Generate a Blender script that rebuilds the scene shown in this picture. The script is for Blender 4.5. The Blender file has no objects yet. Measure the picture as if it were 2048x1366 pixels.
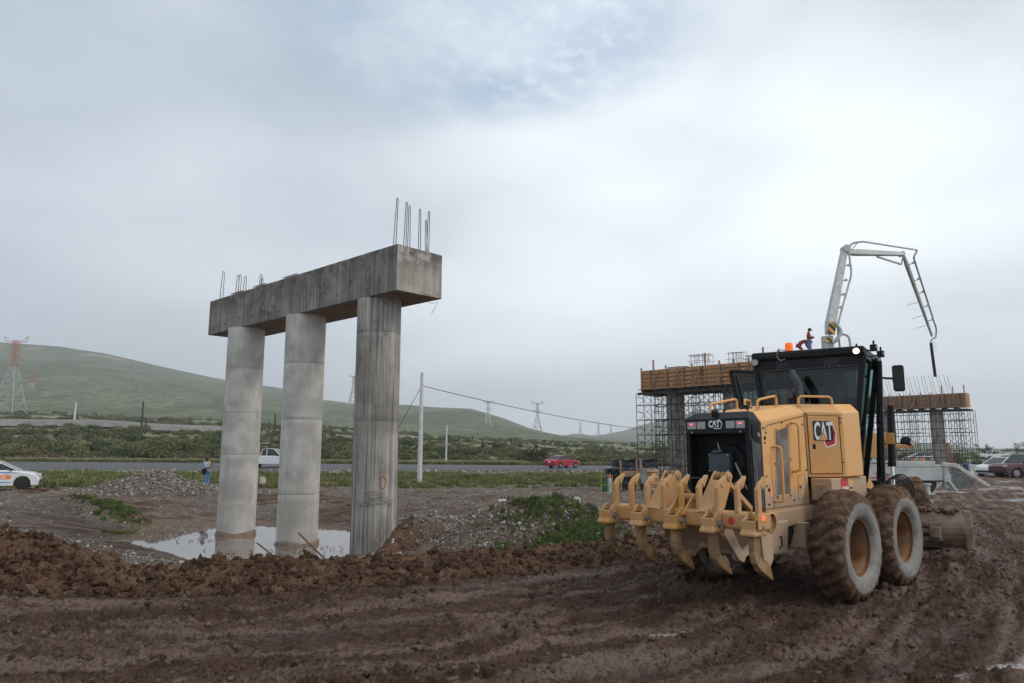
import bpy, bmesh, math, random
import numpy as np
from math import sin, cos, tan, atan, atan2, pi, radians, sqrt, hypot
from mathutils import Vector, Matrix, Euler

S = bpy.context.scene
COL = S.collection
R = random.Random(7)

# ------------------------------------------------------------------ camera
FPX = 1430.0
PITCH = atan(215 / FPX)
CAMH = 1.88
cam_d = bpy.data.cameras.new('camera')
cam_d.sensor_width = 36; cam_d.lens = FPX / 2048 * 36
cam_d.clip_start = .1; cam_d.clip_end = 20000
cam = bpy.data.objects.new('camera', cam_d); COL.objects.link(cam)
cam.location = (0, 0, CAMH); cam.rotation_euler = (pi / 2 + PITCH, 0, 0)
S.camera = cam

# ------------------------------------------------------------------ sky, sun, exposure
SUN_EL, SUN_AZ = radians(42), radians(100)          # azimuth from +Y towards +X
w = bpy.data.worlds.new('World'); S.world = w; w.use_nodes = True
nt = w.node_tree; nt.nodes.clear()
def N(t, nt_, **k):
    n = nt_.nodes.new(t)
    for a, b in k.items(): setattr(n, a, b)
    return n
L = nt.links.new
out = N('ShaderNodeOutputWorld', nt); bg = N('ShaderNodeBackground', nt)
sky = N('ShaderNodeTexSky', nt, sky_type='NISHITA', sun_disc=False)
sky.sun_elevation = SUN_EL; sky.sun_rotation = SUN_AZ; sky.air_density = 1.2; sky.dust_density = 2.0
tc = N('ShaderNodeTexCoord', nt)
sep = N('ShaderNodeSeparateXYZ', nt); L(tc.outputs['Generated'], sep.inputs[0])
def M(op, a, b=None, c=None, nt_=nt):
    n = N('ShaderNodeMath', nt_, operation=op)
    for i, v in enumerate((a, b, c)):
        if v is None: continue
        if isinstance(v, (int, float)): n.inputs[i].default_value = v
        else: nt_.links.new(v, n.inputs[i])
    return n.outputs[0]
def MR(v, a, b, c, d, nt_=nt, smooth=True):
    n = N('ShaderNodeMapRange', nt_)
    if smooth: n.interpolation_type = 'SMOOTHSTEP'
    nt_.links.new(v, n.inputs[0])
    for i, x in enumerate((a, b, c, d)): n.inputs[i + 1].default_value = x
    return n.outputs[0]
def MIX(f, a, b, nt_=nt, blend='MIX'):
    n = N('ShaderNodeMix', nt_, data_type='RGBA', blend_type=blend)
    for s, v in ((n.inputs[0], f), (n.inputs[6], a), (n.inputs[7], b)):
        if isinstance(v, (int, float)): s.default_value = v
        elif isinstance(v, tuple): s.default_value = v if len(v) == 4 else (*v, 1)
        else: nt_.links.new(v, s)
    return n.outputs[2]
def NOISE(vec, scale, detail=4, rough=.55, nt_=nt, dist=0, out_='Fac'):
    n = N('ShaderNodeTexNoise', nt_)
    if vec is not None: nt_.links.new(vec, n.inputs['Vector'])
    n.inputs['Scale'].default_value = scale; n.inputs['Detail'].default_value = detail
    n.inputs['Roughness'].default_value = rough; n.inputs['Distortion'].default_value = dist
    return n.outputs[out_]
zc = M('MAXIMUM', sep.outputs[2], 0.0)
den = M('ADD', zc, .22)
cmb = N('ShaderNodeCombineXYZ', nt)
L(M('DIVIDE', sep.outputs[0], den), cmb.inputs[0]); L(M('DIVIDE', sep.outputs[1], den), cmb.inputs[1])
n1 = NOISE(cmb.outputs[0], .62, 2, .4)
n2 = NOISE(cmb.outputs[0], 1.7, 4, .45, dist=.2)
n3 = NOISE(cmb.outputs[0], 26, 3, .6)
cov = M('ADD', M('MULTIPLY', n1, .76), M('MULTIPLY', n2, .24))
# an opening in the cloud deck, high up ahead
dx = M('ADD', cmb.outputs[0] if False else M('DIVIDE', sep.outputs[0], den), .06)
dy = M('SUBTRACT', M('DIVIDE', sep.outputs[1], den), 1.12)
gap = M('ADD', M('MULTIPLY', M('MULTIPLY', dx, dx), 5.0), M('MULTIPLY', M('MULTIPLY', dy, dy), 9.0))
gapm = MR(gap, .0, 1.0, 1.0, 0.)
gapm = M('MULTIPLY', gapm, MR(n2, .36, .6, 1.0, .25))
gapm = M('MULTIPLY', gapm, MR(n3, .42, .68, 1.0, .6))
mask = M('MAXIMUM', M('MULTIPLY', MR(cov, .40, .30, 0., .5), 1.0), gapm)
dot = N('ShaderNodeVectorMath', nt, operation='DOT_PRODUCT')
L(tc.outputs['Generated'], dot.inputs[0]); dot.inputs[1].default_value = (sin(SUN_AZ) * cos(SUN_EL), cos(SUN_AZ) * cos(SUN_EL), sin(SUN_EL))
glow = MR(dot.outputs['Value'], -.75, .95, 0., 1.0)
dark = MIX(n2, (.15, .23, .32), (.30, .40, .50))
lite = (1.20, 1.27, 1.33)
cl = MIX(M('MULTIPLY', MR(cov, .36, .62, .25, 1.0), MR(glow, 0, .6, .25, 1.0)), dark, lite)
hor = MR(sep.outputs[2], 0.02, .50, .85, 0.)
cl = MIX(M('MULTIPLY', hor, MR(glow, .1, .7, .50, 1.0)), cl, (1.24, 1.32, 1.40))
skyc = MIX(1.0, sky.outputs[0], (.20, .19, .185), blend='MULTIPLY')
skyc = MIX(.6, skyc, (.40, .56, .76))
fin = MIX(mask, cl, skyc)
L(fin, bg.inputs[0]); bg.inputs[1].default_value = 1.0
L(bg.outputs[0], out.inputs[0])
sun_d = bpy.data.lights.new('sun', 'SUN'); sun_d.energy = 1.7; sun_d.angle = radians(14); sun_d.color = (1, .94, .86)
sun = bpy.data.objects.new('sun', sun_d); COL.objects.link(sun)
sun.rotation_euler = (pi / 2 - SUN_EL, 0, -SUN_AZ + pi) if False else (0, 0, 0)
sd = Vector((sin(SUN_AZ) * cos(SUN_EL), cos(SUN_AZ) * cos(SUN_EL), sin(SUN_EL)))
sun.rotation_euler = sd.to_track_quat('Z', 'Y').to_euler()
S.view_settings.view_transform = 'Standard'; S.view_settings.look = 'None'
S.view_settings.exposure = 0.0; S.view_settings.gamma = 1; S.view_settings.use_curve_mapping = False
S.render.engine = 'CYCLES'
S.cycles.use_denoising = True
S.cycles.max_bounces = 6; S.cycles.volume_bounces = 0; S.cycles.transparent_max_bounces = 8
S.cycles.caustics_reflective = False; S.cycles.caustics_refractive = False

# ------------------------------------------------------------------ helpers
def ray(px, py):
    u = (px - 1024) / FPX; v = (683 - py) / FPX
    return Vector((u, cos(PITCH) - v * sin(PITCH), sin(PITCH) + v * cos(PITCH)))
def atY(px, py, Y):
    d = ray(px, py); return Vector((0, 0, CAMH)) + d * (Y / d.y)
def atZ(px, py, z):
    d = ray(px, py); return Vector((0, 0, CAMH)) + d * ((z - CAMH) / d.z)

class B:
    def __init__(s, M_=None): s.v = []; s.f = []; s.M = M_
    def add(s, vs, fs):
        o = len(s.v)
        s.v += [tuple(s.M @ Vector(v)) if s.M else tuple(v) for v in vs]
        s.f += [tuple(i + o for i in f) for f in fs]; return s
    def box(s, c, d, rot=None, top=1.0):
        hx, hy, hz = d[0] / 2, d[1] / 2, d[2] / 2
        vs = [Vector((x * hx * (top if z > 0 else 1), y * hy * (top if z > 0 else 1), z * hz)) for z in (-1, 1) for y in (-1, 1) for x in (-1, 1)]
        if rot: m = Euler(rot).to_matrix(); vs = [m @ v for v in vs]
        c = Vector(c)
        return s.add([v + c for v in vs], [(0, 2, 3, 1), (4, 5, 7, 6), (0, 1, 5, 4), (2, 6, 7, 3), (0, 4, 6, 2), (1, 3, 7, 5)])
    def span(s, x0, x1, y0, y1, z0, z1):
        return s.box(((x0 + x1) / 2, (y0 + y1) / 2, (z0 + z1) / 2), (abs(x1 - x0), abs(y1 - y0), abs(z1 - z0)))
    def frame(s, p, q, up=(0, 0, 1)):
        p, q = Vector(p), Vector(q); d = (q - p).normalized(); u = Vector(up)
        if abs(d.dot(u)) > .98: u = Vector((0, 1, 0))
        a = d.cross(u).normalized(); b = a.cross(d); return p, q, a, b
    def bar(s, p, q, w, h, up=(0, 0, 1), w2=None, h2=None):
        p, q, a, b = s.frame(p, q, up); w2 = w2 or w; h2 = h2 or h
        vs = [p + a * x * w / 2 + b * y * h / 2 for x, y in ((-1, -1), (1, -1), (1, 1), (-1, 1))] + [q + a * x * w2 / 2 + b * y * h2 / 2 for x, y in ((-1, -1), (1, -1), (1, 1), (-1, 1))]
        return s.add(vs, [(3, 2, 1, 0), (4, 5, 6, 7), (0, 1, 5, 4), (1, 2, 6, 5), (2, 3, 7, 6), (3, 0, 4, 7)])
    def cyl(s, p, q, r, r2=None, n=12, cap=True):
        p, q, a, b = s.frame(p, q); r2 = r if r2 is None else r2
        vs = [c + (a * cos(2 * pi * i / n) + b * sin(2 * pi * i / n)) * rr for c, rr in ((p, r), (q, r2)) for i in range(n)]
        fs = [(i, (i + 1) % n, n + (i + 1) % n, n + i) for i in range(n)]
        if cap: fs += [tuple(range(n - 1, -1, -1)), tuple(range(n, 2 * n))]
        return s.add(vs, fs)
    def tube(s, pts, r, n=8, closed=False, round_=0):
        pts = [Vector(p) for p in pts]
        if round_:
            o = [pts[0]]
            for i in range(1, len(pts) - 1):
                a, b, c = pts[i - 1], pts[i], pts[i + 1]
                d1 = (a - b); d2 = (c - b); k = min(round_, d1.length * .48, d2.length * .48)
                p, q = b + d1.normalized() * k, b + d2.normalized() * k
                for t in (0, .25, .5, .75, 1): o.append(p * (1 - t) ** 2 + b * 2 * t * (1 - t) + q * t * t)
            o.append(pts[-1]); pts = o
        m = len(pts); rings = []; prev = None
        for i, p in enumerate(pts):
            if closed: d = (pts[(i + 1) % m] - pts[i - 1]).normalized()
            else: d = (pts[min(i + 1, m - 1)] - pts[max(i - 1, 0)]).normalized()
            if prev is None:
                u = Vector((0, 0, 1)) if abs(d.z) < .9 else Vector((1, 0, 0)); a = d.cross(u).normalized()
            else: a = (prev - d * prev.dot(d)).normalized()
            prev = a; b = d.cross(a); rr = r[i] if isinstance(r, (list, tuple)) else r
            rings.append([p + (a * cos(2 * pi * k / n) + b * sin(2 * pi * k / n)) * rr for k in range(n)])
        return s.loft(rings, closed=closed)
    def loft(s, rings, closed=False, cap=True, ring_closed=True):
        n = len(rings[0]); m = len(rings); vs = [v for r_ in rings for v in r_]; fs = []
        for i in range(m if closed else m - 1):
            j = (i + 1) % m
            for k in range(n if ring_closed else n - 1):
                l = (k + 1) % n; fs.append((i * n + k, i * n + l, j * n + l, j * n + k))
        if cap and not closed and ring_closed: fs += [tuple(range(n - 1, -1, -1)), tuple(range((m - 1) * n, m * n))]
        return s.add(vs, fs)
    def prism(s, poly, ax, a, b):
        """poly in the plane across axis ax; x: (y,z)  y: (x,z)  z: (x,y)"""
        def P(u, v, t): return {'x': (t, u, v), 'y': (u, t, v), 'z': (u, v, t)}[ax]
        n = len(poly)
        return s.add([P(u, v, a) for u, v in poly] + [P(u, v, b) for u, v in poly],
                     [(i, (i + 1) % n, n + (i + 1) % n, n + i) for i in range(n)] + [tuple(range(n - 1, -1, -1)), tuple(range(n, 2 * n))])
    def lathe(s, prof, n=32, ax='x', c=(0, 0, 0), close=False):
        vs = []; m = len(prof)
        for i in range(n):
            t = 2 * pi * i / n
            for x, r in prof:
                p = {'x': (x, r * cos(t), r * sin(t)), 'y': (r * cos(t), x, r * sin(t)), 'z': (r * cos(t), r * sin(t), x)}[ax]
                vs.append((p[0] + c[0], p[1] + c[1], p[2] + c[2]))
        fs = [(i * m + k, i * m + k + 1, ((i + 1) % n) * m + k + 1, ((i + 1) % n) * m + k) for i in range(n) for k in range(m - 1)]
        return s.add(vs, fs)
    def quad(s, *p):
        return s.add(p, [tuple(range(len(p)))])
    def mesh(s, name, mat):
        me = bpy.data.meshes.new(name); me.from_pydata(s.v, [], s.f); me.materials.append(mat)
        bm = bmesh.new(); bm.from_mesh(me); bmesh.ops.recalc_face_normals(bm, faces=bm.faces); bm.to_mesh(me); bm.free()
        return me
    def build(s, name, mat, parent=None, bevel=0, smooth=False, loc=None, seg=2):
        me = s.mesh(name, mat)
        if smooth:
            me.shade_smooth() if hasattr(me, 'shade_smooth') else None
            try: me.set_sharp_from_angle(angle=radians(38))
            except Exception: pass
        return link(name, me, parent, bevel, loc, seg)
def link(name, me, parent=None, bevel=0, loc=None, seg=2, rot=None):
    o = bpy.data.objects.new(name, me); COL.objects.link(o)
    if parent: o.parent = parent
    if loc is not None: o.location = loc
    if rot is not None: o.rotation_euler = rot
    if bevel:
        m = o.modifiers.new('bevel', 'BEVEL'); m.width = bevel; m.segments = seg; m.limit_method = 'ANGLE'; m.angle_limit = radians(35)
        m.harden_normals = False
    return o
def tag(o, label=None, cat=None, group=None, kind=None):
    if label: o['label'] = label
    if cat: o['category'] = cat
    if group: o['group'] = group
    if kind: o['kind'] = kind
    return o
def thing(name, label, cat, loc=(0, 0, 0), rot=(0, 0, 0), group=None):
    o = bpy.data.objects.new(name, None); COL.objects.link(o)
    o.location = loc; o.rotation_euler = rot; o.empty_display_size = .1
    return tag(o, label, cat, group)
CH = {}
def copy_tree(o, loc=None, rot=None, label=None, scale=None):
    kids = [c for c in bpy.data.objects if c.parent == o]
    n = o.copy(); COL.objects.link(n)
    if loc is not None: n.location = loc
    if rot is not None: n.rotation_euler = rot
    if scale is not None: n.scale = scale
    if label: n['label'] = label
    for k in kids:
        c = k.copy(); COL.objects.link(c); c.parent = n
        for g in [x for x in bpy.data.objects if x.parent == k]:
            d = g.copy(); COL.objects.link(d); d.parent = c
    return n

# ------------------------------------------------------------------ materials
def mat(name, c1, c2=None, scale=6, rough=.7, bump=0, bscale=None, metal=0, stretch=None, detail=5, c3=None, s3=1.5, dist=0.02, coat=0, rough2=None):
    m = bpy.data.materials.new(name); m.use_nodes = True; t = m.node_tree
    p = t.nodes['Principled BSDF']; p.inputs['Roughness'].default_value = rough; p.inputs['Metallic'].default_value = metal
    if not metal and not coat: p.inputs['Specular IOR Level'].default_value = .22
    if coat: p.inputs['Coat Weight'].default_value = coat
    if c2 is None and not bump: p.inputs['Base Color'].default_value = (*c1, 1); return m
    tx = N('ShaderNodeTexCoord', t); v = tx.outputs['Object']
    if stretch:
        mp = N('ShaderNodeMapping', t); t.links.new(v, mp.inputs[0]); mp.inputs['Scale'].default_value = stretch; v = mp.outputs[0]
    nz = NOISE(v, scale, detail, .6, t)
    c = MIX(MR(nz, .35, .65, 0, 1, t), c1, c2 or c1, t)
    if c3: c = MIX(MR(NOISE(tx.outputs['Object'], s3, 5, .65, t), .52, .66, 0, 1, t), c, c3, t)
    t.links.new(c, p.inputs['Base Color'])
    if rough2 is not None: t.links.new(MR(nz, .35, .65, rough, rough2, t), p.inputs['Roughness'])
    if bump:
        b = N('ShaderNodeBump', t); b.inputs['Strength'].default_value = bump; b.inputs['Distance'].default_value = dist
        t.links.new(NOISE(v, bscale or scale * 3, 6, .65, t), b.inputs['Height']); t.links.new(b.outputs[0], p.inputs['Normal'])
    return m
def glassmat(name, tint, alpha_mix=.5, rough=.05):
    m = bpy.data.materials.new(name); m.use_nodes = True; t = m.node_tree; t.nodes.clear()
    o = N('ShaderNodeOutputMaterial', t); g = N('ShaderNodeBsdfGlossy', t); g.inputs['Roughness'].default_value = rough
    tr = N('ShaderNodeBsdfTransparent', t); tr.inputs[0].default_value = (*tint, 1)
    fr = N('ShaderNodeFresnel', t); fr.inputs[0].default_value = 1.5
    mx = N('ShaderNodeMixShader', t); t.links.new(fr.outputs[0], mx.inputs[0]); t.links.new(tr.outputs[0], mx.inputs[1]); t.links.new(g.outputs[0], mx.inputs[2])
    t.links.new(mx.outputs[0], o.inputs[0]); return m
def emis(name, col, st, base=None):
    m = bpy.data.materials.new(name); m.use_nodes = True; p = m.node_tree.nodes['Principled BSDF']
    p.inputs['Base Color'].default_value = (*(base or col), 1); p.inputs['Emission Color'].default_value = (*col, 1); p.inputs['Emission Strength'].default_value = st
    return m

# ------------------------------------------------------------------ noise in numpy
def _h(ix, iy, s):
    a = (ix.astype(np.int64) * 374761393 + iy.astype(np.int64) * 668265263 + s * 974634777) & 0xffffffff
    a = ((a ^ (a >> 13)) * 1274126177) & 0xffffffff
    return ((a ^ (a >> 16)) & 0xffffff) / float(0x1000000)
def perlin(x, y, s=0):
    ix = np.floor(x); iy = np.floor(y); fx = x - ix; fy = y - iy
    u = fx * fx * (3 - 2 * fx); v = fy * fy * (3 - 2 * fy)
    def g(ax, ay):
        t = _h(ix + ax, iy + ay, s) * 2 * pi
        return np.cos(t) * (fx - ax) + np.sin(t) * (fy - ay)
    return ((g(0, 0) * (1 - u) + g(1, 0) * u) * (1 - v) + (g(0, 1) * (1 - u) + g(1, 1) * u) * v) * 1.4
def fbm(x, y, s=0, o=4, g=.5):
    a = 1; r = 0; k = 1
    for i in range(o): r = r + a * perlin(x * k, y * k, s + i * 13); a *= g; k *= 2.03
    return r
def lumps(x, y, s=0):
    """rounded clods: 1 at cell centres, 0 at the creases"""
    ix = np.floor(x); iy = np.floor(y); d = np.full(x.shape, 9.); hh = np.zeros(x.shape)
    for a in (-1, 0, 1):
        for b in (-1, 0, 1):
            cx = ix + a + _h(ix + a, iy + b, s); cy = iy + b + _h(ix + a, iy + b, s + 5)
            q = (x - cx) ** 2 + (y - cy) ** 2; m = q < d
            d = np.where(m, q, d); hh = np.where(m, _h(ix + a, iy + b, s + 9), hh)
    return np.clip(1 - d, 0, 1) * (.35 + .65 * hh)
def sst(x, a, b):
    t = np.clip((x - a) / (b - a), 0, 1); return t * t * (3 - 2 * t)
def polysd(x, y, poly):
    d = np.full(x.shape, 1e9); ins = np.zeros(x.shape, bool); n = len(poly)
    for i in range(n):
        ax, ay = poly[i]; bx, by = poly[(i + 1) % n]; ex, ey = bx - ax, by - ay
        t = np.clip(((x - ax) * ex + (y - ay) * ey) / (ex * ex + ey * ey), 0, 1)
        d = np.minimum(d, np.hypot(x - ax - t * ex, y - ay - t * ey))
        c = ((ay > y) != (by > y)) & (x < ex * (y - ay) / (ey if abs(ey) > 1e-9 else 1e-9) + ax); ins ^= c
    return np.where(ins, -d, d)

# ------------------------------------------------------------------ the lie of the land
WATER_Z = -.9
POND = [tuple(atZ(a, b, WATER_Z)[:2]) for a, b in [(262, 1075), (288, 1050), (330, 1040), (400, 1039), (470, 1042), (540, 1047), (620, 1050),
        (705, 1057), (712, 1080), (690, 1100), (660, 1112), (560, 1124), (480, 1126), (420, 1118), (370, 1101), (320, 1090)]]
PLAIN = -.25
TOE = ([-30, -6.6, -3.4, -1.55, -.2, 1.4, 2.55, 3.6, 6, 9, 14, 25, 60], [9.4, 9.6, 9.7, 10.3, 11, 11.9, 12.8, 13.8, 17, 22, 31, 52, 120])
TX, TY = .737, .676                                      # direction the machines drive in
def slope(u): return np.interp(u, [-1.2, -.75, -.3, -.09, .18, .5, .8], [.085, .072, .046, .028, .014, .004, .0])
def wetpatch(x, y):
    a = np.clip(1.25 - np.abs((x - 5.6) / 2.2 + .0) - np.abs((y - .25 * x - 5.4) / .8), 0, 1) * 1.5 + np.clip(1.2 - np.abs((x - 2.0) / 1.2) - np.abs((y - 7.3 - .2 * x) / .35), 0, 1)
    return sst(a + .9 * fbm(x * 1.6, y * 3.0, 157, 4), .45, .8) * sst(a, .02, .3)
def mound(x, y, cx, cy, rx, ry, h, p=1.0):
    q = ((x - cx) / rx) ** 2 + ((y - cy) / ry) ** 2
    return h * np.exp(-(q ** p) * 1.2)
def ground(x, y, fine=True):
    x = np.asarray(x, float); y = np.asarray(y, float); near = y < 70
    toe = np.interp(x, *TOE); s = (y - toe) * .86
    Bh = np.interp(x, [-12, -8, -6.8, -5.9, -5.1, -4.4, -3.5, -2.5, -1, .7, 3, 5, 8], [.66, .60, .40, .0, .02, .16, .10, .08, .08, .09, .12, .08, .02])
    track = -.25 * sst(y, 13, 30)
    wig = fbm(x * .7, y * .7, 3, 3) * .35
    sd = polysd(x, y, POND) - .45
    low = sst(s, 1.6, 3.4)
    back = np.full(x.shape, PLAIN) + fbm(x * .25, y * .25, 11, 3) * .07 * sst(y, 13, 20)
    # basin in front of the mound and round the pond
    lowarea = sst(x, -13, -9) * (1 - sst(x, 2.5, 5.5)) * (1 - sst(y, 18, 24)) * .38
    back = back - lowarea
    dug = -.9 + .0 * x + np.clip(sd + wig * .5, -1.2, 6) * .17
    back = np.minimum(back, np.maximum(dug, -1.08))
    m = mound(x, y, 1.0, 18.9, 1.75, 1.6, 1.12) + mound(x, y, -1.0, 18.3, 1.5, 1.2, .62, 1.3) + mound(x, y, -2.3, 18.2, .75, .85, .55, 1.6)
    m = m + mound(x, y, 2.6, 18.0, 1.2, 1.4, .5)
    m = m + mound(x, y, -17.9, 36, 1.9, 1.5, .82) + mound(x, y, -15.9, 35.3, 2.2, 1.5, .42) + mound(x, y, -20.3, 35.5, 2.4, 1.5, .2)
    m = m + mound(x, y, -16.2, 28.4, 1.9, 1.0, .5, 1.6) + mound(x, y, -10.7, 16.8, 1.2, 1.2, .30) + mound(x, y, -12.8, 18.2, 2.0, 1.2, .22)
    m = m + mound(x, y, 4.2, 31, 3.0, 1.2, .28) + mound(x, y, 8.5, 33, 2.6, 1.2, .4)
    rough = sst(m, .03, .3)
    back = back + m * (1 + .18 * fbm(x * 1.6, y * 1.6, 21, 3))
    prof = Bh * sst(s, -.05, 1.0)
    h = track * (1 - low) + back * low + prof * (1 - sst(s, 1.15, 2.6))
    # far plain and its rise to the hills
    u = x / np.maximum(y, 1)
    far = slope(u) * np.maximum(y - 92, 0) + fbm(x * .02, y * .02, 31, 3) * 1.1 * sst(y, 95, 260)
    rz = np.interp(x, [-90, -63, 0, 24, 120], [.50, .30, -.14, -.32, -.30])
    h = h * (1 - sst(y, 70, 73)) + (PLAIN + (rz - PLAIN) * sst(y, 72, 88) - .05 * sst(y, 89, 92)) * sst(y, 70, 73)
    h = h + far
    if fine:
        n = y < 26
        xs, ys = x[n], y[n]; hs = h[n]; ss = s[n]; ms = rough[n]
        al = xs * TX + ys * TY; ac = ss
        on = (1 - sst(ss, -.25, .15))
        d = fbm(xs * 1.1, ys * 1.1, 41, 3) * .018
        d = d + fbm(ac * 2.6 + .25 * perlin(xs, ys, 5), al * .30, 43, 4) * .022
        d = d + np.maximum(fbm(xs * 5, ys * 5, 47, 3), -.2) * .016 + np.maximum(perlin(xs * 14, ys * 14, 49), 0) ** 1.5 * .030 + fbm(xs * 22, ys * 22, 50, 2) * .009
        patch = sst(fbm(xs * .6, ys * .6, 51, 3), -.15, .35)
        d = d + np.maximum(lumps(xs * 6.5 + fbm(xs * 5, ys * 5, 60, 2) * .8, ys * 6.5, 61) - .45, 0) * .115 * patch + np.maximum(lumps(xs * 13 + perlin(xs * 9, ys * 9, 62) * .6, ys * 13, 63) - .36, 0) * .085 * (.35 + .65 * patch) + np.maximum(lumps(xs * 26, ys * 26, 64) - .42, 0) * .045
        for c, wd, dp, cl in ((-.62, .26, .025, 1), (-1.35, .26, .035, 0), (-2.15, .28, .03, 1), (-2.95, .28, .035, 0), (-3.7, .30, .035, 1), (-4.5, .30, .035, 0), (-5.4, .34, .03, 1), (-6.3, .3, .03, 1), (-7.4, .3, .03, 0), (-8.6, .3, .03, 1)):
            cc = ac - c - .30 * perlin(al * .15, al * 0 + c * 3.1, 71)
            inb = np.exp(-(cc / wd) ** 4)
            tr = np.sin(al * 2 * pi / .17 + np.abs(cc) * 9 * (1 if cl else -1) + .8 * perlin(xs * 2, ys * 2, 5))
            d = d - inb * dp + np.exp(-((np.abs(cc) - wd * 1.35) / .1) ** 2) * .028 * (.6 + 1.1 * perlin(xs * 4, ys * 4, 77))
            d = d + inb * sst(tr, -.2, .6) * .026 * sst(perlin(al * .5, ac * .8, 79), -.3, .15)
        inner = on * (1 - .85 * wetpatch(xs, ys))
        hs = hs + d * inner
        bm_ = sst(ss, -.1, .3) * (1 - sst(ss, 1.9, 2.8))
        bl = np.interp(xs, [-8, -6.8, -5.9, -5.1, -4.4, -3, 1, 6], [1, .8, .45, .45, .75, .65, .6, .4])
        wx, wy = xs + .10 * fbm(xs * 3, ys * 3, 81, 3), ys + .10 * fbm(xs * 3, ys * 3, 82, 3)
        e = lumps(wx * 2.1, wy * 2.1, 83) * .17 + lumps(wx * 4.6, wy * 4.6, 85) * .15 + lumps(wx * 10, wy * 10, 87) * .075 + lumps(xs * 21, ys * 21, 88) * .03
        e = e + np.maximum(fbm(xs * 9, ys * 9, 89, 3), -.3) * .045 - .13
        hs = hs + e * bm_ * bl
        g = sst(ss, 2.2, 3.2)
        hs = hs + g * (lumps(xs * 7, ys * 7, 91) * .03 * (.3 + ms) + lumps(xs * 15, ys * 15, 93) * .022 + fbm(xs * 3, ys * 3, 95, 3) * .04 * (.25 + ms) - .02)
        fc = np.exp(-((xs + 2.75) / .45) ** 2 - ((ys - 17.6) / .75) ** 2)
        hs = hs + fc * (lumps(xs * 5, ys * 5, 85) * .22 + lumps(xs * 11, ys * 11, 87) * .08 + .12)
        h = h.copy(); h[n] = hs
        n = (y >= 26) & (y < 74)
        xs, ys = x[n], y[n]
        h[n] += fbm(xs * 1.3, ys * 1.3, 97, 4) * .07 + np.maximum(lumps(xs * 3, ys * 3, 99) - .3, 0) * .09
        wet = (sd < .25) & (y < 32)
        h = np.where(wet, np.minimum(h, np.where(sd < 0, WATER_Z - .03 + np.maximum(fbm(x * 1.5, y * 1.5, 101, 2) - .28, 0) * .35 * (sd > -1.3), WATER_Z + .02 + np.maximum(sd, 0) * .2)), h)
    return h
def gz(x, y): return float(ground(np.array([x]), np.array([y]), False)[0])
def gzf(x, y): return float(ground(np.array([x]), np.array([y]), True)[0])

def grid_mesh(name, X, Y, Z, mats, cols=None, smooth=True, flow=None):
    m, n = X.shape
    me = bpy.data.meshes.new(name)
    me.vertices.add(m * n); me.vertices.foreach_set('co', np.stack([X, Y, Z], -1).astype(np.float32).ravel())
    i = np.arange((m - 1) * (n - 1)); r = i // (n - 1); c = i % (n - 1); a = r * n + c
    q = np.stack([a, a + 1, a + n + 1, a + n], -1).astype(np.int32)
    me.loops.add(q.size); me.loops.foreach_set('vertex_index', q.ravel())
    me.polygons.add(len(q)); me.polygons.foreach_set('loop_start', np.arange(0, q.size, 4, dtype=np.int32))
    me.update(); me.validate()
    if smooth: me.polygons.foreach_set('use_smooth', np.ones(len(q), bool))
    if cols is not None:
        at = me.attributes.new('zone', 'FLOAT_COLOR', 'POINT'); at.data.foreach_set('color', cols.astype(np.float32).reshape(-1))
    if flow is not None:
        at = me.attributes.new('flow', 'FLOAT_VECTOR', 'POINT'); at.data.foreach_set('vector', flow.astype(np.float32).reshape(-1))
    me.materials.append(mats); return me

ys = [-60, -40, -25, -14, -7, -2, 0, 1.2, 2.2, 3.0]
while ys[-1] < 100:
    y = ys[-1]; ys.append(y + min(.016 + y * y / 3600, .013 * y))
while ys[-1] < 4300: ys.append(ys[-1] * 1.035)
ys = np.array(ys)
t1 = np.linspace(-.86, .86, 900); t0 = -.86 - np.geomspace(.01, 1.0, 40)[::-1]
ts = np.concatenate([t0, t1, -t0[::-1]])
W = np.where(ys > 3, ys + 2.5, 5.5 + (3 - ys) * .55)
GX = ts[None, :] * W[:, None]; GY = np.repeat(ys[:, None], len(ts), 1)
GZ = ground(GX, GY)
# keep the sheet clear under the road ribbon and the hills
GZ = np.where((GY > 420), GZ - 3 * sst(GY, 420, 520), GZ)
GZ = GZ - .35 * sst(GY, 72.3, 73) * (1 - sst(GY, 87, 88))
toe = np.interp(GX, *TOE); SS = (GY - toe) * .86; SD = polysd(GX, GY, POND)
nz = fbm(GX * .35, GY * .35, 131, 4)
behind = sst(SS, 2.0, 3.2)
right = sst(GX - .22 * GY, 1.5, 5.5)
gravel = behind * (1 - .75 * right) * sst(nz + .25 * fbm(GX * 2, GY * 2, 133, 3), -.45, .15) * (1 - sst(GY, 100, 110))
gravel = np.maximum(gravel, sst(GY, 60, 64) * (1 - sst(GY, 72, 74)))
moundm = sst(mound(GX, GY, .2, 18.6, 2.8, 1.9, 1.) + mound(GX, GY, -17.4, 36, 3, 2, 1.), .15, .4)
gravel = np.maximum(gravel, moundm * (.6 + .4 * sst(nz, -.2, .2)))
gravel *= sst(SD, .3, 1.6)
gE = 41 + 2.2 * fbm(GX * .12, GX * 0, 141, 3)
grass = sst(GY + 4 * fbm(GX * .5, GY * .5, 143, 3), gE - 1, gE + 1.6) * (1 - sst(GY + 3 * nz, 59, 63)) * (1 - sst(GX, 15, 24))
grass = np.maximum(grass, sst(GY, 88.5, 90))
wet = np.clip((1 - sst(np.abs(SD), .1, 1.2)) * behind, 0, 1) * .8
al = GX * TX + GY * TY; ac = SS
pz = fbm(ac * .8, al * .25, 151, 4)
onT = 1 - sst(SS, -.2, .2)
lightp = onT * sst(pz, .12, .5)
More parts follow.
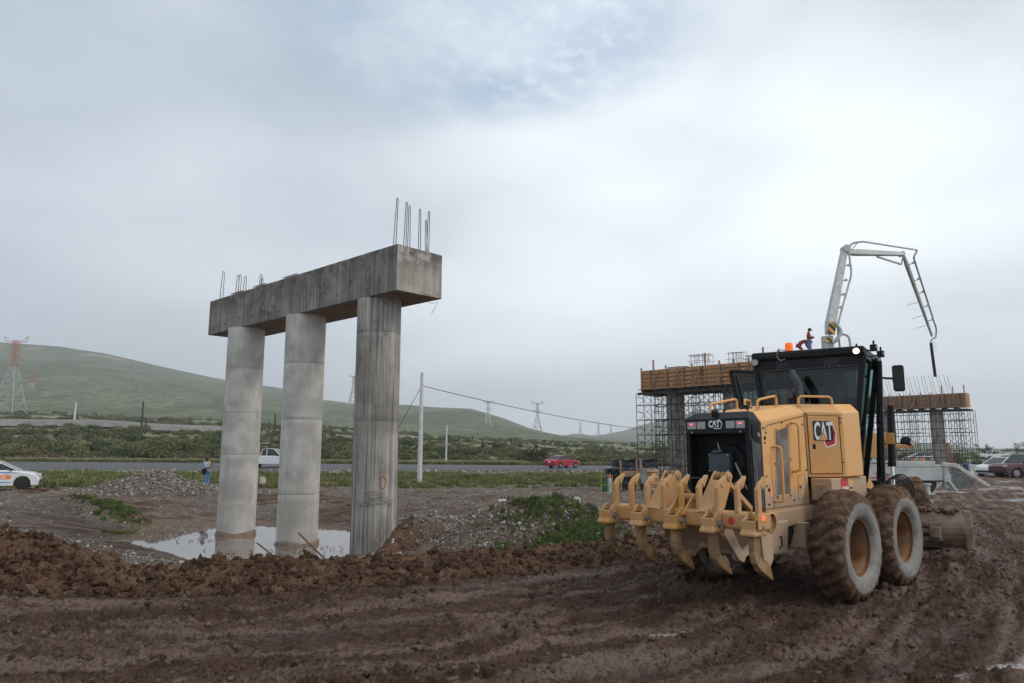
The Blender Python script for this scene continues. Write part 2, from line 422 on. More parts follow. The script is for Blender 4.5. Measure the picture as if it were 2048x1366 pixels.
wet = np.maximum(wet, onT * sst(fbm(ac * 1.2, al * .3, 153, 4), .15, .55) * .7)
wet = np.maximum(wet * .55, onT * wetpatch(GX, GY) * 1.0)
wet = np.maximum(wet, right * sst(GY, 22, 27) * (1 - sst(GY, 62, 70)) * sst(fbm(GX * .35, GY * .35, 155, 3), .18, .4) * .8)
bermm = sst(SS, -.15, .2) * (1 - sst(SS, 1.9, 3.0))
face = np.exp(-((GX + 2.75) / .42) ** 2 - ((GY - 17.6) / .75) ** 2 * 1.0); face = sst(face, .25, .5)
bermm = np.maximum(bermm, face); gravel = gravel * (1 - face)
zone = np.stack([gravel * (1 - grass), grass, wet, bermm], -1)

gm = bpy.data.materials.new('earth'); gm.use_nodes = True; t = gm.node_tree; p = t.nodes['Principled BSDF']
at = N('ShaderNodeAttribute', t, attribute_name='zone'); sc_ = N('ShaderNodeSeparateColor', t); t.links.new(at.outputs['Color'], sc_.inputs[0])
zr, zg, zb, za = sc_.outputs[0], sc_.outputs[1], sc_.outputs[2], at.outputs['Alpha']
tx = N('ShaderNodeTexCoord', t); v = tx.outputs['Object']
af = N('ShaderNodeAttribute', t, attribute_name='flow'); mp = N('ShaderNodeMapping', t); t.links.new(af.outputs['Vector'], mp.inputs[0]); mp.inputs['Scale'].default_value = (2.2, .28, 1)
big = NOISE(mp.outputs[0], 1.1, 6, .6, t); med = NOISE(v, 3.1, 7, .62, t); fin_ = NOISE(v, 19, 8, .74, t); gra = NOISE(v, 46, 5, .75, t); vc = N('ShaderNodeTexVoronoi', t); vc.inputs['Scale'].default_value = 24; t.links.new(v, vc.inputs['Vector'])
mud = MIX(MR(med, .3, .68, 0, 1, t), (.058, .032, .022), (.122, .073, .050), t)
mud = MIX(MR(big, .47, .62, 0, .9, t), mud, (.225, .160, .125), t)
mud = MIX(MR(fin_, .58, .75, 0, .45, t), mud, (.25, .20, .165), t)
mud = MIX(MR(fin_, .48, .34, 0, .75, t), mud, (.030, .018, .013), t)
berm = MIX(MR(NOISE(v, 1.3, 5, .6, t), .38, .62, 0, 1, t), (.085, .045, .027), (.165, .090, .053), t)
berm = MIX(MR(fin_, .45, .7, 0, .6, t), berm, (.22, .14, .095), t)
berm = MIX(MR(fin_, .47, .33, 0, .7, t), berm, (.025, .014, .009), t)
mud = MIX(MR(gra, .56, .70, 0, .55, t), mud, (.27, .20, .155), t)
mud = MIX(MR(gra, .45, .33, 0, .65, t), mud, (.026, .014, .009), t)
mud = MIX(MR(vc.outputs['Distance'], .55, .8, 0, .5, t), mud, (.03, .016, .011), t)
mud = MIX(za, mud, berm, t)
vo = N('ShaderNodeTexVoronoi', t); vo.inputs['Scale'].default_value = 15; t.links.new(v, vo.inputs['Vector'])
vo2 = N('ShaderNodeTexVoronoi', t); vo2.inputs['Scale'].default_value = 4.2; t.links.new(v, vo2.inputs['Vector'])
sv = N('ShaderNodeSeparateColor', t); t.links.new(vo.outputs['Color'], sv.inputs[0])
sv2 = N('ShaderNodeSeparateColor', t); t.links.new(vo2.outputs['Color'], sv2.inputs[0])
peb = MIX(MR(sv.outputs[0], .2, .95, 0, 1, t, False), (.12, .095, .078), (.36, .32, .28), t)
peb = MIX(MR(sv2.outputs[0], .78, .82, 0, .8, t), peb, (.42, .40, .36), t)
peb = MIX(MR(vo.outputs['Distance'], .35, .6, 0, .8, t), peb, (.07, .052, .042), t)
grv = MIX(MR(med, .38, .62, .25, .95, t), (.155, .115, .09), peb, t)
grs = MIX(MR(med, .35, .65, 0, 1, t), (.075, .085, .034), (.15, .145, .075), t)
grs = MIX(MR(NOISE(v, .06, 5, .6, t), .42, .6, 0, .8, t), grs, (.19, .185, .115), t)
colr = MIX(zr, mud, grv, t); colr = MIX(zg, colr, grs, t)
colr = MIX(M('MULTIPLY', zb, .45, nt_=t), colr, MIX(1.0, colr, (.6, .58, .56), t, 'MULTIPLY'), t)
t.links.new(colr, p.inputs['Base Color'])
t.links.new(MR(zb, .1, 1.0, .10, .75, t), p.inputs['Specular IOR Level'])
t.links.new(M('MAXIMUM', M('SUBTRACT', MR(fin_, .3, .7, .62, .90, t), M('MULTIPLY', zb, .62, nt_=t), nt_=t), .12, nt_=t), p.inputs['Roughness'])
bh = M('ADD', M('ADD', M('MULTIPLY', fin_, .75, nt_=t), M('MULTIPLY', gra, .35, nt_=t), nt_=t), M('MULTIPLY', NOISE(v, 90, 3, .6, t), .25, nt_=t), nt_=t)
bh = M('SUBTRACT', bh, M('MULTIPLY', M('MULTIPLY', vo.outputs['Distance'], zr, nt_=t), 1.0, nt_=t), nt_=t)
b = N('ShaderNodeBump', t); t.links.new(MR(zb, .5, 1, 1.0, .08, t), b.inputs['Strength']); b.inputs['Distance'].default_value = .075; t.links.new(bh, b.inputs['Height']); t.links.new(b.outputs[0], p.inputs['Normal'])
me = grid_mesh('ground', GX, GY, GZ, gm, zone, True, np.stack([SS + .15 * fbm(GX, GY, 161, 2), GX * TX + GY * TY, 0 * GX], -1))
tag(link('ground', me), 'muddy churned earth and gravel flats running out to the scrub plain', None, kind='structure')

# ------------------------------------------------------------------ water of the pond
wm = bpy.data.materials.new('pond_water'); wm.use_nodes = True; t = wm.node_tree; p = t.nodes['Principled BSDF']
p.inputs['Base Color'].default_value = (.16, .115, .085, 1); p.inputs['Roughness'].default_value = .03; p.inputs['IOR'].default_value = 1.45
p.inputs['Specular IOR Level'].default_value = .85
tx = N('ShaderNodeTexCoord', t); b = N('ShaderNodeBump', t); b.inputs['Strength'].default_value = .03; b.inputs['Distance'].default_value = .01
t.links.new(NOISE(tx.outputs['Object'], 5, 3, .5, t), b.inputs['Height']); t.links.new(b.outputs[0], p.inputs['Normal'])
cx = sum(q[0] for q in POND) / len(POND); cy = sum(q[1] for q in POND) / len(POND)
wb = B(); wb.quad(*[(cx + (a - cx) * 1.22, cy + (b_ - cy) * 1.2, WATER_Z) for a, b_ in POND])
tag(wb.build('water', wm), 'still muddy rainwater standing round the bridge columns', kind='structure')

# ------------------------------------------------------------------ hills
def crest(px):
    c = np.interp(px, [-700, -300, 0, 100, 200, 300, 400, 450, 560, 640, 700, 800, 880, 940, 1000, 1060, 1100, 1150, 1200, 1300],
                  [650, 668, 686, 693, 708, 731, 752, 761, 777, 799, 807, 809, 815, 817, 834, 857, 867, 880, 892, 905])
    return c
def crest2(px):
    return np.interp(px, [500, 900, 1090, 1150, 1200, 1250, 1284, 1330, 1400, 1500, 1600, 1700, 1800, 1900, 1960, 2048, 2300, 2600],
                     [905, 895, 872, 870, 870, 861, 850, 838, 822, 822, 845, 872, 886, 893, 901, 905, 905, 903])
def elev(py, u):                                           # slope Z/Y for that picture row
    v = (683 - py) / FPX; return (sin(PITCH) + v * cos(PITCH)) / (cos(PITCH) - v * sin(PITCH))
def hills(name, u0, u1, nu, r0, rc, r1, nr, cf, mt, amp, label, seed):
    us = np.linspace(u0, u1, nu); rs = np.concatenate([np.linspace(r0, rc, nr), np.linspace(rc, r1, 12)[1:]])
    U, RR = np.meshgrid(us, rs)
    px = 1024 + U * FPX * 1.012
    top = CAMH + elev(cf(px), U) * rc
    base = PLAIN + slope(U) * (np.minimum(RR, 900) - 92)
    k = sst(RR, r0, rc) ** .85 * 1.0
    k = np.where(RR > rc, 1 - .6 * sst(RR, rc, r1), np.clip((RR - r0) / (rc - r0), 0, 1) ** 1.7)
    Z = base * (1 - k) + top * k
    X = U * RR; ero = fbm(X * .006, RR * .0035, seed, 5) * amp
    Z = Z + ero * np.clip(k * (1 - k) * 4, 0, 1) * (1 - sst(k, .7, 1.0)) * (RR > r0 + 5) + fbm(X * .03, RR * .03, seed + 7, 3) * amp * .05 * k
    Z = np.where(RR <= r0 + 1, Z - 6, Z)
    kk = np.where(RR <= rc, (RR - r0) / (rc - r0), 9.0); led = np.exp(-((kk - .945 + .02 * fbm(X * .004, X * 0, 5, 2)) / .018) ** 2) * sst(fbm(X * .012, RR * .003, 9, 3), -.15, .25) * (U < -.15)
    o = link(name, grid_mesh(name, X, RR, Z, mt, np.stack([led, led, led, led * 0 + 1], -1))); tag(o, label, kind='structure'); return o
def hillmat(name, a, b_, c_):
    m = bpy.data.materials.new(name); m.use_nodes = True; t = m.node_tree; p = t.nodes['Principled BSDF']; p.inputs['Roughness'].default_value = 1
    p.inputs['Specular IOR Level'].default_value = .1
    tx = N('ShaderNodeTexCoord', t); v = tx.outputs['Object']
    mp = N('ShaderNodeMapping', t); t.links.new(v, mp.inputs[0]); mp.inputs['Scale'].default_value = (1, .45, 1)
    c = MIX(MR(NOISE(mp.outputs[0], .012, 6, .6, t), .4, .62, 0, 1, t), a, b_, t)
    c = MIX(MR(NOISE(mp.outputs[0], .14, 6, .78, t), .45, .58, 0, .75, t), c, (.018, .030, .014), t)
    c = MIX(MR(NOISE(mp.outputs[0], .3, 4, .7, t), .60, .72, 0, .6, t), c, c_, t)
    za_ = N('ShaderNodeAttribute', t, attribute_name='zone'); sp = N('ShaderNodeSeparateColor', t); t.links.new(za_.outputs['Color'], sp.inputs[0])
    c = MIX(sp.outputs[0], c, MIX(MR(NOISE(v, .12, 4, .7, t), .4, .6, 0, 1, t), (.42, .33, .26), (.14, .12, .08), t), t)
    t.links.new(c, p.inputs['Base Color']); return m
hm = hillmat('hill_scrub', (.085, .105, .052), (.155, .16, .095), (.30, .27, .20))
hills('hills', -1.25, .30, 700, 400, 1450, 2400, 130, crest, hm, 9, 'long green scrub covered ridge sloping down to the right', 201)
hills('far_hill', -.35, 1.1, 300, 900, 3000, 4200, 60, crest2, hm, 14, 'pale hazy hill behind the scaffolded bridge piers', 211)
# ledge of bare rock just below the crest of the ridge
rk = mat('ledge_rock', (.30, .24, .19), (.15, .13, .09), .08, .95, .5)
for (pa, pb, dy_) in ((190, 260, 15), (285, 345, 13), (360, 415, 12)):
    pass

# ------------------------------------------------------------------ roads
asph = mat('asphalt', (.058, .060, .064), (.085, .087, .092), 1.2, .55, .2, 40, rough2=.75, stretch=(.1, 1, 1))
xs = np.linspace(-150, 150, 121); rr = [72.6, 73.6, 80.4, 87.2, 88.2]
def roadz(x, y):
    rz = np.interp(x, [-90, -63, 0, 24, 120], [.50, .30, -.14, -.32, -.30]); return PLAIN + (rz - PLAIN) * sst(np.asarray(y, float), 72, 88)
GXr, GYr = np.meshgrid(xs, rr); GZr = roadz(GXr, GYr) + np.array([-.3, .09, .14, .10, -.3])[:, None]
tag(link('road', grid_mesh('road', GXr, GYr, GZr, asph, None, False)), 'grey two lane asphalt highway crossing behind the columns', kind='structure')
lw = mat('lane_paint', (.42, .42, .38), (.2, .2, .19), 3, .8)
lb = B()
for ye, dz in ((74.4, .012), (86.4, .012)):
    for i in range(60):
        a, c = -120 + 4 * i, -120 + 4 * (i + 1)
        def zz(x, y): return float(roadz(x, y)) + float(np.interp(y, rr, [-.3, .09, .14, .10, -.3])) + .02
        lb.quad((a, ye, zz(a, ye)), (c, ye, zz(c, ye)), (c, ye + .16, zz(c, ye + .16)), (a, ye + .16, zz(a, ye + .16)))
o = lb.build('edge_line', lw); tag(o, kind='structure', label='pale painted edge lines of the highway')
pr = mat('pale_road', (.20, .195, .185), (.15, .145, .135), .2, .9)
us = np.linspace(-1.0, -.36, 80); rb = B()
Yc = np.interp(us, [-1.0, -.72, -.5, -.36], [190, 196, 210, 232])
ring = []
for u_, y_ in zip(us, Yc):
    z0 = float(ground(np.array([u_ * y_]), np.array([y_]), False)[0])
    ring.append([(u_ * (y_ - 6), y_ - 6, z0 + .1), (u_ * (y_ - 5), y_ - 5, z0 + 1.6), (u_ * (y_ + 6), y_ + 6, z0 + 2.4), (u_ * (y_ + 8), y_ + 8, z0)])
rb.loft(ring, ring_closed=False, cap=False)
tag(rb.build('second_road', pr), 'pale embanked road crossing the scrub beyond the highway', kind='structure')

# ------------------------------------------------------------------ scatter (ground cover nobody could count)
pool = bpy.data.collections.new('scatter_pool')
def scatter(name, pts, rot, scl, protos, label):
    me = bpy.data.meshes.new(name); n = len(pts); me.vertices.add(n); me.vertices.foreach_set('co', np.asarray(pts, np.float32).ravel())
    for an, ty, d in (('rot', 'FLOAT_VECTOR', rot), ('scl', 'FLOAT_VECTOR', scl)):
        a = me.attributes.new(an, ty, 'POINT'); a.data.foreach_set('vector', np.asarray(d, np.float32).ravel())
    a = me.attributes.new('idx', 'INT', 'POINT'); a.data.foreach_set('value', np.array([R.randrange(len(protos)) for _ in range(n)], np.int32))
    o = bpy.data.objects.new(name, me); COL.objects.link(o); tag(o, label, kind='stuff')
    c = bpy.data.collections.new(name + '_set')
    for q in protos: c.objects.link(q)
    g = bpy.data.node_groups.new(name, 'GeometryNodeTree')
    g.interface.new_socket('Geometry', in_out='INPUT', socket_type='NodeSocketGeometry'); g.interface.new_socket('Geometry', in_out='OUTPUT', socket_type='NodeSocketGeometry')
    gi = N('NodeGroupInput', g); go = N('NodeGroupOutput', g); ip = N('GeometryNodeInstanceOnPoints', g)
    ci = N('GeometryNodeCollectionInfo', g); ci.inputs[0].default_value = c; ci.inputs[1].default_value = True; ci.inputs[2].default_value = True
    def na(nm, ty): q = N('GeometryNodeInputNamedAttribute', g, data_type=ty); q.inputs[0].default_value = nm; return q.outputs[0]
    g.links.new(gi.outputs[0], ip.inputs['Points']); g.links.new(ci.outputs[0], ip.inputs['Instance']); ip.inputs['Pick Instance'].default_value = True
    g.links.new(na('idx', 'INT'), ip.inputs['Instance Index'])
    er = N('FunctionNodeEulerToRotation', g); g.links.new(na('rot', 'FLOAT_VECTOR'), er.inputs[0]); g.links.new(er.outputs[0], ip.inputs['Rotation'])
    g.links.new(na('scl', 'FLOAT_VECTOR'), ip.inputs['Scale']); g.links.new(ip.outputs[0], go.inputs[0])
    m = o.modifiers.new('scatter', 'NODES'); m.node_group = g
    return o
def rock_proto(name, mt, seed, sub=2, rough=.25, smooth=True):
    bm = bmesh.new(); bmesh.ops.create_icosphere(bm, subdivisions=sub, radius=1)
    rr_ = random.Random(seed); off = [Vector((rr_.uniform(-1, 1), rr_.uniform(-1, 1), rr_.uniform(-1, 1))).normalized() for _ in range(7)]
    from mathutils import noise as mn
    for v_ in bm.verts:
        d = 1 + rough * mn.noise(v_.co * 1.3 + off[0] * 9) * 1.6 + rough * .7 * mn.noise(v_.co * 3.1 + off[1] * 9)
        if sub > 2: d += rough * .45 * mn.noise(v_.co * 7 + off[2] * 9)
        for q in off[:4]: d = min(d, .95 / max(v_.co.dot(q), .2)) if not smooth else d
        v_.co *= d
    me = bpy.data.meshes.new(name); bm.to_mesh(me); bm.free(); me.materials.append(mt)
    if smooth: me.polygons.foreach_set('use_smooth', np.ones(len(me.polygons), bool))
    return bpy.data.objects.new(name, me)
def varmat(name, a, b_, rough=.9, c_=None, bump=0, bscale=8, trans=0, low=0):
    """colour varies from instance to instance"""
    m = bpy.data.materials.new(name); m.use_nodes = True; t = m.node_tree; p = t.nodes['Principled BSDF']; p.inputs['Roughness'].default_value = rough; p.inputs['Specular IOR Level'].default_value = .12
    oi = N('ShaderNodeObjectInfo', t); c = MIX(oi.outputs['Random'], a, b_, t)
    if c_: c = MIX(MR(M('FRACT', M('MULTIPLY', oi.outputs['Random'], 7.31, nt_=t), nt_=t), .72, .8, 0, 1, t), c, c_, t)
    tx = N('ShaderNodeTexCoord', t); f = NOISE(tx.outputs['Object'], 2.2, 4, .6, t)
    c = MIX(MR(f, .35, .65, 0, 1, t), c, MIX(1., c, (.6, .6, .6), t, 'MULTIPLY'), t)
    t.links.new(c, p.inputs['Base Color'])
    if bump:
        b = N('ShaderNodeBump', t); b.inputs['Strength'].default_value = bump; b.inputs['Distance'].default_value = .1
        t.links.new(NOISE(tx.outputs['Object'], bscale, 5, .7, t), b.inputs['Height']); t.links.new(b.outputs[0], p.inputs['Normal'])
    return m
rng = np.random.default_rng(5)
def place(xs, ys, sink=0.0, fine=True):
    return np.stack([xs, ys, ground(xs, ys, fine) - sink], -1)
# clods of the bank of pushed-up earth
clm = varmat('clod_earth', (.095, .054, .034), (.18, .105, .066), .8, (.24, .16, .11), .8, 5)
clods = [rock_proto('clod', clm, i, 3, .75) for i in range(5)]
n = 6500; xs = rng.uniform(-10.5, 5.5, n); ss = rng.beta(1.4, 2.4, n) * 2.4 - .2; yy = np.interp(xs, *TOE) + ss / .86
r_ = .008 + .065 * rng.random(n) ** 6 * np.interp(xs, [-10, -3, 1, 5], [1.3, 1.2, .9, .7]); r_[:40] *= 1.5
keep = np.hypot(xs - 4, yy - 10.5) > 1.6
scatter('earth_clods', place(xs, yy, .0)[keep] + np.stack([0 * r_, 0 * r_, r_ * .05], -1)[keep], rng.uniform(0, 6.3, (n, 3))[keep],
        (r_[:, None] * rng.uniform(.7, 1.25, (n, 3)))[keep], clods, 'dark brown clods of earth pushed up into a low bank')
crm = varmat('crumb_earth', (.085, .050, .034), (.16, .10, .073), .85, (.21, .15, .115), .6, 5); crumbs = [rock_proto('crumb', crm, 70 + i, 2, .6) for i in range(4)]
n = 34000; xs = rng.uniform(-8, 14, n); yy = 3.8 + 16 * rng.random(n) ** 1.3
sel = (yy < np.interp(xs, *TOE) + .1) & (np.abs(xs) < yy * .95 + 1); pn = fbm(xs * .6, yy * .6, 51, 3) + .3 * rng.random(n)
sel &= pn > -.12; xs, yy = xs[sel], yy[sel]; n = len(xs); r_ = .006 + .030 * rng.random(n) ** 5
scatter('mud_crumbs', place(xs, yy) + np.stack([0 * r_, 0 * r_, r_ * .1], -1), rng.uniform(0, 6.3, (n, 3)), r_[:, None] * rng.uniform(.6, 1.3, (n, 3)), crumbs, 'small crumbs and clods lying on the churned mud')
# stones
stm = varmat('river_stone', (.13, .105, .085), (.27, .245, .215), .8, (.42, .40, .365), .3, 3)
stones = [rock_proto('stone', stm, 40 + i, 1, .3) for i in range(5)]
def stone_field(name, n, gen, rmin, rmax, pw, label):
    xs, yy = gen(n); n = len(xs); r_ = rmin + (rmax - rmin) * rng.random(n) ** pw
    scatter(name, place(xs, yy) + np.stack([0 * r_, 0 * r_, r_ * .3], -1), rng.uniform(0, 6.3, (n, 3)), r_[:, None] * rng.uniform(.6, 1.3, (n, 3)) * np.array([1, 1, .75]), stones, label)
def g_mound(n):
    x = rng.normal(.4, 1.75, n); y = rng.normal(18.2, 1.0, n); k = (x > -3.1) & (x < 4.5) & (y > 15.6); return x[k], y[k]
stone_field('mound_stones', 5200, g_mound, .010, .060, 4.5, 'grey stones covering the gravel mound behind the earth bank')
def g_pile(n):
    x = np.concatenate([rng.normal(-17.9, 1.6, n // 2), rng.normal(-15.5, 1.9, n // 2)]); y = rng.normal(35.0, 1.0, len(x)); return x, y
stone_field('pile_stones', 6000, g_pile, .015, .075, 3.5, 'pale broken stones heaped in a pile near the woman')
def g_flat(n):
    y = 15.5 + 26 * rng.random(n) ** 1.1; x = rng.uniform(-.95, .55, n) * y; pn = fbm(x * .35, y * .35, 131, 4) + .25 * rng.random(n)
    k = (polysd(x, y, POND) > .4) & (y > np.interp(x, *TOE) + 2.8) & (pn > -.12) & (x < .35 * y + 2); return x[k], y[k]
stone_field('gravel', 26000, g_flat, .010, .060, 5, 'loose gravel strewn over the flat ground beyond the bank')
def g_bank(n):
    x = rng.uniform(-11, -5.5, n); y = rng.uniform(12.2, 18.5, n); k = (polysd(x, y, POND) > .1); return x[k], y[k]
stone_field('rubble', 2200, g_bank, .012, .065, 4, 'broken rubble between the earth bank and the pond')
def g_sh(n): return rng.uniform(-70, 40, n), rng.uniform(61, 72, n)
stone_field('shoulder_stones', 6000, g_sh, .04, .16, 3, 'dark stones along the shoulder of the highway')

# grass
def tuft(name, mt, seed, nb, h, spread, wd):
    r = random.Random(seed); b = B()
    for _ in range(nb):
        a = r.uniform(0, 2 * pi); rad = spread * sqrt(r.random()); x, y = rad * cos(a), rad * sin(a); hh = h * r.uniform(.45, 1)
        la = r.uniform(0, 2 * pi); ln = hh * r.uniform(.1, .6); wx, wy = wd * cos(la + 1.57) / 2, wd * sin(la + 1.57) / 2
        mx, my = x + cos(la) * ln * .35, y + sin(la) * ln * .35
        b.add([(x - wx, y - wy, 0), (x + wx, y + wy, 0), (mx + wx * .8, my + wy * .8, hh * .6), (mx - wx * .8, my - wy * .8, hh * .6), (x + cos(la) * ln, y + sin(la) * ln, hh)],
              [(0, 1, 2, 3), (3, 2, 4)])
    me = bpy.data.meshes.new(name); me.from_pydata(b.v, [], b.f); me.materials.append(mt); return bpy.data.objects.new(name, me)
grm = varmat('grass_blade', (.085, .115, .035), (.19, .20, .075), .8, (.28, .25, .13))
tufts = [tuft('tuft', grm, i, 34, 1, .55, .07) for i in range(4)]
wdm = varmat('weed_leaf', (.07, .12, .028), (.14, .19, .05), .8, (.13, .13, .06))
weeds = [tuft('weed', wdm, 20 + i, 46, 1, .5, .10) for i in range(3)]
n = 30000; yy = 39.5 + 24 * rng.random(n); xs = rng.uniform(-.82, .42, n) * yy
gE_ = 41 + 2.2 * fbm(xs * .12, xs * 0, 141, 3)
k = (yy + 4 * fbm(xs * .5, yy * .5, 143, 3) > gE_ - .2 + 1.5 * rng.random(n)) & (yy + 3 * fbm(xs * .35, yy * .35, 131, 4) < 61) & (xs < 20)
xs, yy = xs[k], yy[k]; n = len(xs); hh = (.14 + .30 * rng.random(n)) * (.7 + .8 * np.clip(fbm(xs * .3, yy * .3, 301, 3) + .4, 0, 1))
hh *= np.interp(xs, [-32, -14, 0, 20], [1.1, .85, .65, .5])
kk_ = (fbm(xs * .45, yy * .6, 311, 3) + .5 * rng.random(n)) > -.05; xs, yy, hh = xs[kk_], yy[kk_], hh[kk_]; n = len(xs)
scatter('grass', place(xs, yy, .02), np.stack([0 * hh, 0 * hh, rng.uniform(0, 6.3, n)], -1), np.stack([hh * 1.3, hh * 1.3, hh], -1), tufts, 'green grass along the strip between gravel and highway')
def patch_(cx, cy, sx, sy, n, h0, h1):
    x = rng.normal(cx, sx, n); y = rng.normal(cy, sy, n); hgt = rng.uniform(h0, h1, n); return x, y, hgt
P_ = [patch_(.7, 18.5, .5, .45, 330, .07, .2), patch_(1.5, 17.2, .5, .4, 300, .07, .22), (patch_(.2, 16.9, .6, .25, 90, .05, .14)), patch_(2.1, 18.2, .4, .5, 130, .06, .16), patch_(1.0, 16.5, .7, .25, 90, .05, .13),
      patch_(-15.2, 28.0, .55, .3, 150, .1, .24), patch_(-16.6, 28.3, .25, .2, 30, .1, .2), patch_(-13.2, 24.3, .25, .2, 25, .08, .18), patch_(-.5, 24, 2, 2, 40, .05, .12), patch_(4.5, 22, 1.5, 2, 60, .06, .14)]
xs = np.concatenate([q[0] for q in P_]); yy = np.concatenate([q[1] for q in P_]); hh = np.concatenate([q[2] for q in P_]); n = len(xs)
scatter('weeds', place(xs, yy, .02), np.stack([rng.normal(0, .2, n), rng.normal(0, .2, n), rng.uniform(0, 6.3, n)], -1), np.stack([hh * .8, hh * .8, hh], -1), weeds, 'fresh green weeds growing on the gravel mound and ditch edges')

# scrub of the plain
def bush_proto(name, mt, seed, nl=420, leaf=.11, flat=.75):
    r = random.Random(seed); b = B(); cs = [(r.gauss(0, .33), r.gauss(0, .33), r.uniform(.2, .75) * flat, r.uniform(.22, .42)) for _ in range(9)]
    for i in range(nl):
        cx, cy, cz, cr = r.choice(cs); d = Vector((r.gauss(0, 1), r.gauss(0, 1), r.gauss(0, 1))).normalized() * cr * r.uniform(.55, 1.05)
        c = Vector((cx, cy, cz)) + d; c.z = max(c.z, .02); a = Vector((r.gauss(0, 1), r.gauss(0, 1), r.gauss(0, .7))).normalized(); q = a.orthogonal().normalized(); q2 = a.cross(q); l = leaf * r.uniform(.5, 1.3)
        b.add([c + q * l, c + q2 * l * .7, c - q * l, c - q2 * l * .7], [(0, 1, 2, 3)])
    me = bpy.data.meshes.new(name); me.from_pydata(b.v, [], b.f); me.materials.append(mt); return bpy.data.objects.new(name, me)
bs1 = varmat('scrub_leaf', (.055, .075, .030), (.17, .18, .085), .85, (.17, .135, .075))
bushes = [bush_proto('bush', bs1, i, 850, .065) for i in range(5)]
n = 7500; yy = 91 + 340 * rng.random(n) ** 1.25; xs = rng.uniform(-.86, .86, n) * yy
k = (fbm(xs * .03, yy * .03, 401, 3) + .35 * rng.random(n) > -.1) | (yy < 130) & (xs < 8)
ur = xs / yy; Yc_ = np.interp(ur, [-1.0, -.72, -.5, -.36], [190, 196, 210, 232])
k &= ~((np.abs(yy - Yc_) < 10) & (ur < -.34)) & ~((ur > .3) & (rng.random(n) < .6))
xs, yy = xs[k], yy[k]; n = len(xs)
hh = (.45 + 1.5 * rng.random(n) ** 2.6) * np.interp(xs / yy, [-.8, -.3, .1, .5], [1.35, 1.1, .85, .7]) * np.where(yy < 95, .6, 1)
scatter('scrub', place(xs, yy, .1, False), np.stack([0 * hh, 0 * hh, rng.uniform(0, 6.3, n)], -1), np.stack([hh * 1.35, hh * 1.35, hh], -1), bushes, 'dark green desert scrub covering the plain beyond the highway')
n = 9000; yy = 88.8 + 12 * rng.random(n) ** 2; xs = rng.uniform(-.86, .5, n) * yy; hh = .2 + .45 * rng.random(n)
scatter('verge_grass', place(xs, yy, .02, False), np.stack([0 * hh, 0 * hh, rng.uniform(0, 6.3, n)], -1), np.stack([hh * 1.6, hh * 1.6, hh], -1), tufts, 'yellow green grass on the far verge of the highway')

# ================================================================== bridge pier
conc = bpy.data.materials.new('pier_concrete'); conc.use_nodes = True; t = conc.node_tree; p = t.nodes['Principled BSDF']; p.inputs['Roughness'].default_value = .85
def concrete(name, base, light, stainc, streak, seed, topstain=0):
    m = bpy.data.materials.new(name); m.use_nodes = True; t = m.node_tree; p = t.nodes['Principled BSDF']; p.inputs['Roughness'].default_value = .88
    p.inputs['Specular IOR Level'].default_value = .15
    tx = N('ShaderNodeTexCoord', t); v = tx.outputs['Object']
    mv = N('ShaderNodeMapping', t); t.links.new(v, mv.inputs[0]); mv.inputs['Location'].default_value = (seed, seed, 0); v0 = mv.outputs[0]
    c = MIX(MR(NOISE(v0, 1.1, 6, .62, t), .34, .66, 0, 1, t), base, light, t)
    mp = N('ShaderNodeMapping', t); t.links.new(v0, mp.inputs[0]); mp.inputs['Scale'].default_value = (9, 9, .22)
    st = NOISE(mp.outputs[0], 1.3, 6, .62, t)
    c = MIX(M('MULTIPLY', MR(st, .50, .62, 0, 1, t), streak, nt_=t), c, stainc, t)
    c = MIX(M('MULTIPLY', MR(st, .44, .36, 0, 1, t), streak * .7, nt_=t), c, tuple(min(1, q * 1.5) for q in light), t)
    c = MIX(MR(NOISE(v0, .9, 5, .7, t, .6), .56, .66, 0, .75 * min(1, streak + .25), t), c, tuple(q * .8 for q in stainc), t)
    if topstain:
        s = N('ShaderNodeSeparateXYZ', t); t.links.new(v, s.inputs[0])
        g = M('MULTIPLY', MR(s.outputs[2], topstain - .75, topstain, 0, 1, t), MR(NOISE(v0, 2.6, 5, .7, t), .42, .60, 0, .85, t), nt_=t)
        c = MIX(g, c, (.07, .065, .06), t)
    fine = NOISE(v0, 22, 5, .7, t)
    c = MIX(MR(fine, .62, .74, 0, .4, t), c, tuple(q * .5 for q in base), t)
    t.links.new(c, p.inputs['Base Color'])
    b = N('ShaderNodeBump', t); b.inputs['Strength'].default_value = .35; b.inputs['Distance'].default_value = .012
    t.links.new(M('ADD', fine, st, nt_=t), b.inputs['Height']); t.links.new(b.outputs[0], p.inputs['Normal'])
    return m
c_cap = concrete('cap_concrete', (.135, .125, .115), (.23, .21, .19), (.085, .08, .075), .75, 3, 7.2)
c_end_lit = concrete('sunlit_end_concrete', (.25, .225, .195), (.36, .33, .29), (.15, .13, .11), .35, 5, 7.1)  # paler copy of the cap concrete; sunlight on this end is put into the colour
c_col1 = concrete('column_concrete_pale', (.33, .315, .295), (.49, .47, .44), (.22, .20, .18), .14, 1)
c_col3 = concrete('column_concrete_streaked', (.20, .185, .168), (.32, .30, .275), (.10, .092, .083), .8, 9)
stl = mat('rebar_steel', (.045, .04, .04), (.11, .065, .04), 12, .7)
rust = mat('rusty_steel', (.16, .07, .035), (.09, .045, .028), 14, .85, .3, 60)
redp = mat('red_spray_paint', (.50, .05, .03), (.4, .06, .04), 9, .8)
A0 = Vector((-3.0, 18.1, 0)); DA = Vector((-.733, .680, 0)); NA = Vector((.680, .733, 0)); ZC0, ZC1 = 5.95, 7.19
pier = thing('bridge_pier', 'weathered concrete bridge pier with three round columns standing in the muddy pond', 'bridge pier', (-6.4, 21.9, -.9))
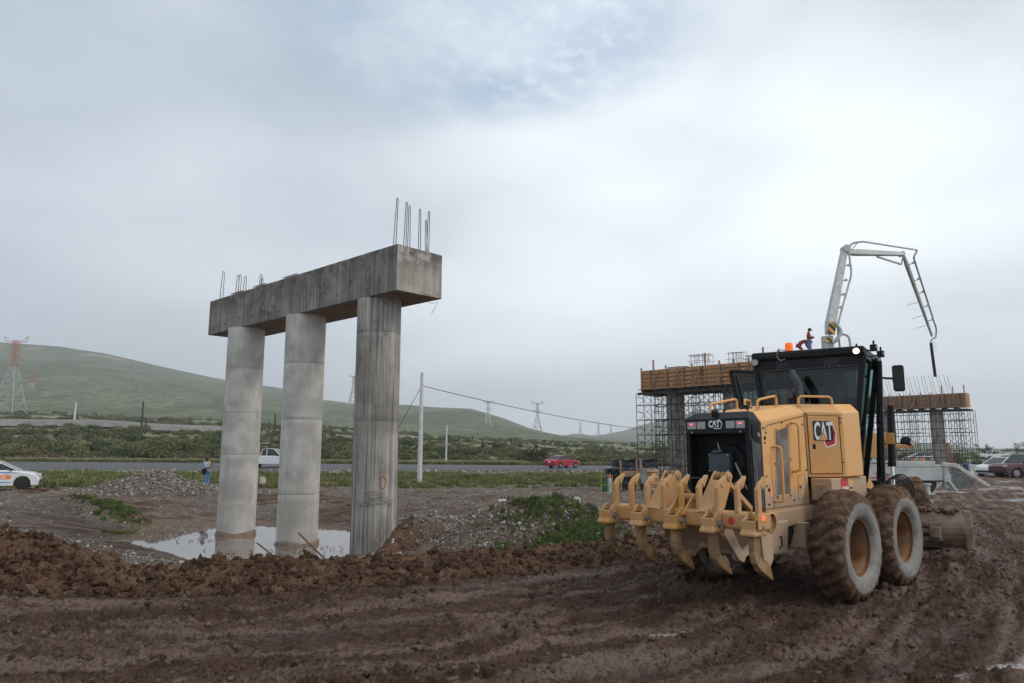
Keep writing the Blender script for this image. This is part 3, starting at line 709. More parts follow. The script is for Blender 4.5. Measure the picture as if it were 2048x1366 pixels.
def inv(o, pnt): return Vector(pnt) - o.location
Lc, Wc = 10.9, 1.57
def PC(u, v, z): q = A0 + DA * u + NA * v; return (q.x, q.y, z)
segs = [0, 2.3, 5.4, 8.2, Lc]
cb = B(); rings = []
for i in range(45):
    u = Lc * i / 44; e = .004 * sin(i * 2.3) + .004 * sin(i * .9)
    jt = -.006 if any(abs(u - s_) < .13 for s_ in segs[1:-1]) else 0
    rings.append([PC(u, jt, ZC0 + .0), PC(u, .03 + jt, ZC0 - .03) if False else PC(u, Wc, ZC0), PC(u, Wc, ZC1 + e), PC(u, jt, ZC1 - e * .5)])
cb.loft(rings)
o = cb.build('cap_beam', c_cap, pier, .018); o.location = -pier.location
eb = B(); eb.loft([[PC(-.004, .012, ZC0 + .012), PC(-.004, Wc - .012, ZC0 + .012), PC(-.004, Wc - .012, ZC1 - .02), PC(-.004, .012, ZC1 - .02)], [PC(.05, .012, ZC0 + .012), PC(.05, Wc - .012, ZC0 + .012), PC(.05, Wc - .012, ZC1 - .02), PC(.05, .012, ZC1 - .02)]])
o = eb.build('end_face', c_end_lit, pier); o.location = -pier.location; o['label'] = 'brownish end face of the cap beam with its sunlit paleness painted in'
ud = mat('soffit_brown', (.20, .145, .105), (.27, .21, .165), 2.5, .9, .2, 30)  # browner tone laid over the whole underside of the beam
ub = B(); ub.loft([[PC(.03, .03, ZC0 - .004), PC(.03, Wc - .03, ZC0 - .004), PC(.03, Wc - .03, ZC0 + .02), PC(.03, .03, ZC0 + .02)], [PC(Lc - .03, .03, ZC0 - .004), PC(Lc - .03, Wc - .03, ZC0 - .004), PC(Lc - .03, Wc - .03, ZC0 + .02), PC(Lc - .03, .03, ZC0 + .02)]])
o = ub.build('soffit', ud, pier); o.location = -pier.location
COLS = [(-3.68, 19.5, c_col3), (-6.40, 21.9, c_col1), (-9.13, 24.3, c_col1)]
for i, (cx, cy, cm) in enumerate(COLS):
    prof = []; z0 = -1.35
    js = {0: [2.6, 5.0], 1: [.55, 2.75, 4.45], 2: [1.7, 3.05, 4.55]}[i]
    zs = sorted([z0, ZC0] + [z0 + (ZC0 - z0) * k / 26 for k in range(1, 26)] + [j - .012 for j in js] + [j for j in js] + [j + .012 for j in js])
    for z in zs: prof.append((z - pier.location.z, .60 - (.008 if z in js else 0) + (.006 if i == 2 and z < 3.05 else 0)))
    prof = [(z0 - pier.location.z, .01)] + prof
    cb = B(); cb.lathe(prof, 72, 'z', (cx - pier.location.x, cy - pier.location.y, 0))
    o = cb.build('column', cm, pier, smooth=True); o['label'] = ['nearest column with dark vertical streaks and a red painted ring', 'middle pale column with a tan patch near its top', 'farthest pale column with a ring of mud at its foot'][i]
    mb = B(); r_ = random.Random(i); rg = []
    zt = (-.62, -.84, -.82)[i]
    if i:
        for k in range(40):
            a = 2 * pi * k / 40; e = .02 * r_.random(); zz = zt + .04 * sin(3 * a + i) - pier.location.z
            ca, sa = cos(a), sin(a)
            rg.append([(cx - pier.location.x + ca * q, cy - pier.location.y + sa * q, z_) for q, z_ in ((.595, zz + .05), (.625 + e, zz), (.64 + e, zz - .12), (.60, zz - .55))])
        mb.loft(rg, closed=True, ring_closed=False); mb.build('mud_collar', mat('collar_mud', (.22, .17, .135), (.15, .11, .085), 14, .8, .6, 40), o, smooth=True)
    if i == 0:
        tb = B(); pts = []
        for k in range(28):
            a = 2 * pi * k / 28; ang = -1.02 + .125 * cos(a) + .008 * sin(5 * a); zz = 1.02 + .16 * sin(a)
            pts.append((cx - pier.location.x + .603 * cos(ang), cy - pier.location.y + .603 * sin(ang), zz - pier.location.z))
        tb.tube(pts, .011, 6, closed=True); tb.build('red_ring_mark', redp, o)
# starter loops
def hoop(b, x, y, z, h, wd, ax=(1, 0), lean=(0, 0), r=.011):
    p0 = Vector((x - ax[0] * wd / 2, y - ax[1] * wd / 2, z)); p1 = Vector((x + ax[0] * wd / 2, y + ax[1] * wd / 2, z))
    tp = Vector((lean[0], lean[1], h)); k = .6
    q0 = p0 + tp + Vector((ax[0], ax[1], 0)) * wd * (1 - k) / 2; q1 = p1 + tp - Vector((ax[0], ax[1], 0)) * wd * (1 - k) / 2
    b.tube([p0, q0 - Vector((0, 0, .04)), (q0 + q1) / 2 + Vector((0, 0, .02)), q1 - Vector((0, 0, .04)), p1], r, 6, round_=.05)
for u, v, h, ln in ((.35, .18, 1.42, .05), (.32, .50, 1.38, .03), (.42, .72, 1.36, .0), (.38, 1.06, 1.34, 0), (.36, 1.34, 1.34, .02), (.50, 1.42, 1.14, -.03)):
    b = B(); q = PC(u, v, ZC1 - .05); hoop(b, q[0], q[1], q[2], h, .09, (.6, .8), (ln, 0)); o = b.build('rebar_loop', stl, pier); o.location = -pier.location
for u, v, h in ((10.55, .25, 1.15), (10.35, .8, 1.1), (9.9, .5, .95), (9.85, .75, .95), (8.9, .9, .75), (8.6, .7, .8)):
    b = B(); q = PC(u, v, ZC1 - .05); hoop(b, q[0], q[1], q[2], h, .12, (.6, .8), (.03, 0)); o = b.build('rebar_loop', stl, pier); o.location = -pier.location
for u in (9.6, 8.0, 6.0, 4.4, 3.0):
    b = B()
    for k in range(6):
        a = Vector(PC(u + .13 * k - .3, .35, ZC1 - .05)); c = Vector(PC(u + .13 * k - .3, 1.15, ZC1 - .05)); hh = .26 if u > 4.5 else .16
        b.tube([a, a + Vector((0, 0, hh)), c + Vector((0, 0, hh)), c], .012, 5)
    for v in (.4, .75, 1.1): b.bar(PC(u - .4, v, ZC1 + (.22 if u > 4.5 else .12)), PC(u + .5, v, ZC1 + (.22 if u > 4.5 else .12)), .02, .02)
    o = b.build('pedestal_rebar', rust, pier); o.location = -pier.location
b = B(); q = Vector(PC(.2, 1.2, ZC0 - .02)); b.tube([q, q + Vector((.10, 0, -.14)), q + Vector((.32, 0, -.10)), q + Vector((.22, 0, -.26)), q + Vector((.14, 0, -.42))], .006, 5)
o = b.build('loose_tie_wire', stl, pier); o.location = -pier.location
# small formwork marks cast in the beam
for (u0, z0_) in ((.55, 6.85), (1.25, 6.75), (1.3, 6.2), (.75, 6.35), (2.0, 6.55), (2.7, 6.25), (3.4, 6.7), (4.7, 6.35), (5.9, 6.2), (7.0, 6.6), (8.6, 6.35), (9.6, 6.25)):
    b = B()
    for k in (0, 1):
        b.bar(PC(u0 - k * .05, -.001, z0_), PC(u0 - k * .05 + .03, -.001, z0_ - .07), .012, .006)
    o = b.build('tie_hole', mat('dark_hole', (.02, .02, .02), rough=.9) if 'dark_hole' not in bpy.data.materials else bpy.data.materials['dark_hole'], pier); o.location = -pier.location

# ================================================================== motor grader
def yel(name, k=1.0, dirt=.5, dz=(0, 0)):
    m = bpy.data.materials.new(name); m.use_nodes = True; t = m.node_tree; p = t.nodes['Principled BSDF']
    p.inputs['Specular IOR Level'].default_value = .3
    tx = N('ShaderNodeTexCoord', t); v = tx.outputs['Object']
    base = (.60 * k, .285 * k, .070 * k)
    n1 = NOISE(v, 2.3, 5, .62, t); mp = N('ShaderNodeMapping', t); t.links.new(v, mp.inputs[0]); mp.inputs['Scale'].default_value = (8, 8, .8)
    n2 = NOISE(mp.outputs[0], 1.6, 5, .6, t); n3 = NOISE(v, 30, 5, .7, t)
    c = MIX(MR(n1, .3, .65, .1, .25 + dirt * .75, t), base, (.60 * k, .37 * k, .19 * k), t)
    c = MIX(MR(n2, .52, .68, 0, dirt * .40, t), c, (.45, .33, .22), t)
    sp = N('ShaderNodeSeparateXYZ', t); t.links.new(v, sp.inputs[0])
    if dz[1] != dz[0]:
        g = M('ADD', MR(sp.outputs[2], dz[0], dz[1], 1, 0, t), M('MULTIPLY', M('SUBTRACT', n1, .5, nt_=t), 1.4, nt_=t), nt_=t)
        c = MIX(MR(g, .15, .9, 0, .82, t), c, (.33, .25, .19), t)
    c = MIX(MR(n3, .60, .72, 0, dirt * .65, t), c, (.16, .105, .07), t)
    c = MIX(MR(NOISE(v, 5.5, 6, .75, t), .58, .70, 0, dirt * .7, t), c, (.24, .155, .095), t)
    t.links.new(c, p.inputs['Base Color']); t.links.new(MR(n1, .3, .7, .42, .68, t), p.inputs['Roughness'])
    b = N('ShaderNodeBump', t); b.inputs['Strength'].default_value = .12; b.inputs['Distance'].default_value = .004; t.links.new(n3, b.inputs['Height']); t.links.new(b.outputs[0], p.inputs['Normal'])
    return m
m_y = yel('grader_yellow', 1.0, .5, (1.0, 1.75)); m_yr = yel('ripper_yellow', .72, .75); m_yf = yel('frame_yellow', .85, 1.0, (.8, 1.6))
m_yh = yel('handrail_yellow', .95, .2); m_yt = mat('worn_tooth', (.20, .11, .045), (.30, .195, .105), 5, .6, .3, 40, c3=(.12, .10, .085), s3=4.5)
m_k = mat('black_paint', (.004, .005, .007), (.010, .012, .015), 4, .38, .05, 30, rough2=.55)
m_kd = mat('dusty_black', (.020, .023, .028), (.075, .08, .085), 3.2, .6, .1, 30, stretch=(6, 6, .7), rough2=.8)
m_kk = mat('engine_dark', (.006, .006, .007), (.012, .012, .013), 5, .7)
m_bl = mat('engine_blue_grey', (.035, .05, .07), (.06, .075, .09), 5, .5)
m_rub = mat('seal_rubber', (.03, .031, .033), (.05, .05, .05), 5, .6)
m_ch = mat('chrome', (.7, .7, .7), (.6, .6, .6), 5, .18, metal=1)
m_gs = mat('steel_pin', (.32, .31, .29), (.16, .15, .14), 20, .4, metal=.6)
m_wh = mat('decal_white', (.75, .75, .74), (.66, .65, .63), 5, .5); m_red = mat('decal_red', (.50, .035, .045), (.42, .04, .045), 5, .45)
m_mesh = mat('grille_mesh', (.12, .105, .09), (.24, .215, .19), 2.2, .8, .8, 120, c3=(.32, .28, .24), s3=3)
m_or = emis('glowing_reflector', (1, .22, .07), .25, (.9, .2, .08)); m_amb = emis('beacon_orange', (1, .16, .01), .35, (.9, .16, .02))  # reflectors get a painted glow of their own, though they are no lamps
m_lens = mat('lamp_lens', (.40, .40, .40), (.22, .22, .22), 90, .3); m_rl = emis('red_lamp', (1, .10, .14), 1.6)
m_glass = glassmat('cab_glass', (.05, .065, .062)); m_sglass = glassmat('side_glass', (.25, .42, .37))
TH, RHO, PIT = radians(47.5), radians(.16), radians(.47)
G = thing('motor_grader', 'dusty yellow motor grader with rear ripper teeth and mud caked tyres', 'motor grader', (4.12, 10.66, 0), (PIT, -RHO, -TH))
Gm = Matrix.Translation(G.location) @ Euler((PIT, -RHO, -TH)).to_matrix().to_4x4()
THC = radians(33.5)
Cw = Matrix.Translation((4.55, 10.96, 0)) @ Matrix.Rotation(-THC, 4, 'Z')
Cm = Gm.inverted() @ Cw                                   # cab frame -> grader frame
def gp(name, b, mt, bevel=0, par=None, **k): return b.build(name, mt, par or G, bevel, **k)

# --- engine hood
HW = .47
def hood_ring(y, w0, w1, zs, zr, z0=1.14): return [(-w0, y, z0), (-w0, y, zs), (-w1, y, zr), (w1, y, zr), (w0, y, zs), (w0, y, z0)]
hb = B()
r1 = hood_ring(-1.70, .475, .37, 2.235, 2.365); r2 = hood_ring(-.50, .475, .36, 2.39, 2.505); r3 = hood_ring(-.14, .85, .74, 2.37, 2.50, 1.5); r4 = hood_ring(.42, .85, .74, 2.40, 2.52, 1.5)
hb.loft([r1, r2]); gp('hood', hb, m_y, .018)
hb = B(); r2b = [(x, -.498, max(z, 1.5)) for x, y, z in r2]; hb.loft([r2b, r3, r4]); gp('hood_shoulder', hb, m_y, .015)
hb = B(); hb.span(-.47, .47, -1.69, .5, 1.10, 1.139); gp('hood_sill', hb, m_yf)
# radiator shroud (black): open frame with a dark recess
sb = B()
sb.loft([[(-.465, -1.98, 1.15), (-.465, -1.98, 2.285), (-.39, -1.85, 2.37), (.40, -1.85, 2.37), (.465, -1.98, 2.285), (.465, -1.98, 1.15)], [(-.47, -1.702, 1.15), (-.47, -1.702, 2.225), (-.375, -1.702, 2.362), (.375, -1.702, 2.362), (.47, -1.702, 2.225), (.47, -1.702, 1.15)]], cap=False)
sb.add([(-.465, -1.98, 2.285), (.465, -1.98, 2.285), (.40, -1.85, 2.37), (-.39, -1.85, 2.37)], [(0, 1, 2, 3)])
sb.span(-.465, .465, -1.985, -1.95, 2.09, 2.285); sb.span(-.465, -.405, -1.985, -1.9, 1.15, 2.09); sb.span(.405, .465, -1.985, -1.9, 1.15, 2.09); sb.span(-.465, .465, -1.985, -1.9, 1.13, 1.17)
gp('radiator_shroud', sb, m_k, .008)
b = B(); b.span(-.466, .466, -1.74, -1.706, 1.16, 2.2); gp('radiator_core', b, m_kk)
b = B(); b.lathe([(-1.80, .02), (-1.82, .27), (-1.80, .30), (-1.76, .31)], 28, 'y', (0, 0, 1.66)); gp('fan_ring', b, m_kk, smooth=True)
for k in range(6):
    a = k * pi / 3; b = B(); b.bar((.05 * cos(a), -1.83, 1.66 + .05 * sin(a)), (.26 * cos(a), -1.81, 1.66 + .26 * sin(a)), .02, .09, (0, 1, .4)); gp('fan_blade', b, m_k)
b = B(); b.span(-.17, .14, -1.93, -1.84, 1.60, 1.84); b.span(-.10, .0, -1.95, -1.85, 1.84, 1.88); gp('fan_motor_box', b, m_bl, .01)
for x, z in ((-.15, 1.82), (.12, 1.82), (-.15, 1.62), (.12, 1.62)):
    b = B(); b.cyl((x, -1.945, z), (x, -1.93, z), .012, n=8); gp('bolt', b, m_gs)
b = B(); b.tube([(.22, -1.93, 1.72), (.30, -1.94, 1.55), (.36, -1.93, 1.40)], .014); gp('hose', b, m_gs); b = B(); b.tube([(-.02, -1.93, 1.98), (0, -1.94, 1.90), (.02, -1.93, 1.86)], .008); gp('hose', b, m_gs)
# side louvre recess of the shroud
b = B(); b.add([(.477, -1.93, 2.22), (.477, -1.76, 2.17), (.477, -1.76, 1.98), (.477, -1.93, 2.05)], [(0, 1, 2, 3)]); gp('side_recess', b, m_kk)
b = B(); b.cyl((.46, -1.80, 2.07), (.49, -1.80, 2.07), .028, n=12); gp('recess_knob', b, m_gs)
b = B(); b.prism([(-1.96, 2.0), (-1.74, 1.95), (-1.72, 1.16), (-1.93, 1.16)], 'x', .470, .478); gp('dusty_side_panel', b, m_kd, .003)
b = B(); b.span(.474, .482, -1.88, -1.80, 1.27, 1.35); gp('side_slot', b, m_kk)
# rear lamps
for x0, x1, red in ((-.43, -.30, 1), (-.285, -.155, 0), (.145, .27, 0), (.285, .41, 1)):
    b = B(); b.span(x0, x1, -1.992, -1.98, 2.155, 2.25); lo = gp('rear_lamp', b, m_lens, .004)
    if red:
        b = B(); b.span((x0 + x1) / 2 - .022, (x0 + x1) / 2 + .022, -1.995, -1.990, 2.21, 2.228); gp('red_light', b, m_rl, 0, lo)
for x in (-.36, .345):
    b = B(); b.span(x - .012, x + .012, -1.995, -1.985, 2.10, 2.125); gp('latch_bolt', b, m_gs, .003)
# raised lettering and chevron emblems
def text_mesh(s, size, mt, name, par, M_, extrude=.002, off=0, sx=1.0, loc=None):
    cu = bpy.data.curves.new(name, 'FONT'); cu.body = s; cu.size = size; cu.extrude = extrude; cu.offset = off; cu.align_x = 'LEFT'
    o = bpy.data.objects.new('tmp', cu); COL.objects.link(o); dg = bpy.context.evaluated_depsgraph_get(); me = bpy.data.meshes.new_from_object(o.evaluated_get(dg)); bpy.data.objects.remove(o)
    me.transform(Matrix.Diagonal((sx, 1, 1, 1))); me.transform(M_); me.materials.clear(); me.materials.append(mt); me.name = name
    return link(name, me, par)
# matrix: text x -> dirx, text y -> up, normal = out
def TM(o, dx, up):
    dx = Vector(dx).normalized(); up = Vector(up).normalized(); n_ = dx.cross(up); m = Matrix((dx, up, n_)).transposed().to_4x4(); m.translation = Vector(o); return m
text_mesh('CAT', .115, m_wh, 'emblem_lettering', G, TM((-.107, -1.989, 2.178), (1, 0, 0), (0, 0, 1)), .003, .004, .72)
b = B(); b.tube([(.045, -1.992, 2.267), (.062, -1.992, 2.267), (.093, -1.992, 2.215), (.070, -1.992, 2.158), (-.015, -1.992, 2.158), (-.03, -1.992, 2.172)], .006, 5); gp('emblem_hexagon', b, m_wh)
b = B(); b.prism([(-.045, 2.178), (.0, 2.178), (-.022, 2.222)], 'y', -1.9935, -1.990); gp('emblem_triangle', b, m_k)
# camera / tank cap on the chamfer
b = B(); b.box((-.06, -1.90, 2.37), (.085, .06, .07), (.5, 0, .3)); b.cyl((.02, -1.84, 2.385), (.05, -1.82, 2.40), .018); gp('rear_camera', b, m_rub, .01)
# grille and panel seams on the right side
X = .4765
b = B(); b.prism([(-1.34, 2.115), (-1.01, 2.185), (-1.05, 1.31), (-1.40, 1.31)], 'x', X - .01, X + .004); gr = gp('side_grille', b, m_mesh, .003)
b = B(); b.tube([(X, -1.37, 2.13), (X, -.99, 2.21), (X, -1.03, 1.27), (X, -1.43, 1.27)], .006, 6, closed=True); gp('grille_frame', b, m_y, 0, gr)
for y, z in ((-1.33, 2.14), (-1.02, 2.20), (-.99, 1.75), (-1.40, 1.7), (-1.05, 1.285), (-1.39, 1.285)):
    b = B(); b.cyl((X, y, z), (X + .01, y, z), .011, n=8); gp('bolt', b, m_k)
b = B(); b.tube([(X, -1.62, 2.13), (X, -1.57, 2.19), (X, -.55, 2.335)], .005, 5); gp('panel_seam', b, m_k)
b = B(); b.tube([(X, -.525, 2.34), (X, -.49, 1.5), (X, -.47, 1.15)], .004, 5); gp('panel_seam', b, m_k)
for y, z in ((-1.66, 2.16), (-1.60, 2.10), (-1.64, 1.97), (-1.65, 1.55), (-1.65, 1.43), (-1.16, 2.235), (-.58, 2.22), (-1.62, 1.20), (-.55, 1.60), (-.95, 1.22)):
    b = B(); b.cyl((X - .004, y, z), (X + .008, y, z), .013, n=8); gp('bolt', b, m_k)
b = B(); b.cyl((X - .004, -1.63, 2.03), (X + .006, -1.63, 2.03), .024, n=12); gp('round_port', b, m_kk)
b = B(); b.cyl((X - .004, -1.60, 1.38), (X + .006, -1.60, 1.38), .022, n=12); gp('round_port', b, m_kk)
b = B(); b.tube([(X, -.80, 1.53), (X, -.60, 1.55), (X, -.62, 1.23), (X, -.82, 1.22)], .003, 5, closed=True); b.cyl((X - .004, -.75, 1.38), (X + .006, -.75, 1.38), .022, n=10); gp('access_flap', b, m_rub)
b = B(); b.span(X, X + .006, -1.56, -1.53, 1.29, 1.43); gp('glowing_reflector', b, m_or)
for pts in ([(X, -1.45, 1.92), (X + .10, -1.42, 1.92), (X + .10, -1.42, 1.23), (X, -1.48, 1.235)], [(X, -.93, 2.235), (X + .10, -.90, 2.225), (X + .10, -.92, 1.60), (X, -.95, 1.59)]):
    b = B(); b.tube(pts, .017, 10, round_=.09); gp('grab_handle', b, m_yh, smooth=True)
# flared door with the big logo
K0, K1 = Vector((.475, -.50, 0)), Vector((.85, -.14, 0)); Dd = (K1 - K0).normalized(); Dn = Vector((Dd.y, -Dd.x, 0))
def DP(u, z, off=.004): q = K0 + Dd * u + Dn * off; return (q.x, q.y, z)
b = B(); b.add([DP(.04, 1.55, .008), DP(.46, 1.55, .008), DP(.455, 2.325, .008), DP(.04, 2.335, .008), DP(.04, 1.55, -.01), DP(.46, 1.55, -.01), DP(.455, 2.325, -.01), DP(.04, 2.335, -.01)], [(0, 1, 2, 3), (0, 4, 5, 1), (1, 5, 6, 2), (2, 6, 7, 3), (3, 7, 4, 0)])
door = gp('logo_door', b, m_y, .006)
b = B(); b.tube([DP(.035, 1.545, .004), DP(.465, 1.545, .004), DP(.462, 2.335, .004), DP(.033, 2.345, .004)], .005, 5, closed=True); gp('door_seam', b, m_k, 0, door)
b = B(); b.span(-.01, .01, -.01, .01, 0, .07); 
b = B(); b.add([DP(.085, 1.88, .010), DP(.125, 1.88, .010), DP(.125, 1.95, .010), DP(.085, 1.95, .010)], [(0, 1, 2, 3)]); gp('door_latch', b, m_k, 0, door)
def decal(pts, off, mt, name, par=door):
    b = B(); n_ = len(pts); b.add([DP(u, z, off) for u, z in pts] + [DP(u, z, .006) for u, z in pts], [tuple(range(n_))] + [(i, (i + 1) % n_, n_ + (i + 1) % n_, n_ + i) for i in range(n_)]); return gp(name, b, mt, 0, par)
u0, z1 = .115, 2.27
decal([(u0 + .18, 2.235), (u0 + .255, 2.25), (u0 + .30, 2.10), (u0 + .285, 1.935), (u0 + .155, 1.895), (u0 + .12, 1.985)], .0095, m_wh, 'logo_white_edge')
decal([(u0 + .19, 2.235), (u0 + .245, 2.245), (u0 + .288, 2.10), (u0 + .27, 1.95), (u0 + .165, 1.915), (u0 + .135, 1.985)], .0105, m_red, 'logo_red_hexagon')
decal([(u0 + .19, 2.225), (u0 + .232, 2.235), (u0 + .260, 2.10), (u0 + .245, 1.99), (u0 + .15, 1.98), (u0 + .14, 2.0)], .0115, m_k, 'logo_dark_field')
decal([(u0 - .012, 2.015), (u0 + .005, 1.995), (u0 + .235, 1.995), (u0 + .235, 2.10), (u0 + .225, 2.26), (u0 + .005, 2.268), (u0 - .012, 2.25)], .0125, m_rub, 'logo_dark_border')
text_mesh('CAT', .335, m_wh, 'logo_lettering', door, TM(DP(u0 + .0, 2.012, .014), Dd, (0, 0, 1)), .0015, .009, .37)
decal([(u0 + .052, 1.998), (u0 + .178, 1.998), (u0 + .115, 2.125)], .0165, m_k, 'logo_triangle_edge'); decal([(u0 + .062, 2.003), (u0 + .168, 2.003), (u0 + .115, 2.11)], .018, m_y, 'logo_yellow_triangle')
for u, z in ((.025, 2.36), (-.0, 2.36), (.48, 2.30), (.48, 2.24), (.48, 1.70)):
    b = B(); q = Vector(DP(u, z, 0)); b.cyl(q, q + Dn * .008, .011, n=8); gp('bolt', b, m_k)
# tool box over the tandem
b = B(); b.span(.515, .80, -.52, .62, 1.20, 1.49); bx = gp('tool_box', b, yel('box_yellow', .85, 1.0, (1.0, 2.2)), .012)
b = B(); b.tube([(.58, -.52, 1.41), (.58, -.55, 1.41), (.72, -.55, 1.41), (.72, -.52, 1.41)], .009, 6); gp('box_handle', b, m_yh, 0, bx)
b = B(); b.prism([(.62, 1.36), (.66, 1.36), (.70, 1.22), (.61, 1.22)], 'y', -.54, -.518); gp('box_latch', b, m_gs, .004, bx)
b = B(); b.span(.798, .804, -.24, .14, 1.215, 1.48); st = gp('rental_sticker', b, mat('sticker_yellow', (.62, .36, .12), (.55, .33, .14), 5, .6), 0, bx)
b = B(); b.span(.803, .8065, -.24, -.02, 1.215, 1.48); gp('sticker_red_half', b, m_red, 0, bx)
b = B(); b.cyl((.803, -.02, 1.35), (.808, -.02, 1.35), .055, n=6); gp('sticker_grey_hexagon', b, m_gs, 0, bx)
text_mesh('MADISA', .075, m_wh, 'sticker_lettering', bx, TM((.8078, -.225, 1.32), (0, 1, 0), (0, 0, 1)), .0008, .002, .66)
text_mesh('CAT', .045, m_wh, 'sticker_lettering', bx, TM((.8088, -.055, 1.335), (0, 1, 0), (0, 0, 1)), .0008, .001, .66)
text_mesh('Rental', .05, m_rub, 'sticker_lettering', bx, TM((.806, .04, 1.33), (0, 1, 0), (0, 0, 1)), .0008, .0, .66)
# handrails on the hood
for pts in ([(-.30, -1.62, 2.37), (-.30, -1.62, 2.50), (-.30, -.92, 2.60), (-.30, -.92, 2.45)], [(.30, -1.45, 2.37), (.30, -1.45, 2.53), (.30, -.93, 2.61), (.30, -.93, 2.45)],
            [(-.33, -.65, 2.48), (-.33, -.65, 2.60), (-.62, .05, 2.62), (-.62, .05, 2.48)], [(.43, -.55, 2.47), (.43, -.55, 2.61), (.72, -.15, 2.60), (.72, -.15, 2.47)]):
    b = B(); b.tube(pts, .017, 10, round_=.07); gp('handrail', b, m_yh, smooth=True)
b = B(); b.cyl((-.15, -.95, 2.42), (-.15, -.95, 2.47), .09, n=20); b.cyl((-.15, -.95, 2.47), (-.15, -.95, 2.50), .045, n=16); gp('filler_cap', b, m_k, .006)
for y in (-1.35, -1.05): 
    b = B(); b.cyl((.1, y, 2.405 + (y + 1.35) * .1), (.1, y, 2.43 + (y + 1.35) * .1), .016, n=8); gp('bolt', b, m_k)
# intake hood and exhaust stack
b = B(); b.loft([[(x * s_, y_ + (y * s_), z) for x, y in ((-.22, -.12), (.22, -.12), (.22, .12), (-.22, .12))] for s_, y_, z in ((1.0, .15, 2.62), (1.0, .15, 2.69), (.82, .17, 2.77))]); M0 = Matrix.Translation((-.12, -.05, 0)); b.v = [tuple(M0 @ Vector(q)) for q in b.v]; b.span(-.26, .02, -.02, .2, 2.45, 2.64)
gp('air_intake', b, m_kd, .02)
b = B(); b.tube([(.19, .02, 2.5), (.175, .02, 2.80), (.13, .02, 2.90), (.075, .02, 3.03)], [.062, .062, .06, .045], 16); gp('exhaust_stack', b, m_kd, smooth=True)
# --- rear frame and belly
b = B(); b.prism([(-1.72, 1.10), (.6, 1.13), (.6, .95), (-.35, .94), (-1.30, .89), (-1.52, .90), (-1.72, .95)], 'x', .30, .50); gp('frame_rail', b, m_yf, .01)
b = B(); b.prism([(-1.72, 1.10), (.6, 1.13), (.6, .95), (-.35, .94), (-1.30, .89), (-1.72, .95)], 'x', -.50, -.30); gp('frame_rail', b, m_yf, .01)
b = B(); b.span(-.5, .5, -1.96, -1.70, .98, 1.10); gp('rear_bumper', b, m_yf, .015)
b = B(); b.add([(-.48, -1.86, .99), (.52, -1.86, .99), (.52, -1.82, .60), (-.48, -1.82, .60), (-.48, -1.2, .99), (.52, -1.2, .99), (.52, -1.28, .56), (-.48, -1.28, .56)], [(0, 1, 2, 3), (4, 5, 6, 7), (1, 5, 6, 2), (0, 4, 7, 3), (2, 6, 7, 3), (0, 1, 5, 4)]); tk = gp('belly_tank', b, m_yf, .03)
b = B(); b.tube([(.53, -1.50, .80), (.53, -1.45, .80), (.53, -1.45, .68), (.53, -1.52, .67)], .008, 6); gp('tank_slot', b, m_kk, 0, tk)
b = B(); b.loft([[(.42, -.95, .93), (.60, -.95, .93), (.60, -.80, .93), (.42, -.80, .93)], [(.44, -.96, .80), (.60, -.96, .80), (.60, -.80, .80), (.44, -.80, .80)], [(.40, -1.0, .62), (.62, -1.0, .62), (.62, -.8, .62), (.40, -.8, .62)]]); gp('axle_bracket', b, m_yf, .01)
b = B(); b.box((.42, -1.08, .56), (.14, .16, .05), (.1, 0, .2)); gp('step_lug', b, m_yf, .01)
b = B(); b.span(.66, .84, -1.1, 1.1, .50, .92); gp('tandem_case', b, mat('muddy_case', (.10, .07, .05), (.16, .11, .08), 5, .9, .6, 20), .06)
b = B(); b.span(-.84, -.66, -1.1, 1.1, .50, .92); gp('tandem_case', b, bpy.data.materials['muddy_case'], .06)
b = B(); b.cyl((-.8, 0, .72), (.8, 0, .72), .19, n=16); b.span(-.4, .4, -.9, 1.2, .62, 1.12); gp('axle_housing', b, bpy.data.materials['muddy_case'], .03)
# --- ripper linkage
b = B(); b.span(-1.03, 1.06, -2.90, -2.68, 1.015, 1.205); bm_ = gp('ripper_beam', b, m_yr, .03)
for x in (-.67, .70):
    b = B(); b.cyl((x, -2.903, 1.11), (x, -2.899, 1.11), .042, n=18); gp('red_sticker', b, m_red, 0, bm_)
b = B(); b.span(1.10, 1.115, -3.06, -2.82, 1.05, 1.21); pl = gp('end_plate', b, m_yr, .006)
b = B(); b.span(1.115, 1.121, -3.0, -2.92, 1.14, 1.20); gp('glowing_reflector', b, m_or, 0, pl)
b = B(); b.lathe([(.98, .09), (1.0, .115), (1.03, .115), (1.04, .09)], 20, 'x', (0, -2.62, 1.10)); gp('pivot_ring', b, m_yr, smooth=True)
ys_ = -3.09
tooth_prof = [(-3.03, 1.0), (-2.91, 1.0), (-2.905, .79), (-2.87, .72), (-2.80, .665), (-2.85, .61), (-2.93, .625), (-3.0, .69), (-3.03, .78)]
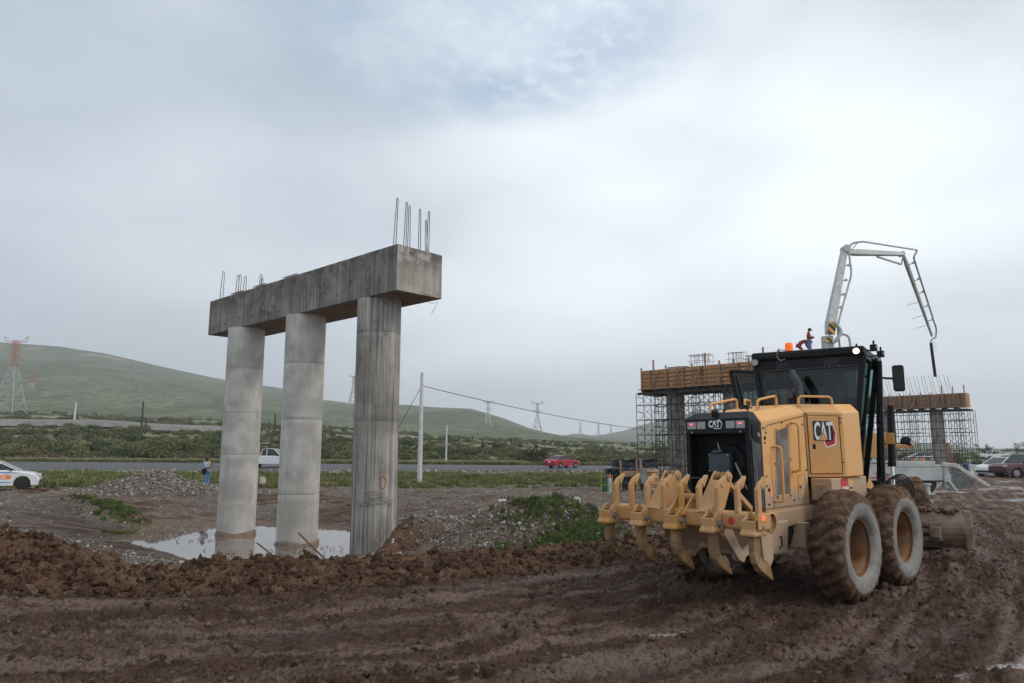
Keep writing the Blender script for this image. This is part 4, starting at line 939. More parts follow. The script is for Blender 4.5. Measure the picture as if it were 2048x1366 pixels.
for i in range(5):
    x = .5 * (i - 2)
    b = B(); b.loft([[(x - .085, -3.10, .975), (x + .085, -3.10, .975), (x + .085, -2.86, .975), (x - .085, -2.86, .975)], [(x - .095, -3.11, 1.0), (x + .095, -3.11, 1.0), (x + .095, -2.86, 1.0), (x - .095, -2.86, 1.0)],
                     [(x - .08, -3.085, 1.05), (x + .08, -3.085, 1.05), (x + .08, -2.88, 1.05), (x - .08, -2.88, 1.05)], [(x - .08, -3.085, 1.145), (x + .08, -3.085, 1.145), (x + .08, -2.88, 1.145), (x - .08, -2.88, 1.145)]]); pk = gp('shank_holder', b, m_yr, .012)
    for sx in (-.068, .068):
        b = B(); b.prism([(-3.08, 1.14), (-3.03, 1.15), (-2.94, 1.225), (-2.88, 1.225), (-2.88, 1.14)], 'x', x + sx - .012, x + sx + .012); gp('cheek_plate', b, m_yr, .004, pk)
    b = B(); b.span(x - .05, x + .05, -3.07, -2.95, 1.143, 1.148); gp('holder_slot', b, m_kk, 0, pk)
    b = B(); b.cyl((x + .08, -2.965, 1.075), (x + .105, -2.965, 1.075), .038, n=10); b.cyl((x + .10, -2.965, 1.075), (x + .125, -2.965, 1.075), .020, n=8); b.tube([(x + .115, -2.965, 1.06), (x + .12, -2.985, 1.03), (x + .118, -2.97, 1.01)], .006, 5); gp('retaining_pin', b, m_gs, .003, pk)
    b = B(); b.prism(tooth_prof, 'x', x - .038, x + .038); sh = gp('ripper_shank', b, m_yt, .012)
    b = B(); b.loft([[(x - .05, -2.915, .61), (x + .05, -2.915, .61), (x + .05, -2.80, .71), (x - .05, -2.80, .71)], [(x - .045, -2.84, .565), (x + .045, -2.84, .565), (x + .045, -2.72, .63), (x - .045, -2.72, .63)], [(x - .025, -2.655, .478), (x + .025, -2.655, .478), (x + .025, -2.640, .492), (x - .025, -2.640, .492)]]); gp('shank_tip', b, m_yt, .006, sh)
for pts in ([(-.28, -2.3, 1.2), (-.32, -2.45, 1.42), (-.2, -2.3, 1.55), (-.1, -1.99, 1.5)], [(.42, -2.3, 1.2), (.48, -2.45, 1.38), (.35, -2.2, 1.5), (.25, -1.99, 1.45)], [(.05, -2.6, 1.22), (.0, -2.4, 1.32), (.05, -2.1, 1.3), (.08, -1.98, 1.25)]):
    b = B(); b.tube(pts, .013, 7, round_=.15); gp('ripper_hose', b, m_rub, smooth=True)
for i in range(9):                                          # stowed scarifier shanks
    x = -.965 + i * .2475; par = G
    b = B(); b.prism([(-2.90, 1.20), (-2.90, 1.46), (-2.84, 1.53), (-2.76, 1.565), (-2.745, 1.53), (-2.79, 1.49), (-2.82, 1.44), (-2.82, 1.20)], 'x', x - .022, x + .022); sh = gp('scarifier_shank', b, m_yr, .006)
    b = B(); b.loft([[(x - .03, -2.83, 1.50), (x + .03, -2.83, 1.50), (x + .03, -2.79, 1.455), (x - .03, -2.79, 1.455)], [(x - .026, -2.70, 1.60), (x + .026, -2.70, 1.60), (x + .026, -2.695, 1.575), (x - .026, -2.695, 1.575)]]); gp('scarifier_tip', b, m_yr, .003, sh)
for x in (-.35, .36):                                      # lift masts
    ap = (-2.50, 1.575)
    for sx in (-.085, .085):
        b = B(); b.prism([(-2.93, 1.18), (-2.55, 1.60), (-2.50, 1.64), (-2.45, 1.62), (-2.43, 1.57), (-2.45, 1.50), (-2.62, 1.22), (-2.68, 1.18)], 'x', x + sx - .014, x + sx + .014); gp('mast_plate', b, m_yr, .006)
    b = B(); b.prism([(-2.915, 1.19), (-2.60, 1.54), (-2.585, 1.52), (-2.895, 1.18)], 'x', x - .071, x + .071); gp('mast_web', b, m_yr, .004)
    b = B(); b.bar((x + .03, -2.52, 1.56), (x + .06, -1.98, 1.16), .07, .06); gp('mast_strut', b, m_yr, .008)
    for sx in (-.033, .033):
        b = B(); b.cyl((x + sx - .018, -2.50, 1.575), (x + sx + .018, -2.50, 1.575), .055, n=18); gp('roller', b, m_yt, .006)
    b = B(); b.cyl((x - .11, -2.50, 1.575), (x + .125, -2.50, 1.575), .026, n=12); b.cyl((x + .10, -2.50, 1.575), (x + .115, -2.50, 1.575), .052, n=16); gp('mast_pin', b, m_yr, .004)
for sx in (-.11, .10):
    b = B(); b.prism([(-2.98, 1.14), (-2.74, 1.35), (-2.69, 1.37), (-2.65, 1.33), (-2.66, 1.14)], 'x', sx - .013, sx + .013); gp('centre_lug', b, m_yr, .005)
b = B(); b.cyl((-.14, -2.71, 1.33), (.13, -2.71, 1.33), .042, n=16); gp('centre_pin', b, m_yr, .005)
b = B(); b.add([(-.44, -2.62, 1.0), (.30, -2.62, 1.0), (.42, -2.30, .66), (.16, -2.28, .64), (.14, -2.30, .74), (-.12, -2.30, .76), (-.16, -2.28, .66), (-.32, -2.28, .62), (-.44, -2.45, .86),
                (-.44, -2.59, 1.0), (.30, -2.59, 1.0), (.42, -2.27, .66), (.16, -2.25, .64), (.14, -2.27, .74), (-.12, -2.27, .76), (-.16, -2.25, .66), (-.32, -2.25, .62), (-.44, -2.42, .86)],
               [tuple(range(9)), tuple(range(17, 8, -1))] + [(i, (i + 1) % 9, 9 + (i + 1) % 9, 9 + i) for i in range(9)]); gp('carrier_plate', b, m_yf, .006)
b = B(); b.prism([(-2.74, 1.02), (-2.52, 1.02), (-2.42, .92), (-2.20, .62), (-2.24, .56), (-2.34, .60)], 'x', .42, .445); gp('carrier_arm', b, m_yf, .006)
b = B(); b.prism([(-2.74, 1.02), (-2.52, 1.02), (-2.42, .92), (-2.20, .62), (-2.24, .56), (-2.34, .60)], 'x', -.42, -.395); gp('carrier_arm', b, m_yf, .006)
b = B(); b.prism([(-2.86, 1.02), (-2.60, 1.02), (-2.60, .70), (-2.68, .62), (-2.80, .64)], 'x', 1.0, 1.02); gp('guard_plate', b, m_yf, .01)
b = B(); b.prism([(-2.84, 1.03), (-1.72, 1.10), (-1.72, .98), (-2.3, .93)], 'x', .60, .64); gp('link_arm', b, m_yf, .01)
b = B(); b.prism([(-2.84, 1.03), (-1.72, 1.10), (-1.72, .98), (-2.3, .93)], 'x', -.64, -.60); gp('link_arm', b, m_yf, .01)
for x in (-.30, .38):
    b = B(); b.cyl((x - .06, -2.24, .62), (x + .06, -2.24, .62), .06, n=18); gp('lower_pivot', b, m_yf, .006)
    b = B(); b.bar((x, -2.24, .62), (x, -1.8, .74), .08, .08); gp('lower_link', b, m_yf, .01)

# --- tyres
def wheel_meshes():
    n, prof = 220, [(.150, .345), (.175, .365), (.20, .385), (.218, .43), (.224, .48), (.222, .53), (.214, .565), (.200, .600), (.180, .630), (.150, .652), (.11, .665), (.075, .671), (.035, .675), (0, .676)]
    prof = prof + [(-x, r) for x, r in prof[-2::-1]]; m = len(prof)
    th = np.linspace(0, 2 * pi, n, endpoint=False)[:, None]; px_ = np.array([q[0] for q in prof])[None]; pr_ = np.array([q[1] for q in prof])[None]
    TH_ = th + 0 * px_; PX = px_ + 0 * th; PR = pr_ + 0 * th
    lug = np.sin(24 * TH_ + np.sign(PX) * np.abs(PX) * 22 + 1.2 * fbm(TH_ * 3, PX * 8, 5, 2)); tread = sst(PR, .575, .625)
    d = sst(lug, -.55, .35) * .052 * tread - .030 * tread
    d += fbm(np.cos(TH_) * 9 + PX * 14, np.sin(TH_) * 9, 7, 4) * .014 * (.1 + tread) + np.maximum(lumps(np.cos(TH_) * 16 + PX * 20, np.sin(TH_) * 16, 9) - .3, 0) * .030 * tread
    PR = PR + d; PX = PX + np.sign(PX) * np.where(tread > .2, fbm(TH_ * 8, PR * 12, 13, 3) * .012, 0)
    vs = np.stack([PX, PR * np.cos(TH_), PR * np.sin(TH_)], -1).reshape(-1, 3)
    fs = [(i * m + k, i * m + k + 1, ((i + 1) % n) * m + k + 1, ((i + 1) % n) * m + k) for i in range(n) for k in range(m - 1)]
    tm = bpy.data.materials.new('muddy_tyre'); tm.use_nodes = True; t = tm.node_tree; p = t.nodes['Principled BSDF']; p.inputs['Roughness'].default_value = .85; p.inputs['Specular IOR Level'].default_value = .12
    tx = N('ShaderNodeTexCoord', t); s = N('ShaderNodeSeparateXYZ', t); t.links.new(tx.outputs['Object'], s.inputs[0])
    r_ = M('SQRT', M('ADD', M('MULTIPLY', s.outputs[1], s.outputs[1], nt_=t), M('MULTIPLY', s.outputs[2], s.outputs[2], nt_=t), nt_=t), nt_=t)
    f1 = NOISE(tx.outputs['Object'], 7, 6, .65, t); f2 = NOISE(tx.outputs['Object'], 30, 5, .7, t)
    mudc = MIX(MR(f1, .35, .65, 0, 1, t), (.050, .028, .018), (.125, .075, .050), t); mudc = MIX(MR(f2, .5, .72, 0, .6, t), mudc, (.19, .135, .10), t)
    gry = MIX(MR(f1, .35, .65, 0, 1, t), (.15, .145, .135), (.24, .23, .215), t); gry = MIX(MR(f2, .55, .7, 0, .5, t), gry, (.13, .12, .11), t)
    e = MR(M('ADD', r_, M('MULTIPLY', M('SUBTRACT', f1, .5, nt_=t), .22, nt_=t), nt_=t), .535, .55, 0, 1, t)
    t.links.new(MIX(e, gry, mudc, t), p.inputs['Base Color'])
    b = N('ShaderNodeBump', t); b.inputs['Strength'].default_value = .6; b.inputs['Distance'].default_value = .012; t.links.new(M('ADD', f2, f1, nt_=t), b.inputs['Height']); t.links.new(b.outputs[0], p.inputs['Normal'])
    ty = bpy.data.meshes.new('tyre'); ty.from_pydata([tuple(v) for v in vs], [], fs); ty.materials.append(tm); ty.polygons.foreach_set('use_smooth', np.ones(len(fs), bool))
    rb_ = B(); rb_.lathe([(.155, .335), (.165, .372), (.150, .378), (.138, .372), (.142, .352), (.120, .345), (.118, .330), (.100, .318), (.07, .300), (-.02, .290), (-.06, .285), (-.07, .20), (-.06, .11), (-.01, .10), (.0, .06), (0, .001)], 64, 'x')
    rm = mat('rim_brown', (.13, .058, .020), (.21, .105, .045), 5, .5, c3=(.14, .09, .06), s3=3, rough2=.75); ri = rb_.mesh('rim', rm); ri.polygons.foreach_set('use_smooth', np.ones(len(ri.polygons), bool))
    try: ri.set_sharp_from_angle(angle=radians(30))
    except Exception: pass
    lb_ = B()
    for k in range(10):
        a = 2 * pi * k / 10; lb_.cyl((-.068, .2 * cos(a), .2 * sin(a)), (-.04, .2 * cos(a), .2 * sin(a)), .016, n=6)
    lg = lb_.mesh('wheel_nuts', m_gs); return ty, ri, lg
tyM, riM, lgM = wheel_meshes()
def add_wheel(Mx, flip, spin=0):
    Mx = Mx @ Matrix.Rotation(spin, 4, 'X')
    if flip: Mx = Mx @ Matrix.Rotation(pi, 4, 'Z')
    t_ = bpy.data.objects.new('tyre', tyM); COL.objects.link(t_); t_.parent = G; t_.matrix_local = Mx
    r_ = bpy.data.objects.new('rim', riM); COL.objects.link(r_); r_.parent = t_
    n_ = bpy.data.objects.new('wheel_nuts', lgM); COL.objects.link(n_); n_.parent = t_
for i, (x, y) in enumerate(((1.035, -.76), (1.035, .76), (-1.035, -.76), (-1.035, .76))): add_wheel(Matrix.Translation((x, y, .66)), x < 0, i * .7)

# --- cab (front frame, articulated a little to the left)
def cp(name, b, mt, bevel=0, par=None, **k): b.v = [tuple(Cm @ Vector(q)) for q in b.v]; return b.build(name, mt, par or G, bevel, **k)
ZR = 3.40
def hw(z): return float(np.interp(z, [1.4, 2.4, 3.2, 3.4], [.52, .715, .80, .80]))
b = B(); b.loft([[(-.80, -.02, 3.26), (.80, -.02, 3.26), (.80, 1.55, 3.26), (-.80, 1.55, 3.26)], [(-.815, -.06, 3.29), (.815, -.06, 3.29), (.815, 1.6, 3.29), (-.815, 1.6, 3.29)], [(-.815, -.06, 3.385), (.815, -.06, 3.385), (.815, 1.6, 3.385), (-.815, 1.6, 3.385)], [(-.79, -.02, 3.40), (.79, -.02, 3.40), (.79, 1.55, 3.40), (-.79, 1.55, 3.40)]]); roof = cp('cab_roof', b, m_k, .01)
def rear_strip(z0, z1, xa=None, xb=None, y0=0, y1=.05):
    b.add([(xa[0] if xa else -hw(z0), y0, z0), (xb[0] if xb else hw(z0), y0, z0), (xb[1] if xb else hw(z1), y0, z1), (xa[1] if xa else -hw(z1), y0, z1),
           (xa[0] if xa else -hw(z0), y1, z0), (xb[0] if xb else hw(z0), y1, z0), (xb[1] if xb else hw(z1), y1, z1), (xa[1] if xa else -hw(z1), y1, z1)], [(0, 1, 2, 3), (7, 6, 5, 4), (0, 4, 5, 1), (1, 5, 6, 2), (2, 6, 7, 3), (3, 7, 4, 0)])
b = B(); rear_strip(3.10, 3.27); rear_strip(1.42, 2.36)
rear_strip(2.36, 3.10, (-hw(2.36), -hw(3.1)), (-.655, -.70)); rear_strip(2.36, 3.10, (.625, .705), (hw(2.36), hw(3.1)))
cp('rear_wall', b, m_k, .006)
b = B(); b.tube([(-.70, -.012, 3.09), (.715, -.012, 3.11), (.64, -.012, 2.37), (-.66, -.012, 2.37)], .016, 8, closed=True, round_=0); sl = cp('window_seal', b, m_rub, smooth=True)
b = B(); b.add([(-.69, .01, 3.08), (.70, .01, 3.10), (.63, .01, 2.38), (-.65, .01, 2.38)], [(0, 1, 2, 3)]); cp('rear_window', b, m_glass)
for x0, x1 in ((-.44, -.26), (.25, .46)):
    b = B(); b.span(x0, x1, -.012, 0, 3.14, 3.215); v_ = cp('rear_vent', b, mat('vent_plate', (.022, .025, .032), (.03, .033, .04), 8, .5) if 'vent_plate' not in bpy.data.materials else bpy.data.materials['vent_plate'], .004)
    for k in range(4):
        for z in (3.125, 3.235):
            b = B(); xx = x0 + (x1 - x0) * k / 3; b.cyl((xx, -.016, z), (xx, -.002, z), .006, n=6); cp('rivet', b, m_gs, 0, v_)
# left side: quarter window frame (door standing a little open)
def side(sx, name, y0, y1, z0, z1, thick, mt, off=(0, 0), par=None, bevel=0, fr=0):
    b = B(); s = sx
    def P(y, z, o_): k = (y - y0) / max(y1 - y0, .01); return (s * (hw(z) + off[0] * (1 - k) + off[1] * k + o_), y, z)
    if fr:
        pts = [(y0, z0), (y1, z0), (y1, z1), (y0, z1)]
        for i in range(4):
            a, c = pts[i], pts[(i + 1) % 4]; b.bar(P(*a, 0), P(*c, 0), fr, fr * 1.1, (s, 0, 0))
    else: b.add([P(y0, z0, 0), P(y1, z0, 0), P(y1, z1, 0), P(y0, z1, 0), P(y0, z0, -thick), P(y1, z0, -thick), P(y1, z1, -thick), P(y0, z1, -thick)], [(0, 1, 2, 3), (7, 6, 5, 4), (0, 4, 5, 1), (1, 5, 6, 2), (2, 6, 7, 3), (3, 7, 4, 0)])
    return cp(name, b, mt, bevel, par)
for sx in (-1, 1):
    side(sx, 'side_window_frame', .03, .62, 1.46, 3.24, .05, m_k, fr=.05)
    side(sx, 'side_window', .05, .60, 1.5, 3.2, .008, m_sglass)
# left door swung outwards
b = B(); hx = -.76
dl = [(-1.19, .02, 3.14), (-.76, .0, 3.09), (-.60, .03, 1.5), (-.92, .06, 1.5)]
for i in range(4): b.bar(dl[i], dl[(i + 1) % 4], .05, .07, (0, 1, 0))
dr = cp('door_frame', b, m_k, .008)
b = B(); b.add([(-1.17, .03, 3.12), (-.77, .02, 3.07), (-.62, .04, 1.52), (-.93, .07, 1.52)], [(0, 1, 2, 3)]); cp('door_glass', b, glassmat('door_glass', (.08, .12, .11)), 0, dr)
b = B(); b.tube([(-1.12, -.02, 3.06), (-.80, -.03, 3.03), (-.68, -.02, 2.2), (-.98, .0, 2.2)], .014, 6, closed=True); cp('door_seal', b, m_rub, 0, dr)
# right door, hinged at the front pillar and ajar
b = B(); d3 = [(.86, .66, 1.42), (.70, 1.50, 1.36), (.83, 1.52, 3.36), (.93, .70, 3.20)]
for i in range(4): b.bar(d3[i], d3[(i + 1) % 4], .07, .06, (1, 0, 0))
dr = cp('door_frame', b, m_k, .01)
b = B(); b.add([tuple(Vector(q)) for q in d3], [(0, 1, 2, 3)]); cp('door_glass', b, m_sglass, 0, dr)
b = B(); b.bar(Vector(d3[0]).lerp(Vector(d3[3]), .45), Vector(d3[1]).lerp(Vector(d3[2]), .45), .05, .05, (1, 0, 0)); cp('door_handle_bar', b, m_k, .008, dr)
b = B()
for sx in (-1, 1): b.bar((sx * .50, 1.5, 1.35), (sx * .80, 1.5, 3.3), .08, .08, (0, 1, 0))
b.span(-.5, .5, 1.46, 1.54, 1.35, 1.42); b.span(-.8, .8, 1.46, 1.54, 3.18, 3.28); cp('front_pillars', b, m_k, .01)
b = B(); b.add([(-.5, 1.5, 1.4), (.5, 1.5, 1.4), (.78, 1.5, 3.2), (-.78, 1.5, 3.2)], [(0, 1, 2, 3)]); cp('windscreen', b, m_sglass)
b = B(); b.span(-.52, .52, 0, 1.55, 1.28, 1.42); cp('cab_floor', b, m_k, .01)
b = B(); b.span(-.25, .25, .40, .85, 1.75, 1.9); b.box((0, .36, 2.2), (.48, .12, .62), (.12, 0, 0)); b.box((0, .33, 2.6), (.26, .1, .2)); b.span(-.2, .2, .45, .8, 1.42, 1.75); cp('operator_seat', b, m_k, .04)
b = B(); b.box((-.38, .75, 1.95), (.14, .5, .2)); b.box((.38, .75, 1.95), (.14, .5, .2)); b.box((0, 1.35, 1.9), (.2, .14, .75), (-.2, 0, 0)); cp('consoles', b, m_k, .03)
# lamps on the roof
def wl(x, y, z, lit, nm, d=(0, -1, 0), r=.05):
    d = Vector(d); c = Vector((x, y, z)); b = B(); b.box(c, (.10, .08, .10)); b.bar(c + Vector((0, .02, .05)), c + Vector((0, .04, .12)), .03, .02); o = cp(nm, b, m_k, .012)
    b = B(); b.cyl(c + d * .03, c + d * .048, r * .85, r, n=18); cp('lens', b, emis('lit_lamp', (1, .84, .60), 5) if lit else m_lens, 0, o)
wl(-.74, -.13, 3.23, False, 'work_lamp'); wl(.725, -.13, 3.305, True, 'work_lamp', r=.042)
wl(.90, .35, 3.40, False, 'side_lamp', (1, 0, 0)); wl(.96, .62, 3.33, False, 'side_lamp', (1, 0, 0))
b = B(); b.tube([(.8, .35, 3.36), (.9, .38, 3.38)], .012); b.tube([(.8, .6, 3.3), (.95, .64, 3.32)], .012); cp('lamp_arm', b, m_k)
b = B(); b.lathe([(3.40, .001), (3.40, .055), (3.43, .058), (3.46, .056), (3.475, .06), (3.50, .057), (3.525, .054), (3.53, .001)], 24, 'z', (-.255, .02, 0)); cp('beacon', b, m_amb, smooth=True)
b = B(); b.tube([(-.28, .03, 3.42), (-.42, -.05, 3.42), (-.42, -.08, 3.30), (-.37, -.08, 3.24), (-.30, -.075, 3.27)], .007, 6, round_=.03); cp('beacon_cable', b, m_gs)
b = B(); b.tube([(-.7, -.075, 3.33), (-.3, -.08, 3.35), (.1, -.078, 3.36), (.5, -.08, 3.385), (.68, -.075, 3.33)], .006, 6, round_=.15); cp('roof_cable', b, m_rub)
# mirror
mc = Vector((1.10, 1.50, 3.02)); b = B(); b.loft([[tuple(mc + Vector((x * s_, y, z * s_))) for x, z in ((-.085, -.19), (-.06, -.215), (.06, -.215), (.085, -.19), (.085, .19), (.06, .215), (-.06, .215), (-.085, .19))] for s_, y in ((.9, .05), (1, .02), (1, -.02), (.94, -.035))]); mi = cp('wing_mirror', b, m_k, .01)
b = B(); b.add([tuple(mc + Vector((x, -.037, z))) for x, z in ((-.07, -.19), (.07, -.19), (.07, .19), (-.07, .19))], [(0, 1, 2, 3)]); cp('mirror_glass', b, mat('mirror', (.02, .02, .022), rough=.08), 0, mi)
b = B(); b.tube([(.80, 1.52, 3.05), (.95, 1.55, 3.03), (1.08, 1.52, 3.02)], .018, 8); cp('mirror_arm', b, m_k, 0, mi)
# --- front frame
b = B(); b.loft([[(x, y, z) for x, z in ((-w_, z0), (w_, z0), (w_, z1), (-w_, z1))] for y, w_, z0, z1 in ((.2, .22, .85, 1.30), (1.3, .2, .95, 1.35), (1.9, .17, 1.60, 1.95), (2.6, .15, 1.75, 2.05), (3.6, .14, 1.55, 1.85), (4.4, .15, 1.05, 1.45), (4.9, .2, .75, 1.15))]); cp('gooseneck_frame', b, yel('frame_bright', .9, .3), .02)
b = B(); b.prism([(2.25, 1.72), (2.55, 1.72), (2.72, 1.98), (2.66, 2.12), (2.48, 2.12)], 'x', .12, .62); cp('lift_arm_bracket', b, m_yh, .02)
b = B(); b.cyl((.52, 2.58, 2.06), (.74, 2.58, 2.06), .11, n=20); b.box((.80, 2.58, 2.06), (.14, .12, .20)); cp('trunnion', b, m_yh, .012)
b = B(); b.cyl((.84, 2.62, 2.58), (.80, 2.56, 1.60), .062, n=18); b.cyl((.80, 2.56, 1.66), (.80, 2.56, 1.58), .068, n=18); b.cyl((.84, 2.62, 2.64), (.84, 2.62, 2.56), .055, n=14); cy_ = cp('lift_cylinder', b, m_k, smooth=True)
b = B(); b.cyl((.80, 2.56, 1.62), (.79, 2.55, 1.10), .033, n=14); cp('cylinder_rod', b, m_ch, 0, cy_, smooth=True)
b = B(); b.cyl((-.84, 2.62, 2.58), (-.80, 2.56, 1.60), .062, n=18); cy_ = cp('lift_cylinder', b, m_k, smooth=True)
b = B(); b.cyl((-.80, 2.56, 1.62), (-.79, 2.55, 1.10), .033, n=14); cp('cylinder_rod', b, m_ch, 0, cy_, smooth=True)
b = B(); b.bar((.55, 2.9, 1.93), (1.12, 3.1, 1.93), .07, .07); cp('headlamp_bar', b, m_yh, .01)
b = B(); b.loft([[(1.0 + s_ * x, 3.1 + s_ * y - .0, z_) for x, y in ((-.06, -.06), (.06, -.06), (.06, .06), (-.06, .06))] for s_, z_ in ((1.0, 1.93), (1.6, 2.0), (1.2, 2.08), (.5, 2.11))]); cp('headlamp', b, m_k, .015)
b = B(); b.cyl((1.09, 3.05, 1.99), (1.115, 3.03, 1.99), .05, n=14); cp('headlamp_lens', b, m_lens)
b = B()
for k in range(4): b.tube([(.55, 2.0 + .06 * k, 1.15), (.8 + .05 * k, 2.1, 1.42 + .03 * k), (1.0 + .04 * k, 2.35, 1.32), (1.02 + .03 * k, 2.4, 1.05)], .014, 6, round_=.2)
b.tube([(.5, .2, 1.36), (.75, .9, 1.20), (.85, 1.9, 1.25), (.82, 2.4, 1.15)], .03, 8, round_=.2); b.tube([(.45, .3, 1.30), (.7, .9, 1.10), (.8, 1.9, 1.15)], .025, 8, round_=.2); cp('hydraulic_hoses', b, m_rub, smooth=True)
# circle, drawbar and blade
b = B(); b.lathe([(.78, .70), (.86, .70), (.86, .78), (.78, .78), (.78, .70)], 40, 'z', (0, 2.55, 0)); b.bar((-.5, 2.7, .9), (0, 4.6, .92), .12, .12); b.bar((.5, 2.7, .9), (0, 4.6, .92), .12, .12); cp('blade_circle', b, m_yf, .01)
b = B(); prof = [(.06 + .20 * (1 - cos(a)) * 1.0, .62 - .61 * (a / 1.9)) for a in np.linspace(0, 1.9, 9)]
Mb = Matrix.Translation((-.05, 2.45, .24)) @ Matrix.Rotation(radians(9), 4, 'Z')
rings = []
for x in np.linspace(-1.85, 1.85, 7):
    o_ = [(x, -.18 + .16 * (2 * abs(z / .61 - .5)) ** 2, z) for z in np.linspace(0, .61, 8)]; i_ = [(x, y + .03, z) for _, y, z in o_[::-1]]; rings.append([tuple(Mb @ Vector(q)) for q in o_ + i_])
b.loft(rings); bmud = mat('muddy_blade', (.12, .08, .055), (.23, .175, .135), 3, .7, .5, 20, c3=(.08, .055, .04), s3=4); bl = cp('moldboard', b, bmud, .006)
def mbp(pts): return [tuple(Mb @ Vector(q)) for q in pts]
b = B(); b.add(mbp([(1.84, -.10, -.02), (1.84, .09, -.02), (1.84, .02, .64), (1.84, -.06, .64), (1.98, -.06, -.02), (1.98, .12, -.02), (1.98, .05, .62), (1.98, -.03, .62)]), [(0, 1, 2, 3), (4, 5, 6, 7), (0, 4, 5, 1), (1, 5, 6, 2), (2, 6, 7, 3), (3, 7, 4, 0)]); cp('blade_end_bit', b, bmud, .03, bl)
b = B()
for z, hh in ((.40, .07), (.17, .07)): b.v += mbp([]) ; b.box((0, 0, 0), (.001, .001, .001)) if False else b.bar(Mb @ Vector((-1.5, -.24, z)), Mb @ Vector((1.5, -.24, z)), .07, hh)
b.bar(Mb @ Vector((.95, -.25, .13)), Mb @ Vector((.95, -.25, .45)), .16, .14, (0, 1, 0)); b.cyl(Mb @ Vector((.2, -.28, .28)), Mb @ Vector((1.35, -.28, .28)), .05); b.box(Mb @ Vector((1.4, -.27, .28)), (.16, .16, .18)); cp('blade_slide_rail', b, bmud, .015, bl)
b = B(); rr_ = random.Random(4)
for k in range(90):
    x = rr_.uniform(.3, 1.8); q = Mb @ Vector((x, rr_.uniform(-.12, .02), .60 + rr_.uniform(0, .04))); s_ = rr_.uniform(.02, .05); b.box(q, (s_ * 2, s_ * 1.6, s_), (rr_.random(), rr_.random(), rr_.random() * 3))
o = cp('mud_on_blade', b, bpy.data.materials['muddy_case'], .01, bl); o['kind'] = 'stuff'
# front axle and wheels
b = B(); b.bar((-.8, 4.75, .66), (.8, 4.75, .66), .22, .22); cp('front_axle', b, m_yf, .03)
for sx in (-1, 1): add_wheel(Cm @ Matrix.Translation((sx * 1.02, 4.75, .64)) @ Matrix.Rotation(radians(-14), 4, 'Y') @ Matrix.Rotation(radians(6), 4, 'Z'), sx < 0, sx)

# ================================================================== scaffolded piers behind
def TP(*pts): return pts
m_tub = mat('scaffold_tube', (.018, .020, .024), (.04, .04, .042), 8, .5); m_ply = mat('plywood', (.33, .155, .065), (.45, .235, .105), 1.4, .8, c3=(.17, .09, .05), s3=2)
m_ply2 = mat('plywood_dark', (.17, .10, .06), (.27, .165, .10), 1.4, .8, c3=(.10, .065, .045), s3=2)
m_lum = mat('lumber', (.20, .13, .085), (.31, .21, .14), 4, .85); m_lum2 = mat('lumber_dark', (.10, .075, .06), (.17, .12, .09), 4, .85)
m_dk = mat('dark_timber', (.03, .026, .024), (.06, .05, .045), 3, .9)
def local(o_xy, d): a = atan2(d[1], d[0]); return Matrix.Translation((o_xy[0], o_xy[1], 0)) @ Matrix.Rotation(a, 4, 'Z'), a
MS = {}
def shared(key, fn, mt):
    if key not in MS: b = B(); fn(b); MS[key] = b.mesh(key[0], mt)
    return MS[key]
def piece(name, key, fn, mt, par, loc=(0, 0, 0), rot=(0, 0, 0)):
    o = bpy.data.objects.new(name, shared((name,) + key, fn, mt)); COL.objects.link(o); o.parent = par; o.location = loc; o.rotation_euler = rot; return o
